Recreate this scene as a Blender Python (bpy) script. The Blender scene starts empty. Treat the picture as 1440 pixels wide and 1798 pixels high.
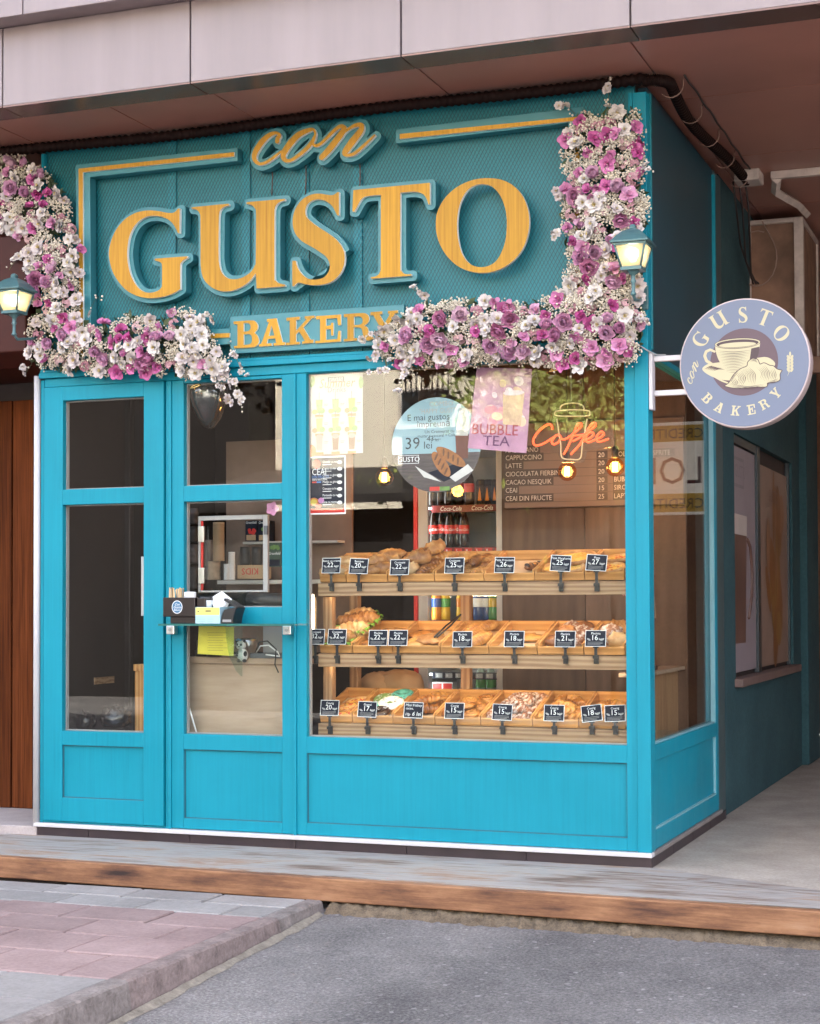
import bpy, math, random
import numpy as np
from mathutils import Vector, Matrix, Euler
from mathutils.geometry import tessellate_polygon

random.seed(11)
SC = bpy.context.scene
COL = SC.collection
V = Vector
PI = math.pi

# ------------------------------------------------------------------ camera
FPX, YAW, PITCH, ROLL, CYP = 2944.35, 0.3639955, 0.0279439, -0.0034749, 977.536
CAMLOC = V((1.671895, -7.40751, 1.116947))
_f = V((-math.sin(YAW) * math.cos(PITCH), math.cos(YAW) * math.cos(PITCH), math.sin(PITCH)))
_r0 = V((math.cos(YAW), math.sin(YAW), 0.0))
_u0 = _r0.cross(_f)
_r = _r0 * math.cos(ROLL) + _u0 * math.sin(ROLL)
_u = -_r0 * math.sin(ROLL) + _u0 * math.cos(ROLL)
cam_data = bpy.data.cameras.new('camera')
cam = bpy.data.objects.new('camera', cam_data)
COL.objects.link(cam)
cam_data.sensor_fit = 'HORIZONTAL'
cam_data.sensor_width = 36.0
cam_data.lens = 36.0 * FPX / 1440.0
cam_data.shift_y = (CYP - 899.0) / 1440.0
cam_data.clip_start = 0.05
cam_data.clip_end = 2000
_m = Matrix((( _r.x, _u.x, -_f.x, CAMLOC.x), (_r.y, _u.y, -_f.y, CAMLOC.y), (_r.z, _u.z, -_f.z, CAMLOC.z), (0, 0, 0, 1)))
cam.matrix_world = _m
SC.camera = cam

# ------------------------------------------------------------------ sky, sun, exposure
SUN_EL, SUN_AZ = math.radians(46), math.radians(24)      # sun stands behind the shop, a little to the right
world = bpy.data.worlds.new('World')
SC.world = world
world.use_nodes = True
wn = world.node_tree
bg = wn.nodes['Background']
sky = wn.nodes.new('ShaderNodeTexSky')
sky.sky_type = 'NISHITA'
sky.sun_disc = False
sky.sun_elevation = SUN_EL
sky.sun_rotation = SUN_AZ
sky.dust_density = 7.0
sky.air_density = 0.8
sky.ozone_density = 0.2
haze_sat = wn.nodes.new('ShaderNodeHueSaturation')      # thin summer haze: paler blue
haze_sat.inputs['Saturation'].default_value = 0.55
wn.links.new(sky.outputs[0], haze_sat.inputs['Color'])
wn.links.new(haze_sat.outputs[0], bg.inputs[0])
bg.inputs[1].default_value = 0.15
sun_data = bpy.data.lights.new('sun', 'SUN')
sun_data.energy = 5.0
sun_data.angle = math.radians(0.5)
sun_data.color = (1.0, 0.93, 0.82)
sun = bpy.data.objects.new('sun', sun_data)
COL.objects.link(sun)
_sd = V((math.sin(SUN_AZ) * math.cos(SUN_EL), math.cos(SUN_AZ) * math.cos(SUN_EL), math.sin(SUN_EL)))
sun.rotation_euler = _sd.to_track_quat('Z', 'Y').to_euler()
sun.location = (0, 20, 30)
vs = SC.view_settings
vs.view_transform = 'Standard'
vs.look = 'None'
vs.gamma = 1.0
vs.use_curve_mapping = False
vs.exposure = 3.6
SC.cycles.max_bounces = 7
SC.cycles.diffuse_bounces = 3
SC.cycles.glossy_bounces = 4
SC.cycles.transparent_max_bounces = 24
SC.cycles.caustics_reflective = False
SC.cycles.caustics_refractive = False
SC.cycles.sample_clamp_indirect = 6.0
SC.cycles.use_denoising = True

# ------------------------------------------------------------------ helpers
def at(px, py, y=0.0):                       # where the sight line of a photo pixel meets the plane Y = y
    d = _f + _r * ((px - 720) / FPX) - _u * ((py - CYP) / FPX)
    return CAMLOC + d * ((y - CAMLOC.y) / d.y)
def atx(px, py, x=0.0):
    d = _f + _r * ((px - 720) / FPX) - _u * ((py - CYP) / FPX)
    return CAMLOC + d * ((x - CAMLOC.x) / d.x)
def atz(px, py, z=0.0):
    d = _f + _r * ((px - 720) / FPX) - _u * ((py - CYP) / FPX)
    return CAMLOC + d * ((z - CAMLOC.z) / d.z)

class MB:
    """collects geometry for one mesh"""
    def __init__(s):
        s.v, s.f, s.m, s.sm = [], [], [], []
    def add(s, vs_, fs, mi=0, smooth=False):
        o = len(s.v)
        s.v += [tuple(p) for p in vs_]
        s.f += [tuple(i + o for i in f) for f in fs]
        s.m += [mi] * len(fs)
        s.sm += [smooth] * len(fs)
        return s
    def box(s, x0, x1, y0, y1, z0, z1, mi=0):
        return s.add([(x0, y0, z0), (x1, y0, z0), (x1, y1, z0), (x0, y1, z0), (x0, y0, z1), (x1, y0, z1), (x1, y1, z1), (x0, y1, z1)],
                     [(0, 3, 2, 1), (4, 5, 6, 7), (0, 1, 5, 4), (1, 2, 6, 5), (2, 3, 7, 6), (3, 0, 4, 7)], mi)
    def obox(s, c, ax, ay, az, mi=0):          # box by centre and three half-axis vectors
        c, ax, ay, az = V(c), V(ax), V(ay), V(az)
        p = [c + ax * i + ay * j + az * k for k in (-1, 1) for (i, j) in ((-1, -1), (1, -1), (1, 1), (-1, 1))]
        return s.add(p, [(0, 3, 2, 1), (4, 5, 6, 7), (0, 1, 5, 4), (1, 2, 6, 5), (2, 3, 7, 6), (3, 0, 4, 7)], mi)
    def rod(s, a, b, r, n=8, r2=None, mi=0, cap=True):
        return s.tube([a, b], r if r2 is None else [r, r2], n, mi, cap)
    def tube(s, pts, r, n=8, mi=0, cap=True, smooth=True):
        pts = [V(p) for p in pts]
        rs = r if isinstance(r, (list, tuple)) else [r] * len(pts)
        o = len(s.v)
        prev = None
        for i, p in enumerate(pts):
            a, b = pts[max(0, i - 1)], pts[min(len(pts) - 1, i + 1)]
            t = (b - a)
            t = t.normalized() if t.length > 1e-9 else V((0, 0, 1))
            if prev is None:
                h = V((0, 0, 1)) if abs(t.z) < .9 else V((1, 0, 0))
                x = h.cross(t).normalized()
            else:
                x = (prev - t * prev.dot(t))
                x = x.normalized() if x.length > 1e-6 else t.orthogonal().normalized()
            prev = x
            y = t.cross(x)
            for k in range(n):
                an = 2 * PI * k / n
                s.v.append(tuple(p + (x * math.cos(an) + y * math.sin(an)) * rs[i]))
        for i in range(len(pts) - 1):
            for k in range(n):
                k2 = (k + 1) % n
                s.f.append((o + i * n + k, o + i * n + k2, o + (i + 1) * n + k2, o + (i + 1) * n + k))
                s.m.append(mi); s.sm.append(smooth)
        if cap:
            s.f.append(tuple(o + k for k in reversed(range(n)))); s.m.append(mi); s.sm.append(False)
            e = o + (len(pts) - 1) * n
            s.f.append(tuple(e + k for k in range(n))); s.m.append(mi); s.sm.append(False)
        return s
    def lathe(s, prof, n=16, c=(0, 0, 0), mi=0, smooth=True, sx=1, sy=1):
        c = V(c); o = len(s.v)
        for (r, z) in prof:
            for k in range(n):
                a = 2 * PI * k / n
                s.v.append((c.x + r * sx * math.cos(a), c.y + r * sy * math.sin(a), c.z + z))
        for i in range(len(prof) - 1):
            for k in range(n):
                k2 = (k + 1) % n
                s.f.append((o + i * n + k, o + i * n + k2, o + (i + 1) * n + k2, o + (i + 1) * n + k))
                s.m.append(mi); s.sm.append(smooth)
        s.f.append(tuple(o + k for k in reversed(range(n)))); s.m.append(mi); s.sm.append(False)
        e = o + (len(prof) - 1) * n
        s.f.append(tuple(e + k for k in range(n))); s.m.append(mi); s.sm.append(False)
        return s
    def ball(s, c, r, n=10, m=7, mi=0, sz=None):
        rr = r if isinstance(r, (tuple, list)) else (r, r, r)
        c = V(c); vs_ = [(c.x, c.y, c.z + rr[2])]
        for j in range(1, m):
            a = PI * j / m
            for k in range(n):
                b = 2 * PI * k / n
                vs_.append((c.x + rr[0] * math.sin(a) * math.cos(b), c.y + rr[1] * math.sin(a) * math.sin(b), c.z + rr[2] * math.cos(a)))
        vs_.append((c.x, c.y, c.z - rr[2])); L = len(vs_) - 1
        fs = [(0, 1 + k, 1 + (k + 1) % n) for k in range(n)]
        for j in range(m - 2):
            for k in range(n):
                a, b = 1 + j * n + k, 1 + j * n + (k + 1) % n
                fs.append((a, a + n, b + n, b))
        e = 1 + (m - 2) * n
        fs += [(e + k, L, e + (k + 1) % n) for k in range(n)]
        return s.add(vs_, fs, mi, True)
    def prism(s, loops, fr, d0, d1, mi=0, side_mi=None, smooth=False):
        """loops: outer + holes in 2D; fr=(origin, ux, uy, un): slab between un*d0 (back) and un*d1 (front)"""
        O, ux, uy, un = fr
        side_mi = mi if side_mi is None else side_mi
        L3 = [[V((p[0], p[1], 0)) for p in lp] for lp in loops]
        tris = tessellate_polygon(L3)
        flat = [p for lp in loops for p in lp]
        b = [O + ux * p[0] + uy * p[1] + un * d0 for p in flat]
        t = [O + ux * p[0] + uy * p[1] + un * d1 for p in flat]
        N = len(flat)
        o = len(s.v)
        s.v += [tuple(p) for p in b + t]
        for (i, j, k) in tris:
            a, q, c = flat[i], flat[j], flat[k]
            if (q[0] - a[0]) * (c[1] - a[1]) - (q[1] - a[1]) * (c[0] - a[0]) < 0:
                j, k = k, j
            s.f.append((o + N + i, o + N + j, o + N + k)); s.m.append(mi); s.sm.append(False)
            s.f.append((o + i, o + k, o + j)); s.m.append(mi); s.sm.append(False)
        st = 0
        for li, lp in enumerate(loops):
            n = len(lp)
            ar = sum(lp[i][0] * lp[(i + 1) % n][1] - lp[(i + 1) % n][0] * lp[i][1] for i in range(n))
            flip = (ar < 0) == (li == 0)
            for i in range(n):
                a, q = st + i, st + (i + 1) % n
                s.f.append((o + a, o + q, o + N + q, o + N + a) if not flip else (o + q, o + a, o + N + a, o + N + q))
                s.m.append(side_mi); s.sm.append(smooth)
            st += n
        return s
    def flat(s, pts2, fr, d, mi=0):
        O, ux, uy, un = fr
        tris = tessellate_polygon([[V((p[0], p[1], 0)) for p in pts2]])
        o = len(s.v)
        s.v += [tuple(O + ux * p[0] + uy * p[1] + un * d) for p in pts2]
        for (i, j, k) in tris:
            a, q, c = pts2[i], pts2[j], pts2[k]
            if (q[0] - a[0]) * (c[1] - a[1]) - (q[1] - a[1]) * (c[0] - a[0]) < 0:
                j, k = k, j
            s.f.append((o + i, o + j, o + k)); s.m.append(mi); s.sm.append(False)
        return s
    def rect(s, x0, x1, y0, y1, fr, d, mi=0):
        return s.flat([(x0, y0), (x1, y0), (x1, y1), (x0, y1)], fr, d, mi)
    def ell(s, cx, cy, rx, ry, fr, d, mi=0, n=20, rot=0.0):
        c_, s_ = math.cos(rot), math.sin(rot)
        return s.flat([(cx + rx * math.cos(a) * c_ - ry * math.sin(a) * s_, cy + rx * math.cos(a) * s_ + ry * math.sin(a) * c_)
                       for a in [2 * PI * k / n for k in range(n)]], fr, d, mi)
    def text(s, txt, x, y, size, fr, d, mi=0, align='L', sx=1.0, shear=0.0, rot=0.0):
        vs_, fs, w = text2d(txt)
        x0 = {'L': 0, 'C': -w / 2, 'R': -w}[align]
        O, ux, uy, un = fr
        cr, sr = math.cos(rot), math.sin(rot)
        out = []
        for (a, b) in vs_:
            p, q = (a + x0 + shear * b) * size * sx, b * size
            p, q = p * cr - q * sr, p * sr + q * cr
            out.append(O + ux * (x + p) + uy * (y + q) + un * d)
        return s.add(out, fs, mi)
    def mesh(s, name):
        me = bpy.data.meshes.new(name)
        me.from_pydata(s.v, [], s.f)
        if any(s.m):
            me.polygons.foreach_set('material_index', s.m)
        if any(s.sm):
            me.polygons.foreach_set('use_smooth', s.sm)
        me.update()
        return me

_tc = {}
def text2d(txt):
    if txt not in _tc:
        cu = bpy.data.curves.new('t', 'FONT')
        cu.body = txt
        cu.resolution_u = 2
        o = bpy.data.objects.new('t', cu)
        COL.objects.link(o)
        me = bpy.data.meshes.new_from_object(o)
        vs_ = [(v.co.x, v.co.y) for v in me.vertices]
        fs = [tuple(p.vertices) for p in me.polygons]
        fix = []
        for f in fs:
            ar = sum(vs_[f[i]][0] * vs_[f[(i + 1) % len(f)]][1] - vs_[f[(i + 1) % len(f)]][0] * vs_[f[i]][1] for i in range(len(f)))
            fix.append(f if ar > 0 else tuple(reversed(f)))
        w = max([p[0] for p in vs_] or [0])
        bpy.data.objects.remove(o); bpy.data.curves.remove(cu); bpy.data.meshes.remove(me)
        _tc[txt] = (vs_, fix, w)
    return _tc[txt]

WL = {}
def wloc(p):
    return WL.get(p.name, V((0, 0, 0))) if p else V((0, 0, 0))
def tag(o, label=None, cat=None, group=None, kind=None):
    if label: o['label'] = label
    if cat: o['category'] = cat
    if group: o['group'] = group
    if kind: o['kind'] = kind
    return o
def thing(name, loc, label, cat, group=None):
    o = bpy.data.objects.new(name, None)
    COL.objects.link(o)
    o.empty_display_size = .05
    o.location = loc
    WL[o.name] = V(loc)
    return tag(o, label, cat, group)
def put(name, me, mats, parent=None, loc=(0, 0, 0), rot=None, bev=0.0, scale=None):
    """link a mesh (or MB) as one object at world position loc"""
    if isinstance(me, MB):
        me = me.mesh(name)
    if mats is not None and len(me.materials) == 0:
        for m in (mats if isinstance(mats, (list, tuple)) else [mats]):
            me.materials.append(m)
    o = bpy.data.objects.new(name, me)
    COL.objects.link(o)
    o.parent = parent
    o.location = V(loc) - wloc(parent)
    WL[o.name] = V(loc)
    if rot is not None: o.rotation_euler = rot
    if scale is not None: o.scale = scale if hasattr(scale, '__len__') else (scale,) * 3
    if bev:
        b = o.modifiers.new('bevel', 'BEVEL'); b.width = bev; b.segments = 2; b.limit_method = 'ANGLE'; b.angle_limit = math.radians(50)
    return o
def struct(name, mb, mats, **k):
    return tag(put(name, mb, mats, **k), kind='structure')
def one(name, mb, mats, label, cat, group=None, **k):
    return tag(put(name, mb, mats, **k), label, cat, group)
def box(name, x0, x1, y0, y1, z0, z1, m, parent=None, bev=0.0):
    return put(name, MB().box(x0, x1, y0, y1, z0, z1), m, parent, bev=bev)
def copy_tree(o, loc, rot=None, parent=None):
    c = o.copy(); COL.objects.link(c)
    c.parent = parent
    c.location = loc
    if rot is not None: c.rotation_euler = rot
    WL[c.name] = V(loc)
    for ch in o.children:
        d = ch.copy(); COL.objects.link(d); d.parent = c
        for g in ch.children:
            e = g.copy(); COL.objects.link(e); e.parent = d
    return c
FR = lambda y, x=0, z=0: (V((x, y, z)), V((1, 0, 0)), V((0, 0, 1)), V((0, -1, 0)))      # drawing frame on a plane facing the street

# ------------------------------------------------------------------ materials
def S(r, g, b, k=1.0):
    f = lambda c: ((c / 255 + .055) / 1.055) ** 2.4 if c > 10 else c / 255 / 12.92
    return (f(r) * k, f(g) * k, f(b) * k, 1)
_mc = {}
def nt(name):
    m = bpy.data.materials.new(name); m.use_nodes = True
    return m, m.node_tree, m.node_tree.nodes['Principled BSDF']
def coords(t, scale=(1, 1, 1), kind='Object'):
    tc = t.nodes.new('ShaderNodeTexCoord'); mp = t.nodes.new('ShaderNodeMapping')
    mp.inputs['Scale'].default_value = scale
    t.links.new(tc.outputs[kind], mp.inputs['Vector'])
    return mp.outputs['Vector']
def noise(t, vec, scale, detail=4, rough=.55):
    n = t.nodes.new('ShaderNodeTexNoise'); n.inputs['Scale'].default_value = scale
    n.inputs['Detail'].default_value = detail; n.inputs['Roughness'].default_value = rough
    t.links.new(vec, n.inputs['Vector'])
    return n.outputs['Fac']
def ramp(t, fac, stops):
    r = t.nodes.new('ShaderNodeValToRGB')
    while len(r.color_ramp.elements) < len(stops): r.color_ramp.elements.new(.5)
    for e, (p, c) in zip(r.color_ramp.elements, stops):
        e.position = p; e.color = c
    t.links.new(fac, r.inputs['Fac'])
    return r.outputs['Color']
def bumpn(t, b, h, strength, dist=.01):
    n = t.nodes.new('ShaderNodeBump'); n.inputs['Strength'].default_value = strength; n.inputs['Distance'].default_value = dist
    t.links.new(h, n.inputs['Height']); t.links.new(n.outputs['Normal'], b.inputs['Normal'])
def sh(c, k):
    return (min(1, c[0] * k), min(1, c[1] * k), min(1, c[2] * k), 1)
def mat(name, c, rough=.5, metal=0.0, var=.12, scale=6.0, bump=0.0, bscale=60.0, spec=.5, stretch=(1, 1, 1), coat=0.0):
    if name in _mc: return _mc[name]
    m, t, b = nt(name)
    vec = coords(t, stretch)
    n = noise(t, vec, scale)
    t.links.new(ramp(t, n, [(.25, sh(c, 1 - var)), (.75, sh(c, 1 + var))]), b.inputs['Base Color'])
    b.inputs['Roughness'].default_value = rough
    b.inputs['Metallic'].default_value = metal
    b.inputs['Specular IOR Level'].default_value = spec
    b.inputs['Coat Weight'].default_value = coat
    if bump: bumpn(t, b, noise(t, vec, bscale, 3), bump, .004)
    _mc[name] = m
    return m
def wood(name, dark, light, stretch=(1, 14, 14), scale=4.0, rough=.6, bump=.25, ringmix=.5, band=3.0, spec=.3):
    m, t, b = nt(name)
    b.inputs['Specular IOR Level'].default_value = spec
    vec = coords(t, stretch)
    n1 = noise(t, vec, scale, 6, .65)
    w = t.nodes.new('ShaderNodeTexWave'); w.bands_direction = 'Z' if stretch[2] >= stretch[0] else 'X'
    w.inputs['Scale'].default_value = band; w.inputs['Distortion'].default_value = 6; w.inputs['Detail'].default_value = 3
    w.inputs['Detail Scale'].default_value = 1.2
    t.links.new(coords(t, tuple(.35 * q for q in stretch)), w.inputs['Vector'])
    mx = t.nodes.new('ShaderNodeMix'); mx.inputs[0].default_value = ringmix
    t.links.new(n1, mx.inputs[2]); t.links.new(w.outputs['Fac'], mx.inputs[3])
    oi = t.nodes.new('ShaderNodeObjectInfo')
    hs = t.nodes.new('ShaderNodeHueSaturation')
    mr = t.nodes.new('ShaderNodeMapRange'); mr.inputs[3].default_value = .8; mr.inputs[4].default_value = 1.15
    t.links.new(oi.outputs['Random'], mr.inputs[0]); t.links.new(mr.outputs[0], hs.inputs['Value'])
    t.links.new(ramp(t, mx.outputs[0], [(.25, dark), (.7, light)]), hs.inputs['Color'])
    t.links.new(hs.outputs[0], b.inputs['Base Color'])
    b.inputs['Roughness'].default_value = rough
    bumpn(t, b, mx.outputs[0], bump, .003)
    return m
def glassm(name, tint=(1, 1, 1, 1), ior=1.5, rough=0.0, gain=1.0):
    m = bpy.data.materials.new(name); m.use_nodes = True
    t = m.node_tree; t.nodes.clear()
    out = t.nodes.new('ShaderNodeOutputMaterial'); mix = t.nodes.new('ShaderNodeMixShader')
    tr = t.nodes.new('ShaderNodeBsdfTransparent'); gl = t.nodes.new('ShaderNodeBsdfGlossy'); fr = t.nodes.new('ShaderNodeFresnel')
    ge = t.nodes.new('ShaderNodeNewGeometry'); mr = t.nodes.new('ShaderNodeMapRange')
    mr.inputs[3].default_value = ior; mr.inputs[4].default_value = 1 / ior
    t.links.new(ge.outputs['Backfacing'], mr.inputs[0]); t.links.new(mr.outputs[0], fr.inputs['IOR'])
    tr.inputs[0].default_value = tint; gl.inputs['Roughness'].default_value = rough
    mu = t.nodes.new('ShaderNodeMath'); mu.operation = 'MULTIPLY'; mu.inputs[1].default_value = gain; mu.use_clamp = True
    t.links.new(fr.outputs[0], mu.inputs[0]); t.links.new(mu.outputs[0], mix.inputs[0])
    t.links.new(tr.outputs[0], mix.inputs[1]); t.links.new(gl.outputs[0], mix.inputs[2]); t.links.new(mix.outputs[0], out.inputs[0])
    return m
def emit(name, c, k):
    m, t, b = nt(name)
    b.inputs['Base Color'].default_value = c; b.inputs['Emission Color'].default_value = c; b.inputs['Emission Strength'].default_value = k
    return m
def petalm(name, stops, rough=.6, vary=True):
    """petals: colour differs from bloom to bloom and mottled along each petal"""
    m, t, b = nt(name)
    oi = t.nodes.new('ShaderNodeObjectInfo')
    n = noise(t, coords(t), 45, 2)
    ad = t.nodes.new('ShaderNodeMath'); ad.operation = 'MULTIPLY_ADD'; ad.inputs[1].default_value = .35
    t.links.new(n, ad.inputs[0]); 
    ml = t.nodes.new('ShaderNodeMath'); ml.operation = 'MULTIPLY'; ml.inputs[1].default_value = .75
    t.links.new(oi.outputs['Random'], ml.inputs[0]); t.links.new(ml.outputs[0], ad.inputs[2])
    t.links.new(ramp(t, ad.outputs[0], stops), b.inputs['Base Color'])
    b.inputs['Roughness'].default_value = rough
    b.inputs['Subsurface Weight'].default_value = 0.0
    return m

def paint(name, c, rough, spec):
    """brushed outdoor paint: faint brush streaks, scuffs, dark specks and chips down to pale primer"""
    m, t, b = nt(name)
    st = noise(t, coords(t, (38, 38, 1.2)), 2.0, 4, .6)
    cl = noise(t, coords(t), 1.7, 5, .6)
    mx = t.nodes.new('ShaderNodeMix'); mx.inputs[0].default_value = .5
    t.links.new(st, mx.inputs[2]); t.links.new(cl, mx.inputs[3])
    col = ramp(t, mx.outputs[0], [(.3, sh(c, .86)), (.5, c), (.72, sh(c, 1.12))])
    for (sc, lo, hi, cc, st_) in ((75, .735, .76, (.30, .36, .38, 1), (1, 1, 1)), (24, .70, .80, sh(c, .55), (1, 1, 2.5)), (9, .66, .86, (.09, .17, .20, 1), (3, 3, .6))):
        k = ramp(t, noise(t, coords(t, st_), sc, 5, .75), [(lo, (0, 0, 0, 1)), (hi, (.75, .75, .75, 1))])
        m2 = t.nodes.new('ShaderNodeMix'); m2.data_type = 'RGBA'
        t.links.new(k, m2.inputs[0]); t.links.new(col, m2.inputs[6]); m2.inputs[7].default_value = cc
        col = m2.outputs[2]
    t.links.new(col, b.inputs['Base Color'])
    t.links.new(ramp(t, cl, [(.3, (rough - .08,) * 3 + (1,)), (.7, (rough + .14,) * 3 + (1,))]), b.inputs['Roughness'])
    b.inputs['Specular IOR Level'].default_value = spec
    bumpn(t, b, st, .10, .002)
    return m
TEAL = paint('teal_paint', (.003, .224, .306, 1), .42, .24)
TEAL_DK = mat('teal_sheet', (.004, .185, .222, 1), .5, var=.14, scale=1.7, bump=.04)
SIGN_TEAL = mat('sign_teal', (.030, .175, .205, 1), .42, var=.07, scale=3)
MESH_TEAL = mat('mesh_teal', (.003, .060, .076, 1), .45, metal=.0, var=.1)
WHITE = mat('white_paint', (.52, .50, .51, 1), .45, var=.06, scale=9, bump=.05)
WHITE_EDGE = mat('white_plastic', (.90, .88, .82, 1), .4, var=.02)
BLACK = mat('black_plastic', (.012, .012, .013, 1), .4, var=.2)
DARK = mat('dark_brown', (.03, .02, .018, 1), .7, var=.25)
GREY = mat('grey_plastic', (.30, .30, .30, 1), .45, var=.1)
STEEL = mat('steel', (.55, .56, .57, 1), .28, metal=1.0, var=.08)
RED = mat('red_plastic', (.55, .02, .015, 1), .35, var=.06)
CREAMP = mat('cream_paint', (.62, .56, .46, 1), .7, var=.1, bump=.05)
GLASS = glassm('window_glass', (.96, .98, .97, 1), 1.5, 0.0, .68)
CLEAR = glassm('clear_glass', (.97, .98, .98, 1), 1.45, gain=1.0)
SHELFGLASS = glassm('green_edge_glass', (.84, .93, .90, 1), 1.5)
TINT = glassm('pet_bottle', (.9, .95, .92, 1), 1.4)
# ------------------------------------------------------------------ ground
ZF = -0.063                                         # level of the step and the passage floor
def asphalt_z(y): return -.205 + .042 * (max(y, -9) + .85)
def asphalt_mat():
    m, t, b = nt('asphalt')
    vec = coords(t)
    vo = t.nodes.new('ShaderNodeTexVoronoi'); vo.inputs['Scale'].default_value = 70; t.links.new(vec, vo.inputs['Vector'])
    big = noise(t, vec, 1.1, 7, .65)
    fine = noise(t, vec, 85, 5, .8)
    mx = t.nodes.new('ShaderNodeMix'); mx.inputs[0].default_value = .6
    t.links.new(big, mx.inputs[2]); t.links.new(fine, mx.inputs[3])
    c = ramp(t, mx.outputs[0], [(.38, (.048, .045, .048, 1)), (.48, (.125, .117, .117, 1)), (.55, (.188, .176, .174, 1)), (.64, (.325, .305, .30, 1))])
    sp = ramp(t, vo.outputs['Color'], [(.86, (0, 0, 0, 1)), (.97, (1, 1, 1, 1))])
    m2 = t.nodes.new('ShaderNodeMix'); m2.data_type = 'RGBA'
    t.links.new(sp, m2.inputs[0]); t.links.new(c, m2.inputs[6]); m2.inputs[7].default_value = (.28, .265, .265, 1)
    t.links.new(m2.outputs[2], b.inputs['Base Color'])
    b.inputs['Roughness'].default_value = .85
    ad = t.nodes.new('ShaderNodeMath'); ad.operation = 'ADD'
    t.links.new(vo.outputs['Distance'], ad.inputs[0]); t.links.new(fine, ad.inputs[1])
    bumpn(t, b, ad.outputs[0], .8, .010)
    return m
def concrete_mat(name, a, c, scale=2.2, fine=70, bump=.35):
    m, t, b = nt(name)
    vec = coords(t)
    big = noise(t, vec, scale, 7, .65); fi = noise(t, vec, fine, 4, .7)
    mx = t.nodes.new('ShaderNodeMix'); mx.inputs[0].default_value = .45
    t.links.new(big, mx.inputs[2]); t.links.new(fi, mx.inputs[3])
    t.links.new(ramp(t, mx.outputs[0], [(.35, a), (.65, c)]), b.inputs['Base Color'])
    b.inputs['Roughness'].default_value = .85
    bumpn(t, b, fi, bump, .006)
    return m
g = MB()
ys = [-70, -40, -20, -9, -5, -3, -2, -1.2, -.6]
xs = [-60, -20, -8, -4, -2, 0, 2, 4, 10, 30, 60]
g.add([(x, y, asphalt_z(y)) for y in ys for x in xs],
      [(j * len(xs) + i, j * len(xs) + i + 1, (j + 1) * len(xs) + i + 1, (j + 1) * len(xs) + i) for j in range(len(ys) - 1) for i in range(len(xs) - 1)], 0, True)
struct('road', g, asphalt_mat())
base = MB().box(-60, 60, -400, 60, -1.2, -.62)
struct('ground', base, concrete_mat('far_ground', (.12, .11, .10, 1), (.22, .2, .18, 1)))
CONC = concrete_mat('concrete', (.25, .21, .175, 1), (.46, .40, .34, 1), 3.0, 60, .6)
# passage floor on the right, running under the edge of the wooden step
struct('passage_floor', MB().prism([[(-.25, 9), (-.25, -.2), (0.02, -.2), (.3, -.36), (1.2, -.62), (5.6, -.9), (5.6, 9)]], (V((0, 0, 0)), V((1, 0, 0)), V((0, 1, 0)), V((0, 0, 1))), -.5, ZF - .004), CONC)
# tiled floor slab left of the shop, under the neighbour's wall
struct('threshold_slab', MB().box(-6.5, -3.2, -.02, .9, -.4, -.02), concrete_mat('pale_stone', (.30, .25, .24, 1), (.46, .40, .39, 1), 4, 90, .2), bev=.004)
struct('threshold_riser', MB().box(-6.5, -3.2, -.012, .3, -.42, -.021).box(-6.5, -3.2, -.016, -.0121, -.4, -.09), mat('dark_tile', (.035, .024, .03, 1), .35, var=.2, scale=8))
# rough concrete footing showing under the step
ft = MB()
random.seed(3)
xs = [-1.24 + i * .022 for i in range(240)]
rows = [(-.60, -.150), (-.70, -.158), (-.745, -.168), (-.80, -.192), (-.845, -.214), (-.86, -.24)]
for j, (yy, zz) in enumerate(rows):
    for x in xs:
        k = (x + 1.24) / 2.1
        ft.v.append((x, yy - .035 * k + random.uniform(-.012, .012), zz + random.uniform(-.007, .008)))
n = len(xs)
for j in range(len(rows) - 1):
    for i in range(n - 1):
        ft.f.append((j * n + i, (j + 1) * n + i, (j + 1) * n + i + 1, j * n + i + 1)); ft.m.append(0); ft.sm.append(False)
struct('rough_footing', ft, concrete_mat('rubble', (.045, .03, .018, 1), (.21, .155, .10, 1), 20, 120, 1.0))

# paved terrace: every slab its own piece
def paver_mat(name, a, c):
    m, t, b = nt(name)
    vec = coords(t, (1, 1, 1), 'Object')
    oi = t.nodes.new('ShaderNodeObjectInfo')
    fi = noise(t, vec, 55, 5, .75); big = noise(t, vec, 3.2, 4)
    mx = t.nodes.new('ShaderNodeMix'); mx.inputs[0].default_value = .5
    t.links.new(big, mx.inputs[2]); t.links.new(fi, mx.inputs[3])
    hs = t.nodes.new('ShaderNodeHueSaturation'); mr = t.nodes.new('ShaderNodeMapRange')
    mr.inputs[3].default_value = .86; mr.inputs[4].default_value = 1.14
    t.links.new(oi.outputs['Random'], mr.inputs[0]); t.links.new(mr.outputs[0], hs.inputs['Value'])
    t.links.new(ramp(t, mx.outputs[0], [(.33, a), (.66, c)]), hs.inputs['Color']); t.links.new(hs.outputs[0], b.inputs['Base Color'])
    b.inputs['Roughness'].default_value = .82
    bumpn(t, b, fi, .35, .004)
    return m
PG = paver_mat('grey_paver', (.15, .138, .135, 1), (.29, .272, .265, 1))
PP = paver_mat('pink_paver', (.155, .102, .099, 1), (.285, .203, .196, 1))
ZT = -.157
terr = tag(put('terrace', MB().box(-7, -1.275, -7.2, -.70, -.6, ZT - .028), mat('sand_joint', (.10, .085, .08, 1), .95, var=.3, bump=.5)), kind='structure')
pw, pd = .40, .325
xr = -1.335
row_col = [PG, PG, PP, PP, PP, PP, PG, PG, PP, PP, PP, PG, PG]
bnd = [-.775, -.985, -1.21, -1.475, -1.75, -2.06, -2.40, -2.74, -3.08, -3.42, -3.8, -4.2, -4.6]
random.seed(5)
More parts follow.
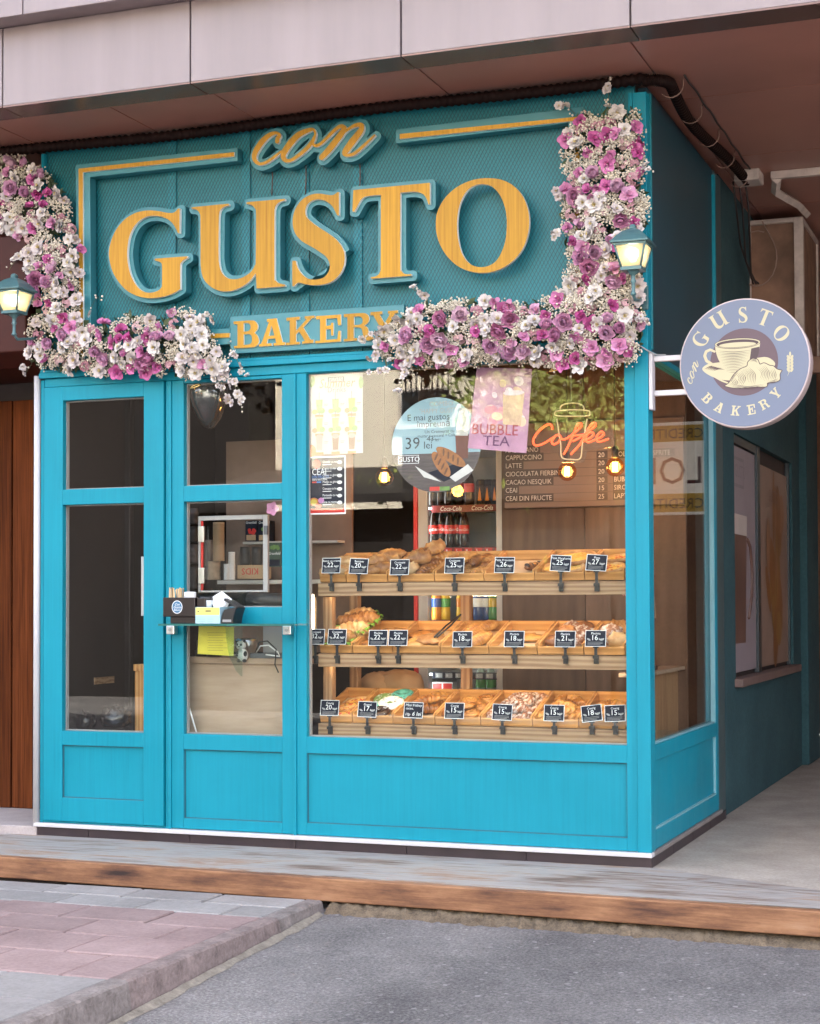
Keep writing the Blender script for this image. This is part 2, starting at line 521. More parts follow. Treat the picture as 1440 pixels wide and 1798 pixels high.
for j in range(len(bnd) - 1):
    y1, y0 = bnd[j], bnd[j + 1]
    x = xr
    first = True
    while x > -4.6:
        w = (.20 if (first and j % 2) else .40)
        first = False
        px0 = x - w
        dz = random.uniform(-.003, .002)
        tilt = random.uniform(-.002, .002)
        b_ = MB()
        a0, a1, c0, c1 = px0 + .005, x - .005, y0 + .005, y1 - .005
        zt = ZT + dz
        q = .005
        b_.add([(a0, c0, zt - .05), (a1, c0, zt - .05), (a1, c1, zt - .05), (a0, c1, zt - .05),
                (a0, c0, zt - q), (a1, c0, zt - q + tilt), (a1, c1, zt - q + tilt), (a0, c1, zt - q),
                (a0 + q, c0 + q, zt), (a1 - q, c0 + q, zt + tilt), (a1 - q, c1 - q, zt + tilt), (a0 + q, c1 - q, zt)],
               [(8, 9, 10, 11), (4, 5, 9, 8), (5, 6, 10, 9), (6, 7, 11, 10), (7, 4, 8, 11), (0, 1, 5, 4), (1, 2, 6, 5), (2, 3, 7, 6), (3, 0, 4, 7)])
        put('paver', b_, row_col[j], terr)
        x = px0
# cast edge of the terrace: pitted kerb blocks with the slab colours running over
random.seed(8)
e_last = (0.0, 0.0)
KERB = concrete_mat('kerb_stone', (.085, .07, .065, 1), (.24, .205, .195, 1), 11, 60, 1.0)
KERBP = concrete_mat('kerb_stone_pink', (.092, .068, .064, 1), (.255, .195, .186, 1), 11, 60, 1.0)
for j in range(len(bnd) - 1):
    y1, y0 = bnd[j], bnd[j + 1]
    nseg = 16
    b_ = MB()
    prof = []
    for i in range(nseg + 1):
        yy = y1 + (y0 - y1) * i / nseg
        za = asphalt_z(yy) - .03
        e = random.uniform(-.0025, .0025); e2 = random.uniform(-.002, .002)
        if i == 0: e, e2 = e_last
        if i == nseg: e_last = (e, e2)
        prof.append([(-1.334, yy, ZT + .001), (-1.274 + e * .7, yy, ZT + e2 * .3), (-1.264 + e * .8, yy, ZT - .007 + e2 * .7), (-1.259 + e * .5, yy, ZT - .030 + e2), (-1.246, yy, za), (-1.334, yy, za)])
    for i in range(nseg + 1): b_.v += prof[i]
    for i in range(nseg):
        for k in range(5):
            b_.f.append((i * 6 + k, i * 6 + k + 1, (i + 1) * 6 + k + 1, (i + 1) * 6 + k)); b_.m.append(0); b_.sm.append(False)
    b_.f.append((0, 5, 4, 3, 2, 1)); b_.m.append(0); b_.sm.append(False)
    e = nseg * 6
    b_.f.append(tuple(e + k for k in range(6))); b_.m.append(0); b_.sm.append(False)
    put('kerb_block', b_, KERB if row_col[j] is PG else KERBP, terr)
# strip of old mortar where kerb meets road
mo = MB()
for i in range(60):
    y = -.86 - i * .075
    w = random.uniform(.012, .035)
    mo.v += [(-1.242, y, asphalt_z(y) + .012 + random.uniform(0, .006)), (-1.232 + w, y, asphalt_z(y) + .002)]
for i in range(59):
    mo.f.append((2 * i, 2 * i + 2, 2 * i + 3, 2 * i + 1)); mo.m.append(0); mo.sm.append(False)
put('mortar_seam', mo, concrete_mat('mortar', (.10, .085, .07, 1), (.26, .23, .19, 1), 14, 60, .8), terr)

# wooden step in front of the shop
def plank_mat(name, stops, ringscale=1.0, bump=.5):
    m, t, b = nt(name)
    v1 = coords(t, (1.2, 22, 22)); n1 = noise(t, v1, 2.5, 8, .7)
    v2 = coords(t, (2.6, 6, 9)); n2 = noise(t, v2, 1.1, 6, .7)
    vk = t.nodes.new('ShaderNodeTexVoronoi'); vk.inputs['Scale'].default_value = 1.0; t.links.new(coords(t, (1.9, 5, 11)), vk.inputs['Vector'])
    w = t.nodes.new('ShaderNodeMath'); w.operation = 'SINE'
    wm = t.nodes.new('ShaderNodeMath'); wm.operation = 'MULTIPLY'; wm.inputs[1].default_value = 26 * ringscale
    t.links.new(vk.outputs['Distance'], wm.inputs[0]); t.links.new(wm.outputs[0], w.inputs[0])
    m1 = t.nodes.new('ShaderNodeMix'); m1.inputs[0].default_value = .38
    t.links.new(n1, m1.inputs[2]); t.links.new(ramp(t, vk.outputs['Distance'], [(.05, (0, 0, 0, 1)), (.16, (.35, .35, .35, 1)), (.4, (.62, .62, .62, 1))]), m1.inputs[3])
    m2 = t.nodes.new('ShaderNodeMix'); m2.inputs[0].default_value = .42
    t.links.new(m1.outputs[0], m2.inputs[2]); t.links.new(n2, m2.inputs[3])
    t.links.new(ramp(t, m2.outputs[0], stops), b.inputs['Base Color'])
    b.inputs['Roughness'].default_value = .68
    bumpn(t, b, m1.outputs[0], bump, .003)
    return m
WOOD_FRONT = plank_mat('old_beam', [(.34, (.022, .008, .005, 1)), (.44, (.10, .040, .020, 1)), (.52, (.20, .088, .040, 1)), (.60, (.30, .145, .070, 1)), (.72, (.38, .22, .13, 1))])
def deck_mat():
    m, t, b = nt('weathered_deck')
    n1 = noise(t, coords(t, (1.0, 16, 16)), 3, 8, .72)
    n2 = noise(t, coords(t, (1.2, 4, 4)), 1.2, 4)
    m1 = t.nodes.new('ShaderNodeMix'); m1.inputs[0].default_value = .5
    t.links.new(n1, m1.inputs[2]); t.links.new(n2, m1.inputs[3])
    t.links.new(ramp(t, m1.outputs[0], [(.36, (.06, .036, .025, 1)), (.43, (.19, .135, .105, 1)), (.48, (.28, .255, .24, 1)), (.54, (.31, .285, .262, 1)), (.59, (.25, .14, .082, 1)), (.66, (.40, .365, .34, 1))]), b.inputs['Base Color'])
    b.inputs['Roughness'].default_value = .75
    bumpn(t, b, n1, .4, .003)
    return m
DECK = deck_mat()
step = thing('wooden_step', (-1.2, -.4, -.16), 'long weathered timber step in front of the blue shop', 'step')
def fy(x): return -.70 - (x + 2.95) * .035          # front edge line of the step
DFR = (V((0, 0, 0)), V((1, 0, 0)), V((0, 1, 0)), V((0, 0, 1)))
cuts = [0, .26, .51, .76, 1.0]
XL, XRR = -3.75, 1.9
for i in range(4):
    def lp(x, s):
        back = -.012 if x < 0.02 else -.012 - .45 * (x - .02)
        f = fy(x) + .052
        return (x, back + (f - back) * s)
    a, c = cuts[i] + .004, cuts[i + 1] - .004
    xl0 = -3.36 - .42 * a; xl1 = -3.36 - .42 * c
    put('deck_board', MB().prism([[lp(xl0, a), lp(xl1, c), lp(0.02, c), lp(XRR, c), lp(XRR, a), lp(0.02, a)]], DFR, ZF - .034, ZF + random.uniform(-.001, .001)), DECK, step, bev=.002)
xf = [XL, XRR]
# front beam: two lengths butted together
for (xa, xb) in ((XL, XRR),):
    b_ = MB()
    b_.prism([[(xa, fy(xa) + .051), (xa, fy(xa)), (xb, fy(xb)), (xb, fy(xb) + .051)]], DFR, -.163, ZF - .002)
    put('front_beam', b_, WOOD_FRONT, step, bev=.005)
put('bearer', MB().box(-3.4, 1.8, -.60, -.05, -.2, -.1).box(-3.6, 1.2, -.66, -.61, -.32, -.1), DARK, step)

# ------------------------------------------------------------------ building overhead
FASC = mat('fascia_panel', (.236, .188, .190, 1), .42, var=.10, scale=1.6, bump=.03, stretch=(5, 5, .5))
SOFF = mat('soffit_panel', (.37, .165, .125, 1), .36, var=.14, scale=1.4, bump=.03, metal=.0)  # own reddish brown with the ceiling's orange glow mixed in
LIP = mat('fascia_return', (.15, .085, .07, 1), .25, var=.2, scale=2.5, metal=.3)
bld = thing('upper_building', (0, 2, 3.9), 'pale panelled storey overhanging the blue shop front', 'building')
put('core', MB().box(-14, 12, .2, 14, 3.62, 15.5).box(-14, 20, -.655, .2, 3.90, 15.5), mat('dark_core', (.35, .32, .30, 1), .9), bld)  # unseen upper bulk, height set so its shadow covers the street
YF = -.672
jx = [-6.3, -5.05, -3.93 + .0, at(4, 186, YF).x, at(334, 142, YF).x, at(704, 96, YF).x, at(1107, 48, YF).x, 1.25, 2.35, 3.5, 4.7, 6]
for a, c in zip(jx[:-1], jx[1:]):
    if c - a < .2: continue
    put('fascia_panel', MB().box(a + .004, c - .004, YF, YF + .03, 3.50, 3.874), FASC, bld, bev=.003)
    put('fascia_return', MB().box(a + .003, c - .003, YF + .001, YF + .178, 3.492, 3.4995), LIP, bld)
put('joint_backing', MB().box(-6.3, 6, YF + .031, YF + .17, 3.502, 3.872), mat('joint_dark', (.2, .16, .16, 1), .8), bld)
# upper ledge
ze = 3.876
yl = atz(0, 30, ze).y
put('ledge_soffit', MB().box(-7, 7, yl + .02, YF + .17, ze, ze + .02), FASC, bld)
for a, c in zip(jx[:-1], jx[1:]):
    if c - a < .2: continue
    put('ledge_panel', MB().box(a + .203, c + .197, yl, yl + .019, ze - .003, 5.1), FASC, bld, bev=.003)
# soffit panels with joints running in depth
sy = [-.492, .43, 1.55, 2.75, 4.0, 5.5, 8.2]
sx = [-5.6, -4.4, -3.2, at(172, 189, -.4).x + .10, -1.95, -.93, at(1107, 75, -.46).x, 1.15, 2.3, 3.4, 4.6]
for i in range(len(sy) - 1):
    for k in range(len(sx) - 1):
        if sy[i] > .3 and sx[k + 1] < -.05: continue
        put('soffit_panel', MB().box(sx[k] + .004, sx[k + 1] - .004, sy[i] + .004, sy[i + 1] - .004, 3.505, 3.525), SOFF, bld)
put('soffit_backing', MB().box(-6, 6, -.50, 8.3, 3.527, 3.60), mat('soffit_joint', (.30, .22, .2, 1), .6), bld)

# ------------------------------------------------------------------ passage on the right
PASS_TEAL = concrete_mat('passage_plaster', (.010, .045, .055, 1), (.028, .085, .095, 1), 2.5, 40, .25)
PBROWN = concrete_mat('passage_brown', (.14, .062, .034, 1), (.27, .135, .078, 1), 1.8, 30, .25)  # brown that also carries the warm light of the passage
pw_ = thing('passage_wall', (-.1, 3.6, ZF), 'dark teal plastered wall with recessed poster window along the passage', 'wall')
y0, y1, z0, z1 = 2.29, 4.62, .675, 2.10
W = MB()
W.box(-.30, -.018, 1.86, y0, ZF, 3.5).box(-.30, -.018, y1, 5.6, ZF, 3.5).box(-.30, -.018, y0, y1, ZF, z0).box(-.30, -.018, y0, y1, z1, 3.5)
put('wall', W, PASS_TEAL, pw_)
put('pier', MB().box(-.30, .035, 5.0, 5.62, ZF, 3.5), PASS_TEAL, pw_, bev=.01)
put('window_sill', MB().box(-.06, .03, y0 - .04, y1 + .06, z0 - .045, z0 + .004), mat('sill', (.16, .10, .085, 1), .6, bump=.2), pw_, bev=.006)
put('window_frame', MB().box(-.06, -.030, 3.19, 3.30, z0 + .004, z1).box(-.06, -.040, y0, y0 + .05, z0 + .004, z1).box(-.06, -.035, y1 - .05, y1, z0 + .004, z1).box(-.06, -.035, y0 + .05, 3.19, z1 - .05, z1), mat('frame_dark', (.02, .03, .035, 1), .4), pw_, bev=.002)
put('window_back', MB().box(-.20, -.062, y0, y1, z0, z1), DARK, pw_)
# posters in that window
PFR = (V((-.046, 0, 0)), V((0, 1, 0)), V((0, 0, 1)), V((1, 0, 0)))
lat = thing('latte_poster', (-.11, 2.75, z0), 'pale poster of a tall brown drink in a handled glass in the passage', 'poster')
b_ = MB().rect(2.345, 3.185, z0 + .03, z1 - .06, PFR, 0, 0)
b_.box(-.054, -.0461, 2.345, 3.185, z0 + .03, z1 - .06, 0)
b_.flat([(2.36, z0 + .2), (2.80, z0 + .2), (2.87, 1.62), (2.36, 1.62)], PFR, .0012, 1)
b_.flat([(2.36, 1.52), (2.865, 1.52), (2.872, 1.64), (2.36, 1.64)], PFR, .0018, 2)
b_.tube([(-.042, 2.86, 1.50), (-.042, 2.95, 1.46), (-.042, 3.02, 1.3), (-.042, 2.99, 1.15), (-.042, 2.88, 1.02)], .012, 6, 1)
b_.rect(2.42, 2.78, 1.80, 1.98, PFR, .001, 3); b_.rect(2.44, 2.76, 1.82, 1.96, PFR, .0016, 0)
b_.text('GUSTO', 2.46, 1.86, .11, PFR, .0022, 3)
put('print', b_, [mat('poster_mauve', (.27, .22, .235, 1), .5, var=.06), mat('print_coffee', (.12, .06, .045, 1), .5, var=.3, scale=3), mat('print_foam', (.5, .42, .38, 1), .5), mat('print_grey', (.2, .17, .18, 1), .5)], lat)
pas = thing('pastry_poster', (-.11, 3.9, z0), 'faded orange poster of a large pastry in the passage window', 'poster')
b_ = MB().box(-.054, -.046, 3.31, 4.56, z0 + .03, z1 - .1, 0)
random.seed(2)
for k in range(34):
    yy = 3.75 + .45 * random.random() ** .7 + .1 * math.sin(k); zz = z0 + .25 + .85 * random.random()
    b_.ell(min(4.35, yy), zz, random.uniform(.05, .12), random.uniform(.10, .26), PFR, .001 + k * .0001, random.choice([1, 1, 2, 3]), 14, random.uniform(-.3, .6))
b_.text('GUSTO', 3.7, 1.78, .12, PFR, .006, 4)
put('print', b_, [mat('poster_tan', (.25, .16, .12, 1), .5, var=.15, scale=3), mat('print_orange', (.22, .08, .022, 1), .5, var=.3), mat('print_gold', (.25, .12, .03, 1), .5, var=.3), mat('print_tan', (.25, .12, .06, 1), .5, var=.3), mat('print_brown', (.22, .11, .08, 1), .5)], pas)
end = thing('passage_end_wall', (1.5, 8.1, ZF), 'brown wall closing the far end of the dark passage', 'wall')
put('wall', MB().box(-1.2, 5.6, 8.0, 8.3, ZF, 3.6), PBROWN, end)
put('pilaster', MB().box(-.42, -.30, 7.9, 8.0, ZF, 3.5).box(.05, .14, 7.92, 8.0, ZF, 3.5), mat('pilaster_brown', (.19, .105, .06, 1), .6, bump=.2), end, bev=.01)
oth = thing('opposite_passage_wall', (5.4, 4, ZF), 'added unseen brown wall that dims the passage from the right', 'wall')
put('wall', MB().box(5.3, 5.6, 1.2, 8.0, ZF, 3.5), PBROWN, oth)  # added out of view so less daylight reaches the passage
# pawnshop sign at the passage end: seen mirrored in the side pane
lom = thing('lombard_sign', (1.9, 7.9, 2.1), 'white and yellow LOMBARD sign at the passage end, mirrored in the side pane', 'sign')
put('box', MB().box(1.10, 2.75, 7.86, 8.0, 1.93, 2.78), emit('sign_white', (.85, .80, .74, 1), .035), lom, bev=.01)
lf = FR(7.858)
b_ = MB().rect(1.12, 2.73, 2.60, 2.75, lf, .001, 0).rect(1.12, 2.73, 1.95, 2.12, lf, .001, 0)
b_.text('CREDITE', 1.2, 2.63, .13, lf, .003, 2).text('CREDITE', 1.2, 1.985, .13, lf, .003, 2)
b_.text('LOMBARD', 1.2, 2.21, .36, lf, .003, 1, sx=.9)
put('lettering', b_, [mat('sign_yellow', (.75, .48, .03, 1), .5), mat('sign_maroon', (.16, .03, .035, 1), .5), mat('sign_darktext', (.1, .05, .01, 1), .5)], lom)

# ventilation cabinet hanging in the passage
vc = thing('ventilation_cabinet', (.13, 3.2, 2.64), 'rusty white framed metal cabinet hung high in the passage', 'cabinet')
RUST = mat('rusty_panel', (.22, .12, .075, 1), .7, var=.5, scale=5, bump=.3)
OFFW = mat('aged_white_metal', (.50, .42, .37, 1), .5, var=.25, scale=14, bump=.1)
x0, x1, za, zb = -.045, .305, 2.645, 3.46
put('front_panel', MB().box(x0 + .03, x1 - .04, 2.93, 3.6, za + .03, zb - .02), RUST, vc)
put('frame', MB().box(x0, x0 + .032, 2.90, 2.95, za, zb).box(x1 - .055, x1, 2.90, 2.95, za, zb).box(x0 + .032, x1 - .055, 2.90, 2.95, zb - .028, zb).box(x0 + .032, x1 - .055, 2.90, 2.95, za, za + .03)
    .box(x1 - .03, x1, 3.6, 3.65, za, zb).box(x1 - .028, x1, 2.95, 3.6, zb - .03, zb), OFFW, vc, bev=.003)
put('side_panel', MB().box(x1 - .04, x1 - .012, 2.951, 3.6, za + .02, zb - .03), RUST, vc)
put('bracket', MB().box(.20, .34, 2.85, 2.93, 2.60, 2.645).box(.20, 1.6, 2.88, 2.95, 2.50, 2.60), mat('bracket_brown', (.16, .08, .05, 1), .6, bump=.2), vc, bev=.004)
put('wire_loop', MB().tube([(.0 + .12 * math.cos(a) + .03, 2.885, 3.22 + .17 * math.sin(a)) for a in [i * 2 * PI / 20 + 1.2 for i in range(19)]] + [(.06, 2.89, 3.45)], .004, 5), mat('cable_tan', (.3, .2, .16, 1), .6), vc)
jb = at(1317, 300, 1.85)
one('junction_box', MB().box(jb.x - .085, jb.x + .055, 1.82, 1.98, 3.44, 3.5045), OFFW, 'small off white junction box under the ceiling of the passage', 'junction box', bev=.008)
tr = thing('cable_trunking', (.6, 2.0, 3.45), 'white cable trunking running right from the junction box', 'trunking')
put('run', MB().box(jb.x + .10, 2.6, 1.93, 1.97, 3.462, 3.5045), OFFW, tr, bev=.003)
put('drop', MB().tube([(jb.x + .13, 1.95, 3.46), (jb.x + .10, 2.1, 3.43), (jb.x + .17, 2.5, 3.44), (jb.x + .17, 2.88, 3.465)], .026, 4, smooth=False), OFFW, tr)
# flexible conduit along the top of the front and down the passage side
HOSE = mat('black_hose', (.012, .005, .004, 1), .6, var=.2, spec=.1)
pts = []
for i in range(420):
    x = -3.6 + i * .0086
    pts.append((x, -.045 + .012 * math.sin(x * 2.1), 3.472 + .006 * math.sin(x * 3.3)))
for i in range(60):
    a = i / 60 * PI / 2
    pts.append((.012 + .09 * math.sin(a), .045 - .09 * math.cos(a), 3.462))
for i in range(220):
    pts.append((.102 - .03 * math.sin(i * .02), .05 + i * .0086, 3.462 - .012 * math.sin(i * .03)))
rr = [.025 + (.003 if (i % 4) < 2 else -.002) for i in range(len(pts))]
hose = thing('corrugated_conduit', (0, 0, 3.45), 'black corrugated conduit tucked under the ceiling along the sign', 'conduit')
put('hose', MB().tube(pts, rr, 10), HOSE, hose)
for k in range(5):
    y = .08 + k * .44
    b_ = MB().tube([(.098 + .055 * math.cos(a), y, 3.466 + .055 * math.sin(a)) for a in [-2.5 + j * .35 for j in range(9)]] + [(.155, y + .01, 3.50)], .003, 5)
    put('clip', b_, mat('clip_brown', (.22, .13, .10, 1), .5), hose)
put('cable', MB().tube([(.165, .05 + .1 * i, 3.497 - .006 * math.sin(i * 1.7)) for i in range(19)], .005, 5), DARK, hose)
for k in range(3):
    put('loose_cable', MB().tube([(.05 + .03 * k, 1.95 + .02 * k, 3.47), (.04 + .035 * k, 2.1, 3.36), (.02 + .03 * k, 2.35, 3.2 - .1 * k), (.02 + .015 * k, 2.8, 3.05)], .006, 5), DARK, hose)

# ------------------------------------------------------------------ neighbour on the left
nb = thing('plank_wall', (-4.1, .62, -.02), 'reddish brown vertical plank wall left of the shop', 'wall')
NBW = wood('red_brown_plank', (.034, .008, .0025, 1), (.150, .041, .0115, 1), (20, 20, .8), 2.2, .75, .5, .15, 4, .08)
put('backing', MB().box(-6.5, -3.24, .63, .80, -.02, 2.27), DARK, nb)
x = -3.245
wd = [.115, .145, .13, .14, .12, .145, .13, .13, .14, .13]
for k in range(10):
    put('plank', MB().box(x - wd[k] + .003, x - .003, .60 + .004 * (k % 2), .632, -.018, 2.268), NBW, nb, bev=.004)
    x -= wd[k]
put('upper_fascia', MB().box(-6.5, -3.24, .66, .8, 2.27, 3.5), DARK, nb)
aw = one('awning_cassette', MB().prism([[(.05, 2.36), (-.10, 2.42), (-.10, 3.02), (-.02, 3.07), (.58, 3.07), (.58, 2.36)]], (V((0, 0, 0)), V((0, 1, 0)), V((0, 0, 1)), V((1, 0, 0))), -5.5, at(45, 560, -.1).x), mat('maroon_metal', (.042, .008, .005, 1), .45, var=.15, spec=.2), 'maroon metal awning box on the wall left of the flowers', 'awning', bev=.006)
ns = MB()
for k in range(11):
    ns.tube([(-3.9 - .02, .45, 3.12), (-3.45, .1, 3.10 + .003 * k)], .001, 4)
bh = [( -5.0 + i * .0105, -.06, 3.135 + .01 * math.sin(i * .05)) for i in range(150)] + [(-3.42 + .06 * math.sin(a), -.06, 3.075 + .06 * math.cos(a)) for a in [k * .1 for k in range(12)]]
one('ribbed_duct', MB().tube(bh, [.062 + (.005 if i % 4 < 2 else -.004) for i in range(len(bh))], 10), HOSE, 'thick black ribbed duct at the left edge above the awning box', 'duct')
one('white_downpipe', MB().prism([[(.016 * math.cos(a) - 3.2085, .018 * math.sin(a) - .008) for a in [k * 2 * PI / 16 for k in range(16)]]], DFR, -.02, 2.30, smooth=True), WHITE, 'slim white pipe up the left edge of the blue door frame', 'pipe')
# ------------------------------------------------------------------ the shop front
shop = thing('bakery_shop', (-1.6, .9, 0), 'bright blue wooden bakery shop front with glazed bays', 'shop')
YB = .075
def bar(name, x0, x1, z0, z1, parent, y0=0.0, y1=YB, m=None, bev=.003):
    return box(name, x0, x1, y0, y1, z0, z1, m or TEAL, parent, bev)
# fixed posts and rails
bar('post', -3.192, -3.171, 0, 2.279, shop, -.002)
bar('post', -2.462, -2.446, 0, 2.2395, shop, .004)
bar('post', -2.4445, -2.428, 0, 2.2395, shop, -.003)
bar('post', -1.7565, -1.742, 0, 2.2395, shop, -.004)
bar('post', -.0635, 0.0, 0, 3.428, shop, -.003, .075)
bar('sill_rail', -3.170, -2.463, .001, .0105, shop, .003)
bar('head_rail', -3.1705, -.064, 2.2405, 2.284, shop, .001)
# ledge under the sign
bar('ledge', -3.192, -.0645, 2.285, 2.312, shop, -.022, .05)
bar('ledge', -3.192, -.0645, 2.3125, 2.328, shop, -.010, .05)

def bay(name, x0, x1, sl, sr, z0, z1, panes, panel, y0, extra=()):
    """one glazed bay: frame mesh with panes, panel and seals as children. panes: list of (z0,z1)"""
    gx0, gx1 = x0 + sl, x1 - sr
    m = MB()
    m.box(x0, gx0, y0, y0 + .06, z0, z1); m.box(gx1, x1, y0, y0 + .06, z0, z1)
    lev = [z0] + [z for p in ([panel] + sorted(panes)) for z in p] + [z1]
    for k in range(0, len(lev), 2):
        m.box(gx0 + .0002, gx1 - .0002, y0 + .0004, y0 + .0596, lev[k], lev[k + 1])
    f = put(name, m, TEAL, shop, bev=.0025)
    put('panel', MB().box(gx0, gx1, y0 + .016, y0 + .05, panel[0], panel[1]), TEAL, f)
    bead = MB()
    e = .004
    for (a, c) in (panel,):
        bead.box(gx0 + .0005, gx0 + e, y0 + .010, y0 + .0159, a, c).box(gx1 - e, gx1 - .0005, y0 + .010, y0 + .0159, a, c)
        bead.box(gx0 + e, gx1 - e, y0 + .010, y0 + .0159, a + .0005, a + e).box(gx0 + e, gx1 - e, y0 + .010, y0 + .0159, c - e, c - .0005)
    put('panel_bead', bead, mat('shadow_gap', (.03, .10, .13, 1), .6), f)  # narrow bead round the panel in a darker teal
    for (a, c) in panes:
        put('pane', MB().box(gx0 + .001, gx1 - .001, y0 + .026, y0 + .032, a + .001, c - .001), GLASS, f)
        s = MB()
        s.box(gx0 + .0005, gx0 + .006, y0 + .033, y0 + .055, a + .0005, c - .0005).box(gx1 - .006, gx1 - .0005, y0 + .033, y0 + .055, a + .0005, c - .0005)
        s.box(gx0 + .006, gx1 - .006, y0 + .033, y0 + .055, a + .0005, a + .006).box(gx0 + .006, gx1 - .006, y0 + .033, y0 + .055, c - .006, c - .0005)
        put('glazing_seal', s, mat('seal_grey', (.34, .32, .31, 1), .4), f)
    return f
door = bay('door', -3.166, -2.467, .112, .113, .013, 2.238, [(.473, 1.629), (1.708, 2.166)], (.133, .400), -.010)
put('door_handle', MB().tube([(-2.625, .085, 1.33), (-2.625, .10, 1.30), (-2.625, .10, 1.12), (-2.625, .085, 1.09)], .008, 8).rod((-2.625, .10, 1.235), (-2.565, .10, 1.235), .007).box(-2.635, -2.615, .062, .085, 1.06, 1.36), WHITE, door)
door['label'] = 'blue door leaf with two dark panes'
bay('service_window', -2.4275, -1.757, .066, .064, .003, 2.239, [(.473, 1.020), (1.102, 1.629), (1.708, 2.222)], (.055, .396), .006)
bay('display_window', -1.7415, -.064, .051, .048, .003, 2.239, [(.475, 2.237)], (.060, .396), .006)

# side of the shop along the passage
def sbar(name, y0, y1, z0, z1, x1=0.0, x0=-.06, m=None, bev=.003):
    return box(name, x0, x1, y0, y1, z0, z1, m or TEAL, shop, bev)
sm_ = MB()
sm_.box(-.062, -.003, .0755, .101, 0.002, 2.265).box(-.062, -.003, 1.592, 1.655, .002, 2.265)
for a, c in ((.002, .09), (.40, .473), (2.238, 2.265)): sm_.box(-.0615, -.0034, .1012, 1.5918, a, c)
sw = put('side_window', sm_, TEAL, shop, bev=.003)
put('pane', MB().box(-.036, -.030, .102, 1.591, .474, 2.237), GLASS, sw)
put('panel', MB().box(-.05, -.018, .101, 1.592, .09, .40), TEAL, sw)
put('glazing_bead', MB().box(-.0295, -.006, 1.578, 1.5915, .474, 2.237).box(-.0295, -.010, .102, 1.578, .474, .482), mat('bead_pale', (.20, .42, .46, 1), .35), sw)
put('panel_bead', MB().box(-.0179, -.007, 1.580, 1.5915, .091, .399).box(-.0179, -.004, .102, 1.580, .0905, .099), mat('bead_pale', (.2, .42, .46, 1)), sw)
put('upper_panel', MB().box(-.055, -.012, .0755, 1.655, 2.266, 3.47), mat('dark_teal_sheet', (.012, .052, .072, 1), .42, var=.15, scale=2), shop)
put('edge_trim', MB().box(-.02, .006, 1.63, 1.655, 2.267, 3.44), TEAL, shop, bev=.002)
put('corner_trim', MB().box(-.0115, .004, .0755, .098, 2.267, 3.44), TEAL_DK, shop, bev=.002)
put('rear_post', MB().box(-.12, -.004, 1.656, 1.858, ZF, 3.47), mat('grey_teal', (.045, .075, .08, 1), .5, var=.15, bump=.1), shop, bev=.004)
# aluminium drip strip and plinth tiles
put('drip_strip', MB().box(-3.215, .006, -.026, .03, -.0195, .0005), mat('drip_white', (.55, .52, .53, 1), .35, var=.06), shop, bev=.003)
put('drip_strip', MB().box(-.03, .008, .0305, 1.70, -.0195, .0005), mat('drip_dirty', (.22, .19, .18, 1), .5, var=.2), shop, bev=.003)  # darker grey along the side
PLT = mat('plinth_tile', (.030, .018, .022, 1), .4, var=.25, scale=9, bump=.15)
pj = [-3.212, at(157, 1462).x, at(335, 1471).x, at(521, 1484).x, at(715, 1500).x, at(925, 1510).x, .0005]
for a, c in zip(pj[:-1], pj[1:]):
    put('plinth_tile', MB().box(a + .0015, c - .0015, -.010, .004, ZF - .05, -.020), PLT, shop, bev=.001)
for k in range(4):
    put('plinth_tile', MB().box(-.012, .0, .006 + k * .46, .006 + k * .46 + .457, ZF - .05, -.020), PLT, shop, bev=.001)
put('plinth_core', MB().box(-3.2, -.013, .005, 1.85, ZF - .04, -.002), mat('grout', (.25, .22, .22, 1), .9), shop)

# sign wall: sheet, expanded metal in front of it, seams and edge strips
put('sign_sheet', MB().box(-3.19, -.064, .032, .06, 2.3285, 3.50), TEAL_DK, shop)
for (a, c, z0, z1) in ((-3.192, -3.172, 2.3285, 3.46), (-.084, -.0645, 2.3285, 3.43)):
    put('edge_strip', MB().box(a, c, -.004, .031, z0, z1), TEAL, shop, bev=.002)
em = MB()
X0, X1, Z0, Z1 = -3.17, -.086, 2.332, 3.475
dw, dh = .0185, .034
t = .0019
nx, nz = int((X1 - X0) / dw), int((Z1 - Z0) / dh)
for i in range(nx):
    for k in range(nz):
        x, z = X0 + i * dw, Z0 + k * dh
        for (xa, za, xb, zb) in ((x, z + dh / 2, x + dw / 2, z + dh), (x + dw / 2, z + dh, x + dw, z + dh / 2), (x, z + dh / 2, x + dw / 2, z), (x + dw / 2, z, x + dw, z + dh / 2)):
            # a twisted strand: lower edge stands further out than the upper edge
            em.v += [(xa, .0105, za - t), (xb, .0105, zb - t), (xb, .0105, zb + t), (xa, .0105, za + t), (xa, .0125, za - t), (xb, .0125, zb - t)]
            o = len(em.v) - 6
            em.f += [(o, o + 1, o + 2, o + 3), (o + 4, o + 5, o + 1, o)]; em.m += [0, 0]; em.sm += [False, False]
tag(put('expanded_metal', em, MESH_TEAL, shop), kind='stuff')
for px in (302, 432, 535, 628):                       # vertical studs behind the mesh and lashing wires
    p = at(px, 330, .02)
    put('stud', MB().box(p.x - .022, p.x + .022, .018, .0315, 2.33, 3.49), mat('stud_teal', (.004, .21, .26, 1), .5), shop)
for px in (477, 536, 631):
    p = at(px, 310, 0)
    put('lashing_wire', MB().tube([(p.x, .006, p.z + .10), (p.x + .003, .003, p.z), (p.x - .002, .006, p.z - .09)], .003, 5), mat('wire_rust', (.10, .05, .04, 1), .7), shop)
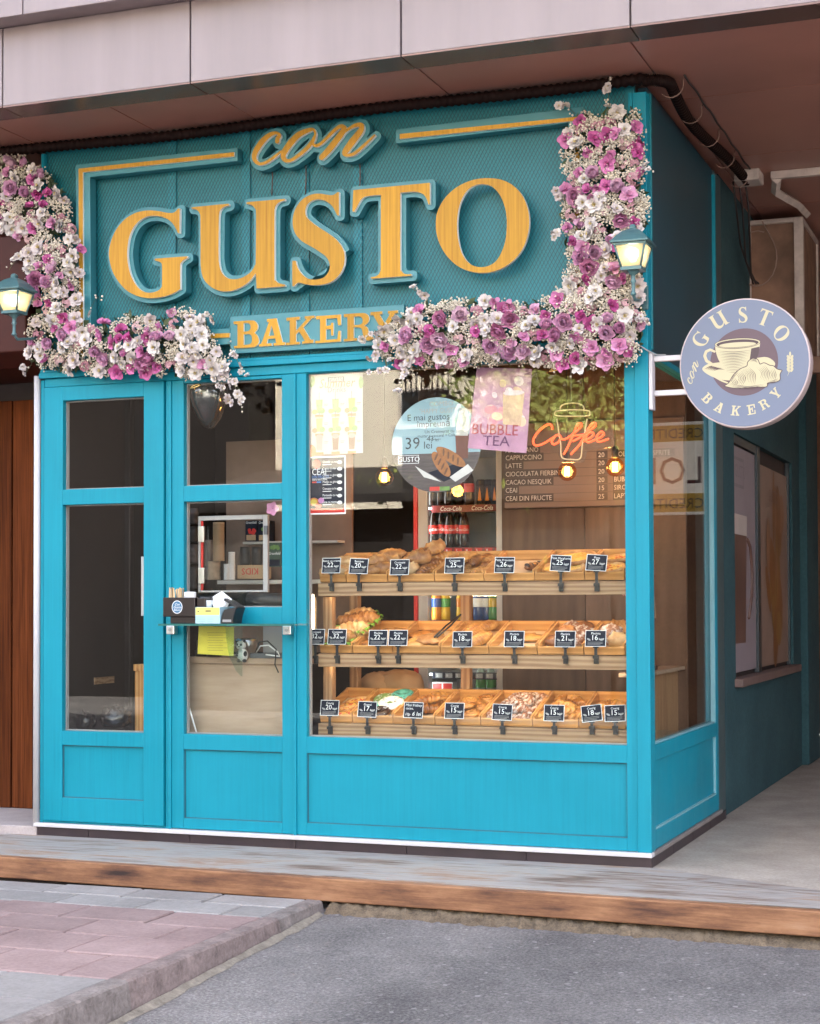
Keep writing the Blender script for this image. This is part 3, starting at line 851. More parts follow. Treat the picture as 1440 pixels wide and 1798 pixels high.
# shop body
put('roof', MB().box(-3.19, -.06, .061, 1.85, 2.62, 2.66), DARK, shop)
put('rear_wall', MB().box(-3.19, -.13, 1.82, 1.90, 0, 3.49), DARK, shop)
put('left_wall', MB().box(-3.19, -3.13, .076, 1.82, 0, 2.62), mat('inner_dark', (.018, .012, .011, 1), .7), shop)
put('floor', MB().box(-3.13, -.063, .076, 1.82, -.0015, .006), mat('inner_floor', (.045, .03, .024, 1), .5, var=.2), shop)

# ------------------------------------------------------------------ lettering: outlines as smooth loops
def loop(pts, k=7):
    """closed Catmull-Rom loop; a third value marks a sharp corner"""
    n = len(pts); out = []
    P = [(p[0], p[1]) for p in pts]; C = [len(p) > 2 for p in pts]
    for i in range(n):
        p1, p2 = P[i], P[(i + 1) % n]
        p0 = p1 if C[i] else P[i - 1]
        p3 = p2 if C[(i + 1) % n] else P[(i + 2) % n]
        if C[i] and C[(i + 1) % n]:
            out.append(p1); continue
        for j in range(k):
            t = j / k
            q = []
            for d in (0, 1):
                a, b, c, e = p0[d], p1[d], p2[d], p3[d]
                q.append(.5 * (2 * b + (c - a) * t + (2 * a - 5 * b + 4 * c - e) * t * t + (3 * b - a - 3 * c + e) * t ** 3))
            out.append(tuple(q))
    return out
def grow(loops, d, step, strokes=None):
    """outlines grown outward by d: distance field + marching squares. strokes: capsules (x0,y0,r0,x1,y1,r1)"""
    if strokes:
        A = np.array(strokes); mn = A[:, :2].min(0) - A[:, 2].max() - d - 3 * step; mx = A[:, :2].max(0) + A[:, 2].max() + d + 3 * step
        mn = np.minimum(mn, A[:, 3:5].min(0) - A[:, 5].max() - d - 3 * step); mx = np.maximum(mx, A[:, 3:5].max(0) + A[:, 5].max() + d + 3 * step)
    else:
        A = np.array([p for l in loops for p in l]); mn = A.min(0) - d - 3 * step; mx = A.max(0) + d + 3 * step
    nx, ny = int((mx[0] - mn[0]) / step) + 2, int((mx[1] - mn[1]) / step) + 2
    gx, gy = np.meshgrid(mn[0] + np.arange(nx) * step, mn[1] + np.arange(ny) * step, indexing='ij')
    D = np.full(gx.shape, 1e9)
    if strokes:
        for (ax, ay, ar, bx, by, br) in strokes:
            vx, vy = bx - ax, by - ay; L = vx * vx + vy * vy + 1e-12
            tt = np.clip(((gx - ax) * vx + (gy - ay) * vy) / L, 0, 1)
            D = np.minimum(D, np.hypot(gx - ax - vx * tt, gy - ay - vy * tt) - (ar + (br - ar) * tt))
    else:
        ins = np.zeros(gx.shape, bool)
        for l in loops:
            for i in range(len(l)):
                (ax, ay), (bx, by) = l[i], l[(i + 1) % len(l)]
                vx, vy = bx - ax, by - ay; L = vx * vx + vy * vy + 1e-12
                tt = np.clip(((gx - ax) * vx + (gy - ay) * vy) / L, 0, 1)
                D = np.minimum(D, np.hypot(gx - ax - vx * tt, gy - ay - vy * tt))
                if ay != by:
                    ins ^= ((ay > gy) != (by > gy)) & (gx < vx * (gy - ay) / vy + ax)
        D = np.where(ins, -D, D)
    D = D - d
    D[np.abs(D) < 1e-9] = 1e-9
    s = D < 0
    segs = {}
    code = s[:-1, :-1] * 1 + s[1:, :-1] * 2 + s[1:, 1:] * 4 + s[:-1, 1:] * 8
    T = {1: [(3, 0)], 2: [(0, 1)], 3: [(3, 1)], 4: [(1, 2)], 5: [(3, 0), (1, 2)], 6: [(0, 2)], 7: [(3, 2)], 8: [(2, 3)], 9: [(2, 0)], 10: [(0, 1), (2, 3)], 11: [(2, 1)], 12: [(1, 3)], 13: [(1, 0)], 14: [(0, 3)]}
    def ek(i, j, e):
        return ((i, j, 0), (i + 1, j, 1), (i, j + 1, 0), (i, j, 1))[e]
    for i, j in np.argwhere((code > 0) & (code < 15)):
        for a, b in T[int(code[i, j])]:
            segs[ek(i, j, a)] = ek(i, j, b)
    def pt(k):
        i, j, o = k
        i2, j2 = (i + 1, j) if o == 0 else (i, j + 1)
        a, b = D[i, j], D[i2, j2]; t = a / (a - b)
        return (float(gx[i, j] + (gx[i2, j2] - gx[i, j]) * t), float(gy[i, j] + (gy[i2, j2] - gy[i, j]) * t))
    out = []
    while segs:
        k0, k = segs.popitem(); lp = [pt(k0)]
        while k != k0 and k in segs:
            lp.append(pt(k)); k = segs.pop(k)
        if len(lp) > 8:
            # drop points on straight runs
            q = []
            for i in range(len(lp)):
                a, b, c = (q[-1] if q else lp[i - 1]), lp[i], lp[(i + 1) % len(lp)]
                ar = abs((b[0] - a[0]) * (c[1] - a[1]) - (b[1] - a[1]) * (c[0] - a[0]))
                if ar > step * step * .16 or math.hypot(b[0] - a[0], b[1] - a[1]) > step * 7: q.append(b)
            out.append(q)
    out.sort(key=lambda l: -abs(sum(l[i][0] * l[(i + 1) % len(l)][1] - l[(i + 1) % len(l)][0] * l[i][1] for i in range(len(l)))))
    return out
def to_sign(pts, ox, oy, sc, y):
    r = []
    for p in pts:
        w = at(ox + p[0] / sc, oy + p[1] / sc, y); r.append((w.x, w.z))
    return r
YG = -.062                                            # plane of the wooden letter faces
c = 1
GLY = {}
GLY['G'] = ((180, 330, 4.8), [[(658, 175, c), (655, 383, c), (640, 380, c), (625, 345), (600, 305), (560, 268), (500, 243), (440, 237), (380, 245), (320, 277), (275, 325), (240, 395), (222, 470), (215, 560), (222, 640), (240, 720), (270, 790), (310, 845), (350, 873), (395, 885), (440, 880), (480, 864), (502, 842), (508, 815), (508, 660), (500, 635), (482, 622), (446, 613, c), (447, 598, c), (722, 578, c), (722, 592, c), (690, 610), (670, 632), (662, 665), (662, 855, c), (610, 887), (540, 913), (460, 928), (390, 930), (320, 918), (250, 890), (190, 847), (130, 775), (90, 700), (66, 610), (62, 540), (75, 465), (105, 385), (150, 315), (210, 255), (280, 215), (350, 196), (420, 192), (490, 200), (550, 212), (595, 213), (622, 200), (640, 180)]])
GLY['U'] = ((180, 330, 4.8), [[(760, 165, c), (1070, 135, c), (1072, 150, c), (1030, 163), (1003, 184), (991, 220), (987, 300), (985, 560), (990, 640), (1005, 700), (1035, 743), (1075, 767), (1125, 771), (1175, 761), (1225, 735), (1265, 700), (1290, 655), (1298, 600), (1300, 230), (1290, 175), (1262, 147), (1220, 138, c), (1222, 122, c), (1544, 94, c), (1542, 108, c), (1505, 119), (1475, 142), (1459, 180), (1456, 240), (1456, 736), (1463, 778), (1490, 803), (1544, 817, c), (1544, 831, c), (1305, 850, c), (1298, 720, c), (1265, 765), (1220, 810), (1160, 846), (1100, 868), (1040, 875), (980, 865), (920, 835), (870, 785), (845, 730), (835, 660), (833, 560), (832, 270), (825, 217), (805, 191), (780, 181), (755, 178, c)]])
GLY['S'] = ((460, 300, 4.8), [[(655, 182, c), (655, 378, c), (640, 378, c), (625, 348), (605, 310), (570, 275), (530, 252), (480, 243), (435, 252), (395, 280), (375, 320), (372, 360), (385, 395), (420, 430), (480, 475), (550, 520), (620, 570), (665, 620), (692, 670), (703, 720), (701, 775), (685, 830), (655, 880), (610, 925), (555, 952), (490, 965), (430, 965), (370, 957), (325, 945), (300, 950), (285, 965), (278, 975, c), (262, 975, c), (262, 760, c), (290, 760, c), (300, 800), (320, 842), (350, 880), (390, 908), (430, 918), (480, 915), (525, 900), (560, 865), (577, 815), (570, 765), (545, 725), (500, 690), (430, 645), (350, 600), (300, 550), (275, 500), (265, 440), (272, 370), (295, 310), (335, 255), (385, 218), (440, 198), (500, 195), (560, 205), (600, 207), (625, 195), (640, 183)]])
GLY['T'] = ((460, 300, 4.8), [[(775, 165, c), (1420, 103, c), (1420, 285, c), (1408, 285, c), (1395, 245), (1375, 210), (1348, 190), (1310, 180), (1260, 179), (1172, 188, c), (1172, 790), (1178, 838), (1195, 863), (1225, 874), (1265, 872, c), (1265, 885, c), (925, 912, c), (922, 898, c), (960, 892), (990, 873), (1004, 840), (1007, 790), (1008, 205, c), (925, 212), (872, 222), (840, 247), (815, 290), (785, 345, c), (768, 345, c)]])
GLY['O'] = ((720, 290, 6.0), [[(830, 140), (960, 155), (1080, 210), (1180, 310), (1240, 440), (1262, 580), (1250, 720), (1205, 860), (1130, 970), (1020, 1065), (880, 1125), (740, 1138), (600, 1110), (480, 1045), (380, 940), (310, 810), (280, 680), (284, 540), (325, 425), (400, 320), (500, 235), (620, 175), (730, 147)],
                             [(790, 205), (700, 213), (620, 260), (560, 345), (520, 460), (503, 600), (508, 740), (535, 880), (580, 980), (650, 1050), (740, 1077), (830, 1065), (910, 1015), (970, 920), (1010, 800), (1025, 660), (1020, 520), (990, 400), (940, 300), (870, 230)]])
BK = (360, 530, 4.0)
GLY['B'] = (BK, [[(200, 138, c), (325, 130), (356, 140), (371, 165), (368, 192), (348, 217, c), (366, 235), (378, 264), (375, 292), (355, 313), (318, 321), (205, 326, c), (203, 311, c), (228, 308, c), (228, 156, c), (201, 156, c)], [(272, 150, c), (300, 148), (318, 163), (318, 190), (302, 205), (272, 208, c)], [(272, 228, c), (310, 226), (328, 245), (328, 280), (311, 298), (272, 302, c)]])
GLY['A'] = (BK, [[(435, 121, c), (503, 115, c), (545, 284, c), (562, 283, c), (562, 302, c), (483, 308, c), (483, 290, c), (500, 288, c), (492, 256, c), (441, 260, c), (433, 292, c), (468, 290, c), (468, 308, c), (378, 314, c), (378, 297, c), (395, 295, c), (450, 140, c), (435, 141, c)], [(468, 165, c), (487, 235, c), (448, 239, c)]])
GLY['K'] = (BK, [[(572, 112, c), (665, 103, c), (665, 124, c), (640, 127, c), (640, 203, c), (716, 118, c), (700, 119, c), (700, 101, c), (770, 96, c), (770, 112, c), (750, 115, c), (690, 180, c), (742, 266, c), (762, 264, c), (762, 287, c), (682, 295, c), (682, 277, c), (703, 275, c), (660, 207, c), (640, 228, c), (640, 282, c), (665, 280, c), (665, 297, c), (568, 305, c), (568, 287, c), (595, 285, c), (595, 131, c), (572, 133, c)]])
GLY['E'] = (BK, [[(780, 100, c), (955, 88, c), (955, 162, c), (935, 164, c), (928, 113, c), (850, 119, c), (850, 168, c), (884, 165, c), (886, 147, c), (902, 146, c), (902, 235, c), (886, 236, c), (884, 190, c), (850, 193, c), (850, 267, c), (930, 260, c), (936, 204, c), (953, 203, c), (953, 278, c), (775, 291, c), (775, 274, c), (808, 272, c), (808, 121, c), (780, 123, c)]])
GLY['R'] = (BK, [[(975, 86, c), (1100, 78), (1136, 86), (1153, 112), (1145, 146), (1116, 167, c), (1140, 180), (1150, 210), (1157, 240), (1176, 240, c), (1180, 256), (1150, 272), (1120, 263), (1108, 222), (1098, 187), (1070, 178), (1045, 179, c), (1045, 255, c), (1068, 253, c), (1068, 271, c), (975, 278, c), (975, 261, c), (1000, 259, c), (1000, 106, c), (975, 108, c)], [(1047, 104, c), (1085, 102), (1105, 118), (1105, 146), (1085, 160), (1047, 163, c)]])
GLY['Y'] = (BK, [[(1162, 72, c), (1245, 66, c), (1245, 86, c), (1226, 88, c), (1262, 150, c), (1300, 82, c), (1285, 84, c), (1285, 64, c), (1355, 59, c), (1355, 78, c), (1335, 80, c), (1281, 182, c), (1282, 236, c), (1302, 234, c), (1302, 252, c), (1210, 259, c), (1210, 241, c), (1235, 239, c), (1235, 187, c), (1180, 92, c), (1162, 94, c)]])
GLYW = {}
for k, ((ox, oy, sc), lps) in GLY.items():
    GLYW[k] = [to_sign(loop(l), ox, oy, sc, YG) for l in lps]
BAMB = wood('bamboo_face', (.32, .140, .008, 1), (.58, .305, .024, 1), (60, 1, 1.6), 1.3, .5, .05, .1, 3)
sign = thing('bakery_sign', (-1.6, -.03, 2.4), 'raised con GUSTO BAKERY sign with bamboo faced letters', 'sign')
SF = FR(0)
def letter(name, loops_, backing=True, d=.0215, step=.005, strokes=None, back=(-.008, .050), th=.020, parent=None, label=None):
    parent = parent or sign
    o = None
    if backing:
        g = grow(loops_, d, step, strokes)
        o = put(name, MB().prism(g, SF, back[0], back[1]), SIGN_TEAL, parent)
        if label: o['label'] = label
    faces = loops_ if not strokes else grow(None, 0.0, step * .6, strokes)
    f = put('letter_face', MB().prism(faces, SF, back[1] + .0002, back[1] + th, 0, 1), [BAMB, WHITE_EDGE], o or parent)
    return o
for k in 'GUSTO':
    letter('letter', GLYW[k], label='raised letter ' + k)
# rest of the frame bars around the sign
def quadpx(pts, y):
    return [(at(p[0], p[1], y).x, at(p[0], p[1], y).z) for p in pts]
def frame_bar(px, inner):
    b_ = put('frame_bar', MB().prism([quadpx(px, YG + .012)], SF, -.008, .050), SIGN_TEAL, sign, bev=.002)
    put('bar_face', MB().prism([quadpx(inner, YG)], SF, .0502, .062, 0, 1), [BAMB, WHITE_EDGE], b_)
frame_bar([(132.5, 289), (417, 259), (417, 283), (158, 311), (160, 640), (135, 640)], [(138, 296), (411, 267), (411, 274.5), (145.5, 302.5), (146, 640), (139, 640)])
frame_bar([(695, 227), (1024, 187.5), (1026, 640), (999, 640), (998, 216), (695, 252)], [(702, 235), (1017, 204.5), (1019, 640), (1010, 640), (1009, 212), (702, 244)])
def strokes_px(lines, ox, oy, sc, y):
    out = []
    for ln in lines:
        W_ = []
        P = [(p[0], p[1]) for p in ln]; R_ = [p[2] for p in ln]
        # smooth the centre line
        pts = []
        for i in range(len(P) - 1):
            p0, p1, p2, p3 = P[max(0, i - 1)], P[i], P[i + 1], P[min(len(P) - 1, i + 2)]
            for j in range(4):
                t = j / 4
                q = [.5 * (2 * p1[e] + (p2[e] - p0[e]) * t + (2 * p0[e] - 5 * p1[e] + 4 * p2[e] - p3[e]) * t * t + (3 * p1[e] - p0[e] - 3 * p2[e] + p3[e]) * t ** 3) for e in (0, 1)]
                pts.append((q[0], q[1], R_[i] + (R_[i + 1] - R_[i]) * t))
        pts.append((P[-1][0], P[-1][1], R_[-1]))
        for (x, yy, r) in pts:
            w = at(ox + x / sc, oy + yy / sc, y); w2 = at(ox + x / sc, oy + yy / sc + 1, y)
            W_.append((w.x, w.z, r / sc * abs(w.z - w2.z)))
        out += [a + b for a, b in zip(W_[:-1], W_[1:])]
    return out
con_lines = [
    [(350, 300, 22), (355, 270, 20), (372, 262, 12), (366, 238, 12), (332, 226, 14), (280, 246, 22), (222, 295, 28), (168, 370, 28), (143, 430, 24), (152, 478, 18), (192, 506, 13), (250, 491, 14), (320, 446, 14), (385, 394, 10)],
    [(692, 225, 9), (676, 196, 11), (632, 202, 20), (545, 242, 28), (475, 312, 31), (420, 388, 30), (404, 438, 24), (424, 474, 17), (472, 474, 15), (540, 430, 17), (610, 372, 19), (668, 302, 19), (692, 242, 11), (692, 225, 9)],
    [(662, 310, 9), (690, 340, 13), (732, 330, 15), (785, 284, 15), (850, 218, 16), (910, 170, 18), (945, 170, 18), (948, 205, 27), (885, 292, 31), (815, 380, 31), (752, 446, 26)],
    [(850, 335, 8), (960, 217, 11), (1050, 160, 17), (1105, 155, 22), (1112, 190, 24), (1090, 225, 30), (1030, 302, 34), (972, 382, 31), (958, 412, 22), (980, 428, 13), (1042, 414, 15), (1130, 342, 15), (1228, 248, 9)]]
cs = strokes_px(con_lines, 420, 190, 5.143, YG)
letter('script_word', None, d=.0205, step=.004, strokes=cs, back=(-.006, .050), label='script word con with gold face')
# BAKERY board
bb = put('word_board', MB().prism([quadpx([(403.8, 556), (709.5, 534.5), (709.5, 603), (403.8, 621)], -.038)], SF, -.008, .036), SIGN_TEAL, sign, bev=.002)
bb['label'] = 'board with the word BAKERY'
for k in 'BAKERY':
    sh_ = [[(p[0], p[1]) for p in l] for l in [to_sign(loop(l), *GLY[k][0], -.046) for l in GLY[k][1]]]
    put('letter', MB().prism(sh_, SF, .0362, .046, 0, 1), [BAMB, WHITE_EDGE], bb)
db = put('dash_board', MB().prism([quadpx([(360, 578), (403.3, 576), (403.3, 604), (360, 607)], -.038)], SF, -.008, .034), SIGN_TEAL, sign, bev=.002)
put('dash', MB().prism([quadpx([(368, 586), (403, 584.5), (403, 592), (368, 594)], -.046)], SF, .0342, .044, 0, 1), [BAMB, WHITE_EDGE], db)
# ------------------------------------------------------------------ flower garlands
def petal(m, az, el, L, W, r0, z0, curl, cup=.25, nu=4, tip=.55, mi=0, notch=0.0, twist=0.0):
    """one curved petal from the bloom axis outward"""
    ca, sa = math.cos(az), math.sin(az)
    rows = []
    r, z, e = r0, z0, el
    for i in range(nu + 1):
        u = i / nu
        w = W * (math.sin(PI * min(1, (.18 + .82 * u) * (1 - .5 * (1 - tip)))) ** .8 if i else .35)
        row = []
        for j in (-1, 0, 1):
            lift = cup * w * (abs(j) ** 1.5) + twist * j * w * u
            cut = -notch * L if (i == nu and j == 0) else 0
            rr = r + cut * math.cos(e) - lift * math.sin(e)
            zz = z + lift * math.cos(e) + cut * math.sin(e)
            x, y = rr, j * w * .5
            row.append((x * ca - y * sa, x * sa + y * ca, zz))
        rows.append(row)
        r += L / nu * math.cos(e); z += L / nu * math.sin(e)
        e += curl / nu
    vs_ = [p for row in rows for p in row]
    fs = [(i * 3 + j, i * 3 + j + 1, (i + 1) * 3 + j + 1, (i + 1) * 3 + j) for i in range(nu) for j in range(2)]
    m.add(vs_, fs, mi, True)
rd = random.Random(21)
def mk_peony(seed, open_=0.0):
    r_ = random.Random(seed); m = MB()
    for k, (n, el, L, W, r0, z0, cu) in enumerate(((8, .15 + open_, .040, .042, .004, -.006, 1.1), (7, .55 + open_ * .6, .036, .036, .004, -.004, 1.25), (6, .95, .031, .030, .003, 0, 1.1), (5, 1.25, .026, .022, .003, .002, .9), (4, 1.45, .021, .015, .002, .003, .5))):
        for i in range(n):
            petal(m, 2 * PI * (i + .5 * (k % 2)) / n + r_.uniform(-.15, .15), el + r_.uniform(-.1, .1), L * r_.uniform(.9, 1.08), W * r_.uniform(.9, 1.1), r0, z0, cu + r_.uniform(-.15, .15), .35, 4, .75)
    return m.mesh('peony')
def mk_white(seed):
    r_ = random.Random(seed); m = MB()
    for k, (n, el, L, W) in enumerate(((6, .1, .036, .030), (6, .42, .030, .025), (5, .85, .020, .017))):
        for i in range(n):
            petal(m, 2 * PI * (i + .5 * (k % 2)) / n + r_.uniform(-.12, .12), el + r_.uniform(-.15, .12), L * r_.uniform(.85, 1.1), W, .003, .001 * k, r_.uniform(-.2, .5), .12, 4, .85, notch=.10, twist=r_.uniform(-.25, .25))
    for i in range(9):
        a = i * 2.4; m.rod((0, 0, .002), (.006 * math.cos(a), .006 * math.sin(a), .013), .0008, 4, mi=1)
        m.ball((.006 * math.cos(a), .006 * math.sin(a), .014), .0016, 5, 4, mi=1)
    return m.mesh('white_blossom')
def mk_orchid(seed):
    r_ = random.Random(seed); m = MB()
    for i in range(5):
        petal(m, 2 * PI * i / 5 + r_.uniform(-.2, .2), .35 + r_.uniform(-.3, .3), .034 * r_.uniform(.85, 1.15), .038, .002, 0, r_.uniform(-.3, .9), .3, 4, .85, twist=r_.uniform(-.6, .6))
    for i in range(4):
        petal(m, 2 * PI * i / 4 + r_.uniform(-.3, .3), .95, .022, .022, .002, .001, r_.uniform(0, .9), .35, 3, .8, twist=r_.uniform(-.5, .5))
    return m.mesh('magenta_blossom')
def mk_hydr(seed):
    r_ = random.Random(seed); m = MB()
    for k in range(16):
        a, b = r_.uniform(0, 2 * PI), math.acos(1 - r_.random() * .8)
        d = V((math.sin(b) * math.cos(a), math.sin(b) * math.sin(a), math.cos(b)))
        c_ = d * .032 - V((0, 0, .016)); q = d.to_track_quat('Z', 'Y').to_matrix()
        s_ = MB()
        for i in range(4): petal(s_, PI / 2 * i + a, .2, .014, .016, .001, 0, .3, .2, 2, .9)
        m.add([q @ V(p) + c_ for p in s_.v], s_.f, 0, True)
    return m.mesh('hydrangea_head')
PEO_M = petalm('peony_petal', [(.15, (.48, .17, .30, 1)), (.45, (.58, .29, .44, 1)), (.75, (.62, .35, .49, 1)), (1, (.66, .45, .52, 1))])
WHI_M = petalm('white_petal', [(.1, (.52, .43, .42, 1)), (.5, (.60, .54, .52, 1)), (1, (.66, .61, .57, 1))])
MAG_M = petalm('magenta_petal', [(.15, (.38, .050, .20, 1)), (.4, (.49, .12, .30, 1)), (.7, (.56, .23, .40, 1)), (1, (.62, .38, .48, 1))])
HYD_M = petalm('dusty_petal', [(.15, (.38, .17, .21, 1)), (.5, (.50, .28, .31, 1)), (1, (.58, .42, .40, 1))])
PISTIL = mat('pistil', (.55, .42, .14, 1), .6)
BUD = mat('gypsophila_bud', (.62, .55, .44, 1), .7, var=.25, scale=30)
STEM = mat('green_stem', (.075, .085, .030, 1), .7, var=.35, scale=12)
LEAF = mat('green_leaf', (.075, .105, .045, 1), .6, var=.45, scale=9)
PEO = [mk_peony(s, o) for s, o in ((1, 0), (2, .25), (3, -.1))]
WHI = [mk_white(s) for s in (4, 5, 6)]
ORC = [mk_orchid(s) for s in (7, 8, 9)]
HYD = [mk_hydr(s) for s in (10, 11)]
for L_, mm in ((PEO, [PEO_M]), (WHI, [WHI_M, PISTIL]), (ORC, [MAG_M]), (HYD, [HYD_M])):
    for me in L_:
        for q in mm: me.materials.append(q)
def inside(p, poly):
    r = False
    for i in range(len(poly)):
        (x0, y0), (x1, y1) = poly[i - 1], poly[i]
        if (y0 > p[1]) != (y1 > p[1]) and p[0] < (x1 - x0) * (p[1] - y0) / (y1 - y0) + x0: r = not r
    return r
def edge_d(p, poly):
    b = 1e9
    for i in range(len(poly)):
        (x0, y0), (x1, y1) = poly[i - 1], poly[i]
        vx, vy = x1 - x0, y1 - y0; t = max(0, min(1, ((p[0] - x0) * vx + (p[1] - y0) * vy) / (vx * vx + vy * vy + 1e-9)))
        b = min(b, math.hypot(p[0] - x0 - vx * t, p[1] - y0 - vy * t))
    return b
def garland(label, poly, peonies, counts, white_bias, seed, sprigs):
    r_ = random.Random(seed)
    xs_, ys_ = [p[0] for p in poly], [p[1] for p in poly]
    g0 = at(sum(xs_) / len(xs_), max(ys_), -.05)
    root = thing('flower_garland', g0, label, 'garland', 'flower garlands framing the sign')
    def sample(margin=0, tries=400):
        for _ in range(tries):
            p = (r_.uniform(min(xs_), max(xs_)), r_.uniform(min(ys_), max(ys_)))
            if inside(p, poly) and edge_d(p, poly) >= margin: return p
        return p
    def bloom(name, me, p, depth, sc):
        dome = min(1, edge_d(p, poly) / 45)
        w = at(p[0], p[1], -.035 - depth * (.45 + .55 * dome) - .0)
        nrm = V((r_.gauss(0, .42), -1, r_.gauss(-.05, .42))).normalized()
        q = nrm.to_track_quat('Z', 'Y') @ Euler((0, 0, r_.uniform(0, 6.28))).to_quaternion()
        put(name, me, None, root, w, q.to_euler(), scale=sc)
    taken = []
    def spaced(dmin, margin, cond=None):
        for _ in range(60):
            p = sample(margin)
            if cond and r_.random() > cond(p): continue
            if all((p[0] - t[0]) ** 2 + (p[1] - t[1]) ** 2 > (dmin + t[2]) ** 2 for t in taken): return p
        return None
    for p in peonies:
        bloom('peony', r_.choice(PEO), p, .13, r_.uniform(1.05, 1.28)); taken.append((p[0], p[1], 9))
    for _ in range(counts['hyd']):
        p = spaced(16, 14, lambda p: 1 - white_bias(p))
        if p: bloom('hydrangea_head', r_.choice(HYD), p, .10, r_.uniform(.8, 1.0)); taken.append((p[0], p[1], 8))
    for _ in range(counts['mag']):
        p = spaced(8, 4, lambda p: 1 - .93 * white_bias(p))
        if p: bloom('magenta_blossom', r_.choice(ORC), p, .125, r_.uniform(.85, 1.2)); taken.append((p[0], p[1], 5))
    for _ in range(counts['whi']):
        p = spaced(7, 3, lambda p: .32 + .68 * white_bias(p))
        if p: bloom('white_blossom', r_.choice(WHI), p, .13, r_.uniform(.78, 1.2)); taken.append((p[0], p[1], 5))
    # baby's breath, leaves and twigs: too small to pick apart
    bb_, lf_, tw = MB(), MB(), MB()
    for _ in range(counts['gyp']):
        p = sample(3)
        dome = min(1, edge_d(p, poly) / 45)
        c_ = at(p[0], p[1], -.03 - .105 * (.35 + .65 * dome))
        base = c_ + V((0, .05, 0))
        for k in range(34):
            d = V((r_.gauss(0, 1), r_.gauss(-.6, .7), r_.gauss(0, 1))).normalized() * r_.uniform(.010, .036)
            q = c_ + d
            bb_.ball(q, r_.uniform(.0034, .0056), 5, 4)
            if k % 4 == 0: tw.tube([base, c_ + d * .3, q], .0009, 3, cap=False)
    for _ in range(counts['leaf']):
        p = sample(2)
        dome = min(1, edge_d(p, poly) / 45)
        c_ = at(p[0], p[1], -.02 - .085 * r_.random() * (.3 + .7 * dome))
        q = Euler((r_.uniform(0, 6.3), r_.uniform(0, 6.3), r_.uniform(0, 6.3))).to_matrix()
        L, Wd = r_.uniform(.02, .04), r_.uniform(.008, .016)
        lf_.add([c_ + q @ V(a) for a in ((-L, 0, 0), (-.2 * L, Wd, .004), (L, 0, .003), (-.2 * L, -Wd, .004))], [(0, 1, 2), (0, 2, 3)], 0, True)
    for (pts, nb_) in sprigs:
        W_ = [at(p[0], p[1], -.10 - .02 * i) for i, p in enumerate(pts)]
        tw.tube(W_, .0014, 4)
        for k in range(nb_):
            t_ = (k + .8) / nb_ * (len(W_) - 1); i = min(len(W_) - 2, int(t_)); q = W_[i].lerp(W_[i + 1], t_ - i) + V((r_.gauss(0, .008), r_.gauss(-.004, .004), r_.gauss(0, .008)))
            if r_.random() < .42:
                nrm = V((r_.gauss(0, .7), -1, r_.gauss(0, .7))).normalized()
                put('white_blossom', r_.choice(WHI), None, root, q, nrm.to_track_quat('Z', 'Y').to_euler(), scale=r_.uniform(.40, .72))
            else: bb_.ball(q, r_.uniform(.004, .0065), 6, 4)
    tag(put('gypsophila', bb_, BUD, root), kind='stuff')
    tag(put('foliage', lf_, LEAF, root), kind='stuff')
    put('twig', tw, STEM, root)
    return root
PL = [(-40, 300), (0, 280), (20, 272), (55, 278), (78, 300), (112, 335), (125, 370), (140, 410), (148, 450), (143, 500), (140, 548), (165, 566), (200, 560), (230, 548), (260, 558), (300, 546), (340, 546), (356, 556), (374, 588), (392, 622), (406, 652), (396, 664), (360, 660), (320, 664), (290, 657), (240, 660), (170, 658), (110, 652), (60, 640), (42, 620), (45, 590), (55, 550), (48, 500), (45, 450), (30, 420), (0, 400), (-40, 400)]
PR = [(1052, 196), (1085, 190), (1122, 195), (1130, 240), (1128, 300), (1138, 320), (1135, 360), (1130, 420), (1128, 500), (1130, 560), (1128, 610), (1110, 638), (1060, 643), (1000, 648), (940, 640), (880, 636), (830, 644), (790, 650), (750, 643), (712, 650), (688, 642), (655, 620), (658, 586), (700, 558), (742, 528), (800, 530), (860, 524), (920, 532), (960, 522), (990, 502), (1000, 460), (988, 410), (985, 360), (990, 300), (988, 250), (1002, 202)]
garland('L shaped flower garland on the left edge, trailing white over the service bay', PL,
        [(92, 472), (63, 492), (82, 497), (86, 603), (168, 617), (184, 631), (275, 594), (298, 594), (22, 283), (45, 286), (46, 338), (74, 308), (248, 637), (262, 632), (112, 588), (20, 330)],
        dict(hyd=20, mag=46, whi=74, gyp=300, leaf=1000), lambda p: .95 if p[0] > 318 else (.42 if p[0] < 200 else .25), 5,
        [([(395, 640), (418, 680), (426, 726)], 12), ([(370, 655), (395, 690), (408, 712)], 12), ([(30, 400), (8, 402), (0, 396)], 8), ([(150, 560), (170, 520), (178, 528)], 6), ([(350, 560), (372, 553), (376, 566)], 6), ([(400, 600), (420, 640), (432, 658)], 10), ([(50, 440), (30, 452), (16, 474)], 8), ([(55, 640), (45, 655), (38, 640)], 5), ([(385, 655), (410, 672), (420, 698)], 11)])
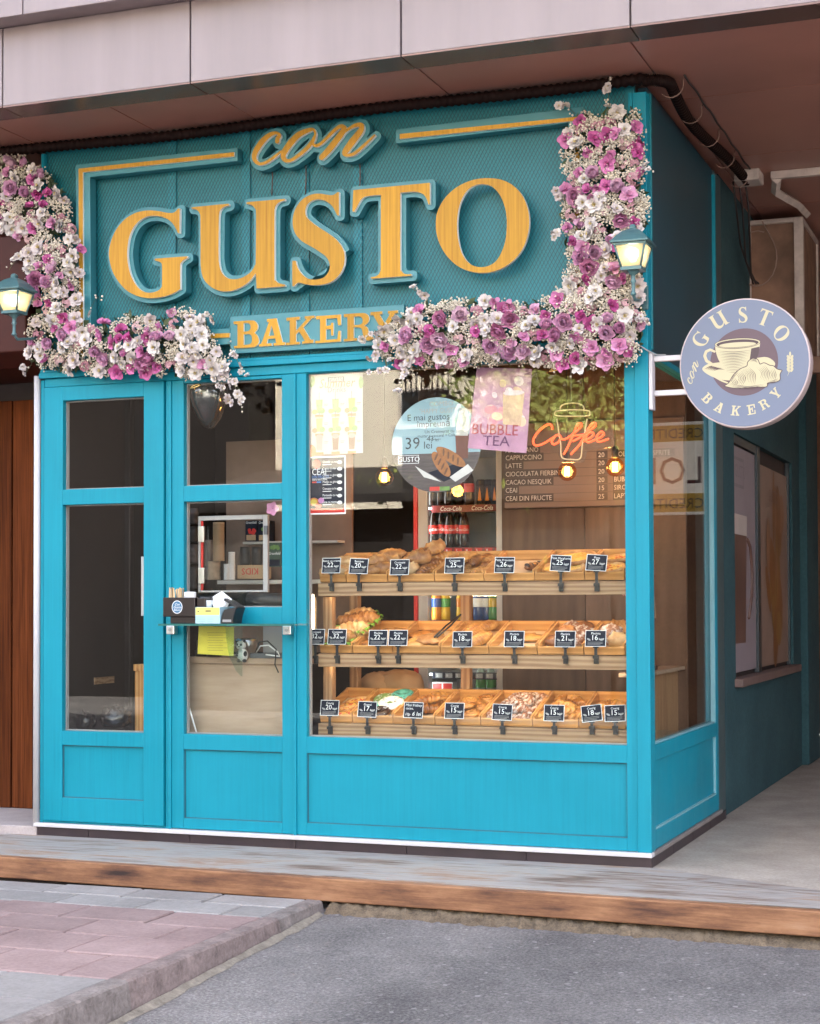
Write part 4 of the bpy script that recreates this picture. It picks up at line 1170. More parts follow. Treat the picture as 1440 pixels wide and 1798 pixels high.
garland('flower garland up the right edge and along the ledge over the display window', PR,
        [(1042, 306), (1045, 444), (1036, 470), (1021, 452), (1078, 494), (960, 573), (978, 590), (990, 565), (1067, 563), (1065, 584), (1087, 578), (776, 560), (808, 555), (751, 605), (774, 595), (895, 561), (876, 581), (890, 622), (861, 608), (920, 617), (1085, 330), (1090, 385), (1010, 345), (715, 592)],
        dict(hyd=36, mag=62, whi=54, gyp=520, leaf=1500), lambda p: .95 if p[0] < 735 else .20, 9,
        [([(755, 530), (745, 516), (724, 508)], 9), ([(680, 600), (655, 585), (632, 600)], 10), ([(690, 630), (672, 650), (650, 652)], 9), ([(710, 640), (706, 665), (702, 692)], 13), ([(1010, 200), (995, 185), (982, 190)], 8), ([(1072, 195), (1068, 165), (1070, 138)], 12), ([(1120, 300), (1138, 290), (1146, 302)], 8), ([(1110, 545), (1130, 560), (1142, 566)], 7), ([(990, 400), (975, 408), (970, 420)], 6), ([(670, 610), (660, 625), (648, 632)], 9), ([(985, 340), (975, 350), (980, 330)], 5)])

# ------------------------------------------------------------------ wall lanterns
WARM = emit('lit_bulb', (1.0, .86, .62, 1), 1.2)
LANT = mat('lantern_teal', (.060, .135, .145, 1), .35, var=.12, scale=14, metal=.1)
def frosted(name, c, k):
    m = bpy.data.materials.new(name); m.use_nodes = True
    t = m.node_tree; t.nodes.clear()
    out = t.nodes.new('ShaderNodeOutputMaterial'); mix = t.nodes.new('ShaderNodeMixShader')
    tr = t.nodes.new('ShaderNodeBsdfTransparent'); tl = t.nodes.new('ShaderNodeBsdfTranslucent'); tl.inputs[0].default_value = c
    mix.inputs[0].default_value = k
    t.links.new(tr.outputs[0], mix.inputs[1]); t.links.new(tl.outputs[0], mix.inputs[2]); t.links.new(mix.outputs[0], out.inputs[0])
    return m
LGLASS = frosted('lantern_glass', (.85, .72, .50, 1), .38)
def lantern(loc, label, side):
    root = thing('wall_lantern', loc, label, 'lantern', 'lit wall lanterns')
    L = V(loc)
    def fr4(z0, h0, z1, h1, w):
        m = MB()
        for sx, sy in ((-1, -1), (1, -1), (1, 1), (-1, 1)):
            m.rod(L + V((sx * h0, sy * h0, z0)), L + V((sx * h1, sy * h1, z1)), w, 6)
        return m
    b = fr4(.012, .047, .125, .076, .0055)
    b.box(L.x - .052, L.x + .052, L.y - .052, L.y + .052, L.z, L.z + .016)
    for s in (-1, 1):
        b.box(L.x - .080, L.x + .080, L.y + s * .076 - .005, L.y + s * .076 + .005, L.z + .118, L.z + .130)
        b.box(L.x + s * .076 - .005, L.x + s * .076 + .005, L.y - .0705, L.y + .0705, L.z + .118, L.z + .130)
    put('cage', b, LANT, root)
    m = MB()
    for (s1, s2) in ((( -1, -1), (1, -1)), ((1, -1), (1, 1)), ((1, 1), (-1, 1)), ((-1, 1), (-1, -1))):
        p = [L + V((s1[0] * .046, s1[1] * .046, .018)), L + V((s2[0] * .046, s2[1] * .046, .018)), L + V((s2[0] * .074, s2[1] * .074, .116)), L + V((s1[0] * .074, s1[1] * .074, .116))]
        nn = (p[1] - p[0]).cross(p[3] - p[0]).normalized() * .0012
        m = MB().add([q - nn for q in p] + [q + nn for q in p], [(0, 3, 2, 1), (4, 5, 6, 7), (0, 1, 5, 4), (1, 2, 6, 5), (2, 3, 7, 6), (3, 0, 4, 7)])
        put('pane', m, LGLASS, root)
    r = MB()
    prof = [(.094, .128), (.094, .136), (.070, .165), (.044, .190), (.030, .198), (.014, .206), (.016, .216), (.010, .228)]
    rings = [[L + V((sx * h, sy * h, z)) for sx, sy in ((-1, -1), (1, -1), (1, 1), (-1, 1))] for h, z in prof]
    r.v = [tuple(p) for q in rings for p in q]
    for i in range(len(prof) - 1):
        for k in range(4): r.f.append((i * 4 + k, i * 4 + (k + 1) % 4, (i + 1) * 4 + (k + 1) % 4, (i + 1) * 4 + k))
    r.f += [(3, 2, 1, 0), tuple(4 * (len(prof) - 1) + k for k in range(4))]
    r.m = [0] * len(r.f); r.sm = [False] * len(r.f)
    put('roof', r, LANT, root, bev=.002)
    put('bulb', MB().lathe([(.004, .045), (.013, .047), (.016, .058), (.025, .074), (.028, .088), (.024, .103), (.012, .112), (.002, .114)], 14, L), WARM, root)
    put('bulb_holder', MB().lathe([(.017, .016), (.017, .044), (.010, .046)], 12, L), LANT, root)
    put('stem', MB().lathe([(.010, -.12), (.016, -.112), (.009, -.10), (.009, -.06), (.015, -.05), (.010, -.04), (.012, -.02), (.030, -.004), (.032, 0)], 12, L), LANT, root)
    put('arm', MB().tube([L + V((0, 0, -.112)), L + V((0, .03, -.135)), L + V((side * .02, .13, -.12)), L + V((side * .03, .235, -.09))], .008, 8), LANT, root)
    put('wall_plate', MB().box(L.x + side * .03 - .02, L.x + side * .03 + .02, L.y + .232, L.y + .245, L.z - .15, L.z - .03), LANT, root, bev=.003)
    root.scale = (.9, .9, .9)
    ld = bpy.data.lights.new('lantern_light', 'POINT'); ld.energy = .03; ld.color = (1, .80, .52); ld.shadow_soft_size = .03
    lo = bpy.data.objects.new('lantern_light', ld); COL.objects.link(lo); lo.parent = root; lo.location = (0, -.036, .085)
p = at(1112, 476, -.25)
lantern((p.x, -.25, p.z), 'lit teal lantern on the shop corner in front of the right garland', 0)
p = at(25, 552, -.25)
lantern((p.x, -.25, p.z), 'lit teal lantern at the left edge beside the maroon awning box', 1.2)

# ------------------------------------------------------------------ round blade sign
RC = V((.424, .03, 2.176)); RR = .2875
rs = thing('round_sign', (RC.x, RC.y, RC.z - RR), 'round blue blade sign with cup and croissant drawing', 'sign')
RB = mat('sign_blue', S(142, 155, 185, .47), .45, var=.03, scale=3)
RM = mat('sign_mauve', S(122, 92, 108, .45), .45, var=.04)
RC_ = mat('sign_cream', S(240, 228, 186, .55), .45, var=.03)
RIM = mat('sign_rim', (.52, .42, .42, 1), .35, var=.1)
circ = lambda r, n=64: [(r * math.cos(2 * PI * k / n), r * math.sin(2 * PI * k / n)) for k in range(n)]
RF = (RC, V((1, 0, 0)), V((0, 0, 1)), V((0, -1, 0)))
put('rim', MB().prism([circ(RR)], RF, -.10, -.0005, smooth=True), RIM, rs, bev=.004)
put('face', MB().prism([circ(RR - .006)], RF, -.0005, .003), RB, rs)
put('roundel', MB().prism([circ(.1495)], (RC + V((0, 0, .004)), RF[1], RF[2], RF[3]), .003, .0036), RM, rs)
def zl(pts):                                            # drawing coordinates to sign plane
    out = []
    for p in pts:
        w = at(1130 + p[0] / 4.645, 500 + p[1] / 4.645, .027); out.append((w.x - RC.x, w.z - RC.z))
    return out
art = MB()
D0 = .0042
def A(pts, mi, d, k=6): art.flat(zl(loop(pts, k)), RF, d, mi)
A([(480, 690), (520, 650), (600, 635), (900, 600), (1000, 590), (1060, 620), (1070, 660), (1000, 720), (880, 770), (760, 780), (640, 775), (540, 740)], 0, D0)
for k in range(6):
    o = k * 14
    A([(495 + o, 690 + k * 3, c), (540 + o, 665 + k * 4), (600 + o, 655 + k * 8, c), (545 + o, 671 + k * 4)], 1, D0 + .0003)
A([(560, 745, c), (700, 800), (760, 830, c), (640, 790)], 0, D0 + .0001)
A([(583, 480, c), (590, 540), (612, 610), (655, 675), (700, 712), (760, 728), (840, 715), (900, 650), (930, 580), (945, 520), (953, 470, c), (770, 520)], 0, D0 + .0004)
A([(880, 520, c), (946, 505, c), (940, 560), (925, 600), (880, 690), (820, 720), (860, 640)], 1, D0 + .0006)
for k in range(14):
    y = 538 + k * 13
    x0 = 598 + (k * 1.9) ** 1.32; x1 = 885 - k * 5
    A([(x0, y, c), ((x0 + x1) / 2, y + 8), (x1, y - 6, c), ((x0 + x1) / 2, y + 13 - k * .2)], 1, D0 + .0007, 5)
for (rx, ry, cy_, mi, d) in ((188, 44, 478, 1, .0008), (184, 39, 478, 0, .0009), (172, 33, 480, 1, .0010), (150, 20, 489, 0, .0011)):
    A([(768 + rx * math.cos(a), cy_ + ry * math.sin(a) - .06 * rx * math.cos(a)) for a in [k * PI / 8 for k in range(16)]], mi, D0 + d, 3)
hd = [(580, 545, 9), (545, 530, 10), (512, 545, 11), (500, 580, 12), (515, 620, 12), (560, 650, 12), (620, 668, 10)]
hs_ = []
for a, b in zip(hd[:-1], hd[1:]):
    p, q = zl([a[:2], b[:2]]); hs_.append((p[0], p[1], a[2] * .00054, q[0], q[1], b[2] * .00054))
art.prism(grow(None, 0, .002, hs_), RF, D0, D0 + .0012, 0)
CR = [(665, 825, c), (700, 800), (735, 740), (790, 690), (845, 665), (855, 630), (890, 605), (930, 612), (950, 650), (985, 640), (1030, 660), (1060, 665), (1090, 690), (1128, 700, c), (1112, 730), (1110, 775), (1060, 795), (1010, 800), (1000, 830), (900, 832), (800, 842), (720, 838)]
for g_ in grow([zl(loop(CR))], .0035, .003)[:1]: art.flat(g_, RF, D0 + .0013, 1)
A(CR, 0, D0 + .0014)
for (a, b, m_, n_) in (((850, 660), (905, 830), (915, 730), 7), ((985, 645), (1012, 800), (1030, 720), 6), ((790, 692), (800, 838), (835, 760), 5), ((735, 745), (730, 830), (770, 800), 4), ((1060, 668), (1065, 793), (1085, 735), 4)):
    for k in range(n_):
        o = -k * 13
        s0 = k * 4
        A([(a[0] + o, a[1] + s0 + 5, c), (m_[0] + o, m_[1]), (b[0] + o, b[1] - s0 - 4, c), (m_[0] + o - 5 + k * .4, m_[1])], 1, D0 + .0016, 4)
for (a, b, m_, n_) in (((690, 822), (1000, 826), (850, 846), 3), ((1015, 796), (1105, 770), (1060, 790), 2), ((870, 625), (935, 640), (905, 618), 3), ((705, 806), (780, 706), (738, 752), 3)):
    for k in range(n_):
        o = k * 9
        A([(a[0] + o * .4, a[1] - o, c), (m_[0], m_[1] - o), (b[0] - o * .4, b[1] - o, c), (m_[0], m_[1] - o + 5)], 1, D0 + .0017, 4)
put('cup_and_croissant', art, [RC_, mat('sign_ink', S(104, 76, 86, .4), .5)], rs)
def norm_loops(lps):
    xs_, ys_ = [p[0] for p in lps[0]], [p[1] for p in lps[0]]
    h = max(ys_) - min(ys_); cx, cy_ = (max(xs_) + min(xs_)) / 2, (max(ys_) + min(ys_)) / 2
    return [[((p[0] - cx) / h, (p[1] - cy_) / h) for p in l] for l in lps]
def arc_letter(k, x, y, h, rot, sx=1.0):
    cr, sr = math.cos(rot), math.sin(rot)
    lp = [[(x + h * (p[0] * sx * cr - p[1] * sr), y + h * (p[0] * sx * sr + p[1] * cr)) for p in l] for l in norm_loops(GLYW[k])]
    put('letter', MB().prism(lp, RF, .003, .0042), RC_, rs)
for k, (X, Y), rot in zip('GUSTO', ((465, 445), (615, 290), (812, 245), (990, 268), (1125, 395)), (56, 30, 2, -23, -52)):
    p = zl([(X, Y)])[0]; arc_letter(k, p[0], p[1], .070, math.radians(rot), .86)
for k, (X, Y), rot in zip('BAKERY', ((520, 925), (618, 1000), (752, 1027), (878, 1018), (985, 975), (1080, 885)), (-47, -30, -8, 8, 27, 46)):
    p = zl([(X, Y)])[0]; arc_letter(k, p[0], p[1], .044, math.radians(rot), .8)
cg = grow(None, .0015, .0035, cs)
xs_ = [p[0] for l in cg for p in l]; ys_ = [p[1] for l in cg for p in l]
kx, cx_, cy_ = .108 / (max(xs_) - min(xs_)), (max(xs_) + min(xs_)) / 2, (max(ys_) + min(ys_)) / 2
p0 = zl([(405, 712)])[0]; an = math.radians(70)
put('script_word', MB().prism([[(p0[0] + kx * ((p[0] - cx_) * math.cos(an) - (p[1] - cy_) * math.sin(an)), p0[1] + kx * ((p[0] - cx_) * math.sin(an) + (p[1] - cy_) * math.cos(an))) for p in l] for l in cg], RF, .003, .0042), RC_, rs)
wh = MB()
for k in range(5):
    for s in (-1, 1):
        p = zl([(1196 + s * 14, 590 + k * 26)])[0]
        wh.ell(p[0], p[1], .0058, .0105, RF, .0035 + .0001 * (s + 1), 0, 12, s * -.5)
p = zl([(1196, 565)])[0]; wh.ell(p[0], p[1], .0045, .011, RF, .0036, 0, 12)
wh.flat(zl([(1194, 560), (1198, 560), (1192, 710), (1172, 750), (1188, 705)]), RF, .0034)
put('wheat_ear', wh, RC_, rs)
put('wall_plate', MB().box(.002, .018, .002, .06, 1.985, 2.245), WHITE, rs, bev=.002)
for z in (2.218, 2.062):
    put('arm', MB().box(.0185, RC.x - .26 if z > 2.1 else RC.x - .25, .035, .062, z - .012, z + .012), WHITE, rs, bev=.002)
put('cable', MB().tube([(-.09, -.06, 2.30), (-.03, -.05, 2.27), (.0, -.03, 2.25), (.03, .03, 2.234), (.07, .05, 2.235)], .004, 5), GREY, rs)
# ------------------------------------------------------------------ inside the shop
def bx(px0, px1, py0, py1, y, t=.01):                   # world extents of a photo rectangle standing at depth y
    a, b = at(px0, (py0 + py1) / 2, y), at(px1, (py0 + py1) / 2, y)
    c_, d = at((px0 + px1) / 2, py1, y), at((px0 + px1) / 2, py0, y)
    return (a.x, b.x, y, y + t, c_.z, d.z)
OAK = wood('oak_board', (.25, .135, .068, 1), (.43, .275, .155, 1), (1, 12, 12), 3.5, .5, .15, .4, 3)
OAKV = wood('oak_upright', (.24, .12, .058, 1), (.41, .24, .125, 1), (12, 12, 1), 3.5, .5, .15, .4, 3)
OAKP = wood('pale_oak_panel', (.36, .245, .165, 1), (.52, .39, .28, 1), (1.1, 7, 7), 2.2, .5, .08, .0, 2)
TRAYW = wood('tray_wood', (.46, .205, .058, 1), (.64, .335, .115, 1), (1.2, 1.2, 12), 5, .5, .1, .3, 3)
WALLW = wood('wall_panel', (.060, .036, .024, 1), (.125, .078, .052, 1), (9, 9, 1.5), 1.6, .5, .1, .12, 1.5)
KRAFT = mat('kraft_paper', (.46, .30, .17, 1), .8, var=.15, bump=.15)
PAPER = mat('liner_paper', (.60, .43, .26, 1), .7, var=.12, scale=9, bump=.2)
CARD = mat('slate_card', (.010, .013, .026, 1), .55, var=.1, spec=.12)
INK = mat('white_print', (.80, .80, .80, 1), .5, var=.02)
GOLD = mat('brass', (.75, .52, .20, 1), .25, metal=1.0, var=.1)
LED = emit('led_strip', (1.0, .80, .55, 1), 4.5)

wallp = thing('back_wall', (-1.4, 1.8, 0), 'brown wood panelled wall at the back of the shop', 'wall')
wx = [-3.12, -2.66, -2.195, -1.782, -1.058, -.60, -.064]
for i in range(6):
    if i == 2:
        put('doorway', MB().box(wx[i] + .002, wx[i + 1] - .002, 1.812, 1.8195, .006, 2.62), mat('doorway_dark', (.010, .006, .005, 1), .8), wallp)  # flat dark sheet, the opening's shade is put into its colour
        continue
    put('panel', MB().box(wx[i] + .002, wx[i + 1] - .002, 1.795 if i < 4 else 1.135, 1.8195 if i < 4 else 1.165, .006, 2.60), WALLW if i > 1 else mat('dark_panel', (.018, .011, .009, 1), .7, spec=.1), wallp)  # left panels take a darker copy, shade of those bays in colour
put('door_edge', MB().box(-2.206, -2.194, 1.77, 1.794, .006, 2.62), OAKV, wallp)
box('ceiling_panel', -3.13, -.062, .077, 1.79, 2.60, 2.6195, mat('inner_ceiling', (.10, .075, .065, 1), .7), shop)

# menu board with letter strips
x0, x1, z0, z1 = at(886, 893, 1.11).x, -.07, at(886, 893, 1.11).z, at(886, 745, 1.11).z
mb_ = thing('menu_board', (-.7, 1.1, z0), 'wide beige letter board menu on the back wall', 'menu board')
put('board', MB().box(x0, x1, 1.11, 1.134, z0, z1), mat('board_beige', (.16, .11, .088, 1), .5, var=.08), mb_, bev=.004)
mf = FR(1.1095)
rows = [('AMERICANO', 791, ''), ('CAPPUCCINO', 804, '20'), ('LATTE', 818, '20'), ('CIOCOLATA FIERBINTE', 832.5, '20'), ('CACAO NESQUIK', 847, '20'), ('CEAI', 861, '15'), ('CEAI DIN FRUCTE', 875.5, '25')]
rt = ['', 'COLA FANTA SPRITE', '', '', 'BUBBLE TEA', 'SIROP', 'LAPTE']
tx = MB()
for i, (s_, py, pr) in enumerate(rows):
    p = at(887, py, 1.1095); h = .034
    vs_, fs_, w = text2d(s_)
    k = .037
    wtot = w * k * .86
    tx.rect(p.x - .004, p.x + wtot + .012, p.z - h * .62, p.z + h * .62, mf, .0004, 0)
    tx.text(s_, p.x + .002, p.z - .0135, k, mf, .0012, 1, sx=.86)
    tx.rect(x0 + .01, x1 - .01, p.z - h * .70, p.z - h * .64, mf, .0006, 2)
    if pr:
        q = at(1049, py, 1.1095); tx.rect(q.x - .004, q.x + .055, p.z - h * .6, p.z + h * .6, mf, .0004, 0); tx.text(pr, q.x + .004, p.z - .0135, k * .95, mf, .0012, 1)
    if rt[i]:
        q = at(1078, py, 1.1095); vs_, fs_, w2 = text2d(rt[i]); tx.rect(q.x - .004, min(x1 - .01, q.x + w2 * k * .9 + .01), p.z - h * .62, p.z + h * .62, mf, .0004, 0); tx.text(rt[i], q.x, p.z - .0135, k, mf, .0012, 1, sx=.86)
q = at(1078, 770, 1.1095)
put('lettering', tx, [mat('strip_dark', (.035, .022, .02, 1), .4), mat('menu_letter', (.52, .47, .44, 1), .5), mat('groove', (.06, .04, .035, 1), .6)], mb_)

# drinks fridge
ordn = ['first', 'second', 'third', 'fourth', 'fifth', 'sixth', 'seventh']
fr = thing('drinks_fridge', (-1.32, 1.45, .1), 'glass door drinks fridge with red edge at the back wall', 'fridge')
FX0, FX1, FY0, FY1 = -1.545, -1.062, 1.16, 1.74
FRW = mat('fridge_grey', (.42, .42, .41, 1), .4, var=.06)
put('cabinet', MB().box(FX0, FX0 + .03, FY0 + .03, FY1, .1, 2.2).box(FX1 - .03, FX1, FY0 + .03, FY1, .1, 2.2).box(FX0 + .03, FX1 - .03, FY1 - .03, FY1, .1, 2.2).box(FX0 + .03, FX1 - .03, FY0 + .03, FY1 - .03, .1, .35).box(FX0 + .03, FX1 - .03, FY0 + .03, FY1 - .03, 1.95, 2.2), FRW, fr)
put('red_edge', MB().box(FX0 - .022, FX0 - .001, FY0 - .01, FY0 + .10, .1, 2.2), RED, fr)
put('door_frame', MB().box(FX0, FX0 + .055, FY0, FY0 + .028, .1, 2.2).box(FX1 - .035, FX1, FY0, FY0 + .028, .1, 2.2), FRW, fr, bev=.003)
put('door_pane', MB().box(FX0 + .056, FX1 - .036, FY0 + .010, FY0 + .016, .3, 2.1), GLASS, fr)
put('lamp_bar', MB().box(FX0 + .032, FX0 + .042, FY0 + .04, FY0 + .05, .4, 1.94), emit('fridge_lamp', (.95, .97, 1, 1), 2.4), fr)
shz = [1.645, 1.415, 1.02, .735, .50]
STRIP = mat('price_strip', (.16, .012, .015, 1), .4, var=.1)
for i, z in enumerate(shz):
    s_ = put('shelf', MB().box(FX0 + .032, FX1 - .032, FY0 + .07, FY1 - .04, z - .012, z), STEEL, fr)
    f_ = FR(FY0 + .064)
    b_ = MB().box(FX0 + .057, FX1 - .038, FY0 + .065, FY0 + .0695, z - .030, z + .008)
    put('price_rail', b_, STRIP if i < 2 else CARD, s_)
    t_ = MB()
    if i == 0:
        for x in (-1.44, -1.26, ): t_.text('Coca-Cola', x, z - .022, .036, f_, .001, 0, shear=.25, sx=.8)
    else:
        for k in range(7): t_.rect(-1.47 + k * .058, -1.47 + k * .058 + .04, z - .024, z + .002, f_, .0004, 1).text('%d' % (5 + (k * 3) % 6), -1.465 + k * .058, z - .018, .022, f_, .001, 0)
    put('rail_print', t_, [INK, RED if i < 2 else GREY], s_)
def bottle_mesh(kind):
    tall = .0
    body = MB().lathe([(.022, 0), (.029, .006), (.030, .05), (.027, .075), (.030, .10), (.030, .13), (.024, .165), (.012, .195), (.011, .21)], 12)
    cap = MB().lathe([(.0135, .208), (.0135, .226), (.012, .229)], 10)
    lab = MB().lathe([(.0302, .078), (.0304, .082), (.0306, .122), (.0302, .126)], 12)
    return body.mesh('bottle_body'), cap.mesh('bottle_cap'), lab.mesh('bottle_label')
BT = bottle_mesh(0)
COLA = mat('cola_liquid', (.018, .006, .004, 1), .12, var=.1); ORNG = mat('orange_drink', (.62, .20, .015, 1), .15, var=.1); YEL = mat('yellow_drink', (.66, .40, .02, 1), .15)
BLU = mat('blue_drink', (.02, .06, .22, 1), .15); GRN = mat('green_drink', (.05, .25, .04, 1), .15); WATER = mat('clear_drink', (.25, .34, .30, 1), .1)
def bottle(px, pyb, y, liq, cap, lab, label, group, sc=1.0, txt=None):
    p = at(px, pyb, y)
    t_ = thing('bottle', (p.x, y, p.z), label, 'bottle', group)
    for me, m_, n_ in zip(BT, (liq, cap, lab), ('body', 'cap', 'label_band')):
        o = bpy.data.objects.new(n_, me.copy()); COL.objects.link(o); o.data.materials.append(m_); o.parent = t_; o.scale = (sc, sc, sc)
    if txt:
        f_ = FR(y - .0315 * sc)
        put('label_print', MB().text(txt, p.x, p.z + .094 * sc, .020 * sc, f_, 0, 0, 'C', .85, .25), INK, t_)
for k, px in enumerate((760, 775, 790, 803, 815)):
    bottle(px, 962 - (k % 2), 1.26 + .03 * (k % 2), COLA, RED, RED, 'cola bottle with red cap, %s from the left on the second fridge shelf' % ordn[k], 'cola bottles on the second fridge shelf', .98, 'Coca-Cola')
for k, px in enumerate((757, 772, 788, 806, 824)):
    bottle(px, 889 - (k % 2), 1.26 + .03 * (k % 2), COLA, RED if k > 2 else BLACK, RED if k > 2 else CARD, 'dark cola bottle, %s from the left on the fridge shelf under the round offer' % ordn[k], 'cola bottles on the top fridge shelf', .98)
for k, (px, lq, cp, lb, tx_) in enumerate(((767, ORNG, mat('cap_orange', (.7, .22, .02, 1), .4), BLU, 'orange'), (782, YEL, INK, GRN, 'yellow'), (811, YEL, INK, ORNG, 'amber'), (822, ORNG, mat('cap_orange', (.7, .22, .02, 1)), YEL, 'deep orange'), (840, BLU, mat('cap_blue', (.03, .1, .4, 1), .4), INK, 'first blue'), (855, BLU, mat('cap_blue', (.03, .1, .4, 1)), INK, 'second blue'), (867, GRN, GRN, YEL, 'green'))):
    bottle(px, 1091, 1.26 + .02 * (k % 2), lq, cp, lb, tx_ + ' soft drink bottle on the third fridge shelf', 'soft drink bottles on the third fridge shelf', 1.0)
for k, px in enumerate((845, 862)):
    bottle(px, 1232, 1.27, WATER, GRN, GRN, 'clear water bottle with green cap low in the fridge, %s of two' % ('left', 'right')[k], 'water bottles on the lowest fridge shelf', .98)
canm = MB().lathe([(.020, 0), (.026, .004), (.026, .135), (.021, .145)], 12).mesh('energy_can')
canm.materials.append(CARD)
for k, px in enumerate((845, 858, 871)):
    p = at(px, 889, 1.26)
    t_ = one('energy_can', canm, None, 'slim dark can with orange flame print, %s of three' % ('left', 'middle', 'right')[k], 'can', 'cans on the top fridge shelf', loc=(p.x, 1.26, p.z))
    put('flame_print', MB().flat([(-.010, .03), (.010, .03), (.006, .07), (0, .105), (-.006, .07)], FR(-.0268), 0), ORNG, None, (0, 0, 0)).parent = t_
for k, px in enumerate((768, 786)):
    e = bx(px - 9, px + 9, 1198, 1232, 1.27, .07)
    o = one('juice_pack', MB().box(*e), INK, 'red and white juice pack at the bottom of the fridge, ' + ('left' if k == 0 else 'right') + ' of two', 'carton', 'juice packs in the fridge')
    put('print', MB().rect(e[0] + .004, e[1] - .004, e[4] + .05, e[5] - .006, FR(1.2695), 0), RED, None).parent = o

# ------------------------------------------------------------------ display rack
rack = thing('display_rack', (-.9, .3, .2), 'three tier oak display rack behind the big window', 'display rack')
RX0, RX1 = -1.676, -.128
tiers = [(1.155, 1.218, 1.222), (.810, .873, .877), (.455, .534, .538)]
for i, (a, b_, f_) in enumerate(tiers):
    put('shelf_front', MB().box(RX0, RX1, .112, .134, a, b_), OAK, rack, bev=.002)
    put('shelf_board', MB().add([(RX0, .135, f_ - .022), (RX1, .135, f_ - .022), (RX1, .50, f_ + .092), (RX0, .50, f_ + .092), (RX0, .135, f_ - .006), (RX1, .135, f_ - .006), (RX1, .50, f_ + .105), (RX0, .50, f_ + .105)],
                                [(0, 3, 2, 1), (4, 5, 6, 7), (0, 1, 5, 4), (1, 2, 6, 5), (2, 3, 7, 6), (3, 0, 4, 7)]), OAK, rack)
    if i < 2: put('led_strip', MB().box(RX0 + .05, RX1 - .05, .1345, .146, a + .004, a + .012), LED, rack)  # hidden strips added under the boards to light the trays
for (x, y) in ((RX0 + .002, .17), (RX0 + .002, .50), (-1.075, .505), (RX1 - .05, .505)):
    put('upright', MB().box(x, x + .048, y, y + .045, .01, 1.30 if y > .3 else 1.15), OAKV, rack, bev=.002)
b_ = MB()
for k in range(26):
    e = at(549.5, 1045 + k * 2.6, .155); b_.box(e.x - .004, e.x + .004, .155, .157, e.z - .002, e.z + .002)
put('led_dots', b_, LED, rack)
put('side_strip', MB().box(at(545, 1080, .16).x, at(555, 1080, .16).x, .1575, .165, .86, 1.15), KRAFT, rack)
BED = mat('rack_base', (.20, .12, .07, 1), .6)
put('base_panel', MB().box(RX0, RX1, .14, .155, .01, .45), OAK, rack)

fronts = [[543, 608, 681, 763, 850, 939, 1027, 1097], [543, 619, 689, 773, 858, 943, 1025, 1097], [545, 618, 689, 763, 843, 934, 1015, 1097]]
TR = {}
ordn = ['first', 'second', 'third', 'fourth', 'fifth', 'sixth', 'seventh']
tname = ['top', 'middle', 'bottom']
for ti, fx in enumerate(fronts):
    fz = tiers[ti][2]
    for k in range(7):
        xa = max(RX0, at(fx[k], 1100, .13).x) + .002; xb = min(RX1, at(fx[k + 1], 1100, .13).x) - .002
        o0 = V((xa, .136, fz)); ey = V((0, .345, .105)); n_ = ey.cross(V((-1, 0, 0))).normalized(); n_ = n_ if n_.z > 0 else -n_
        ex = V((xb - xa, 0, 0)); e1 = ey.normalized()
        t_ = thing('wooden_tray', o0, 'slanted wooden tray, %s from the left on the %s tier' % (ordn[k], tname[ti]), 'tray', 'pastry trays on the rack')
        def ob(name, a, b, lo, hi, m_=TRAYW):            # box in tray axes
            c_ = o0 + ex * ((a[0] + b[0]) / 2) + e1 * ((a[1] + b[1]) / 2) + n_ * ((lo + hi) / 2)
            put(name, MB().obox((0, 0, 0), ex * ((b[0] - a[0]) / 2), e1 * ((b[1] - a[1]) / 2), n_ * ((hi - lo) / 2)), m_, t_, c_, bev=.0015)
        D_ = ey.length; tx_ = .009 / ex.x
        ob('base', (0, 0), (1, D_), 0, .006)
        ob('front_board', (0, 0), (1, .009), .0062, .038)
        ob('back_board', (0, D_ - .009), (1, D_), .0062, .052)
        ob('side_board', (0, .0092), (tx_, D_ - .0092), .0062, .050)
        ob('side_board', (1 - tx_, .0092), (1, D_ - .0092), .0062, .050)
        ob('liner', (tx_ * 1.3, .012), (1 - tx_ * 1.3, D_ - .03), .0062, .0075, PAPER)
        TR[(ti, k)] = (o0, ex, e1, n_, D_)

# ---- pastries
def baked(name, stops, rough=.45, sugar=0.0, sc=9):
    m, t, b = nt(name)
    oi = t.nodes.new('ShaderNodeObjectInfo')
    ge = t.nodes.new('ShaderNodeNewGeometry')
    n1 = noise(t, coords(t), sc * 2.2, 5, .6); 
    pn = t.nodes.new('ShaderNodeMath'); pn.operation = 'MULTIPLY_ADD'; pn.inputs[1].default_value = .30
    t.links.new(oi.outputs['Random'], pn.inputs[0]); 
    sb = t.nodes.new('ShaderNodeMath'); sb.operation = 'SUBTRACT'; sb.inputs[1].default_value = .15; t.links.new(n1, sb.inputs[0]); t.links.new(sb.outputs[0], pn.inputs[2])
    col = ramp(t, pn.outputs[0], stops)
    if sugar:
        n2 = noise(t, coords(t), 60, 3, .7)
        mx = t.nodes.new('ShaderNodeMix'); mx.data_type = 'RGBA'
        t.links.new(ramp(t, n2, [(.56 - sugar * .2, (0, 0, 0, 1)), (.62, (.75, .75, .75, 1))]), mx.inputs[0]); t.links.new(col, mx.inputs[6]); mx.inputs[7].default_value = (.74, .68, .62, 1)
        col = mx.outputs[2]
    t.links.new(col, b.inputs['Base Color'])
    b.inputs['Roughness'].default_value = rough
    bumpn(t, b, noise(t, coords(t), 70, 4, .7), .4, .003)
    return m
CRUST = baked('golden_crust', [(.28, (.12, .034, .006, 1)), (.45, (.33, .125, .025, 1)), (.64, (.54, .27, .075, 1))], .35)
BREAD = baked('pale_crust', [(.28, (.22, .08, .02, 1)), (.48, (.44, .21, .07, 1)), (.68, (.62, .40, .19, 1))], .5)
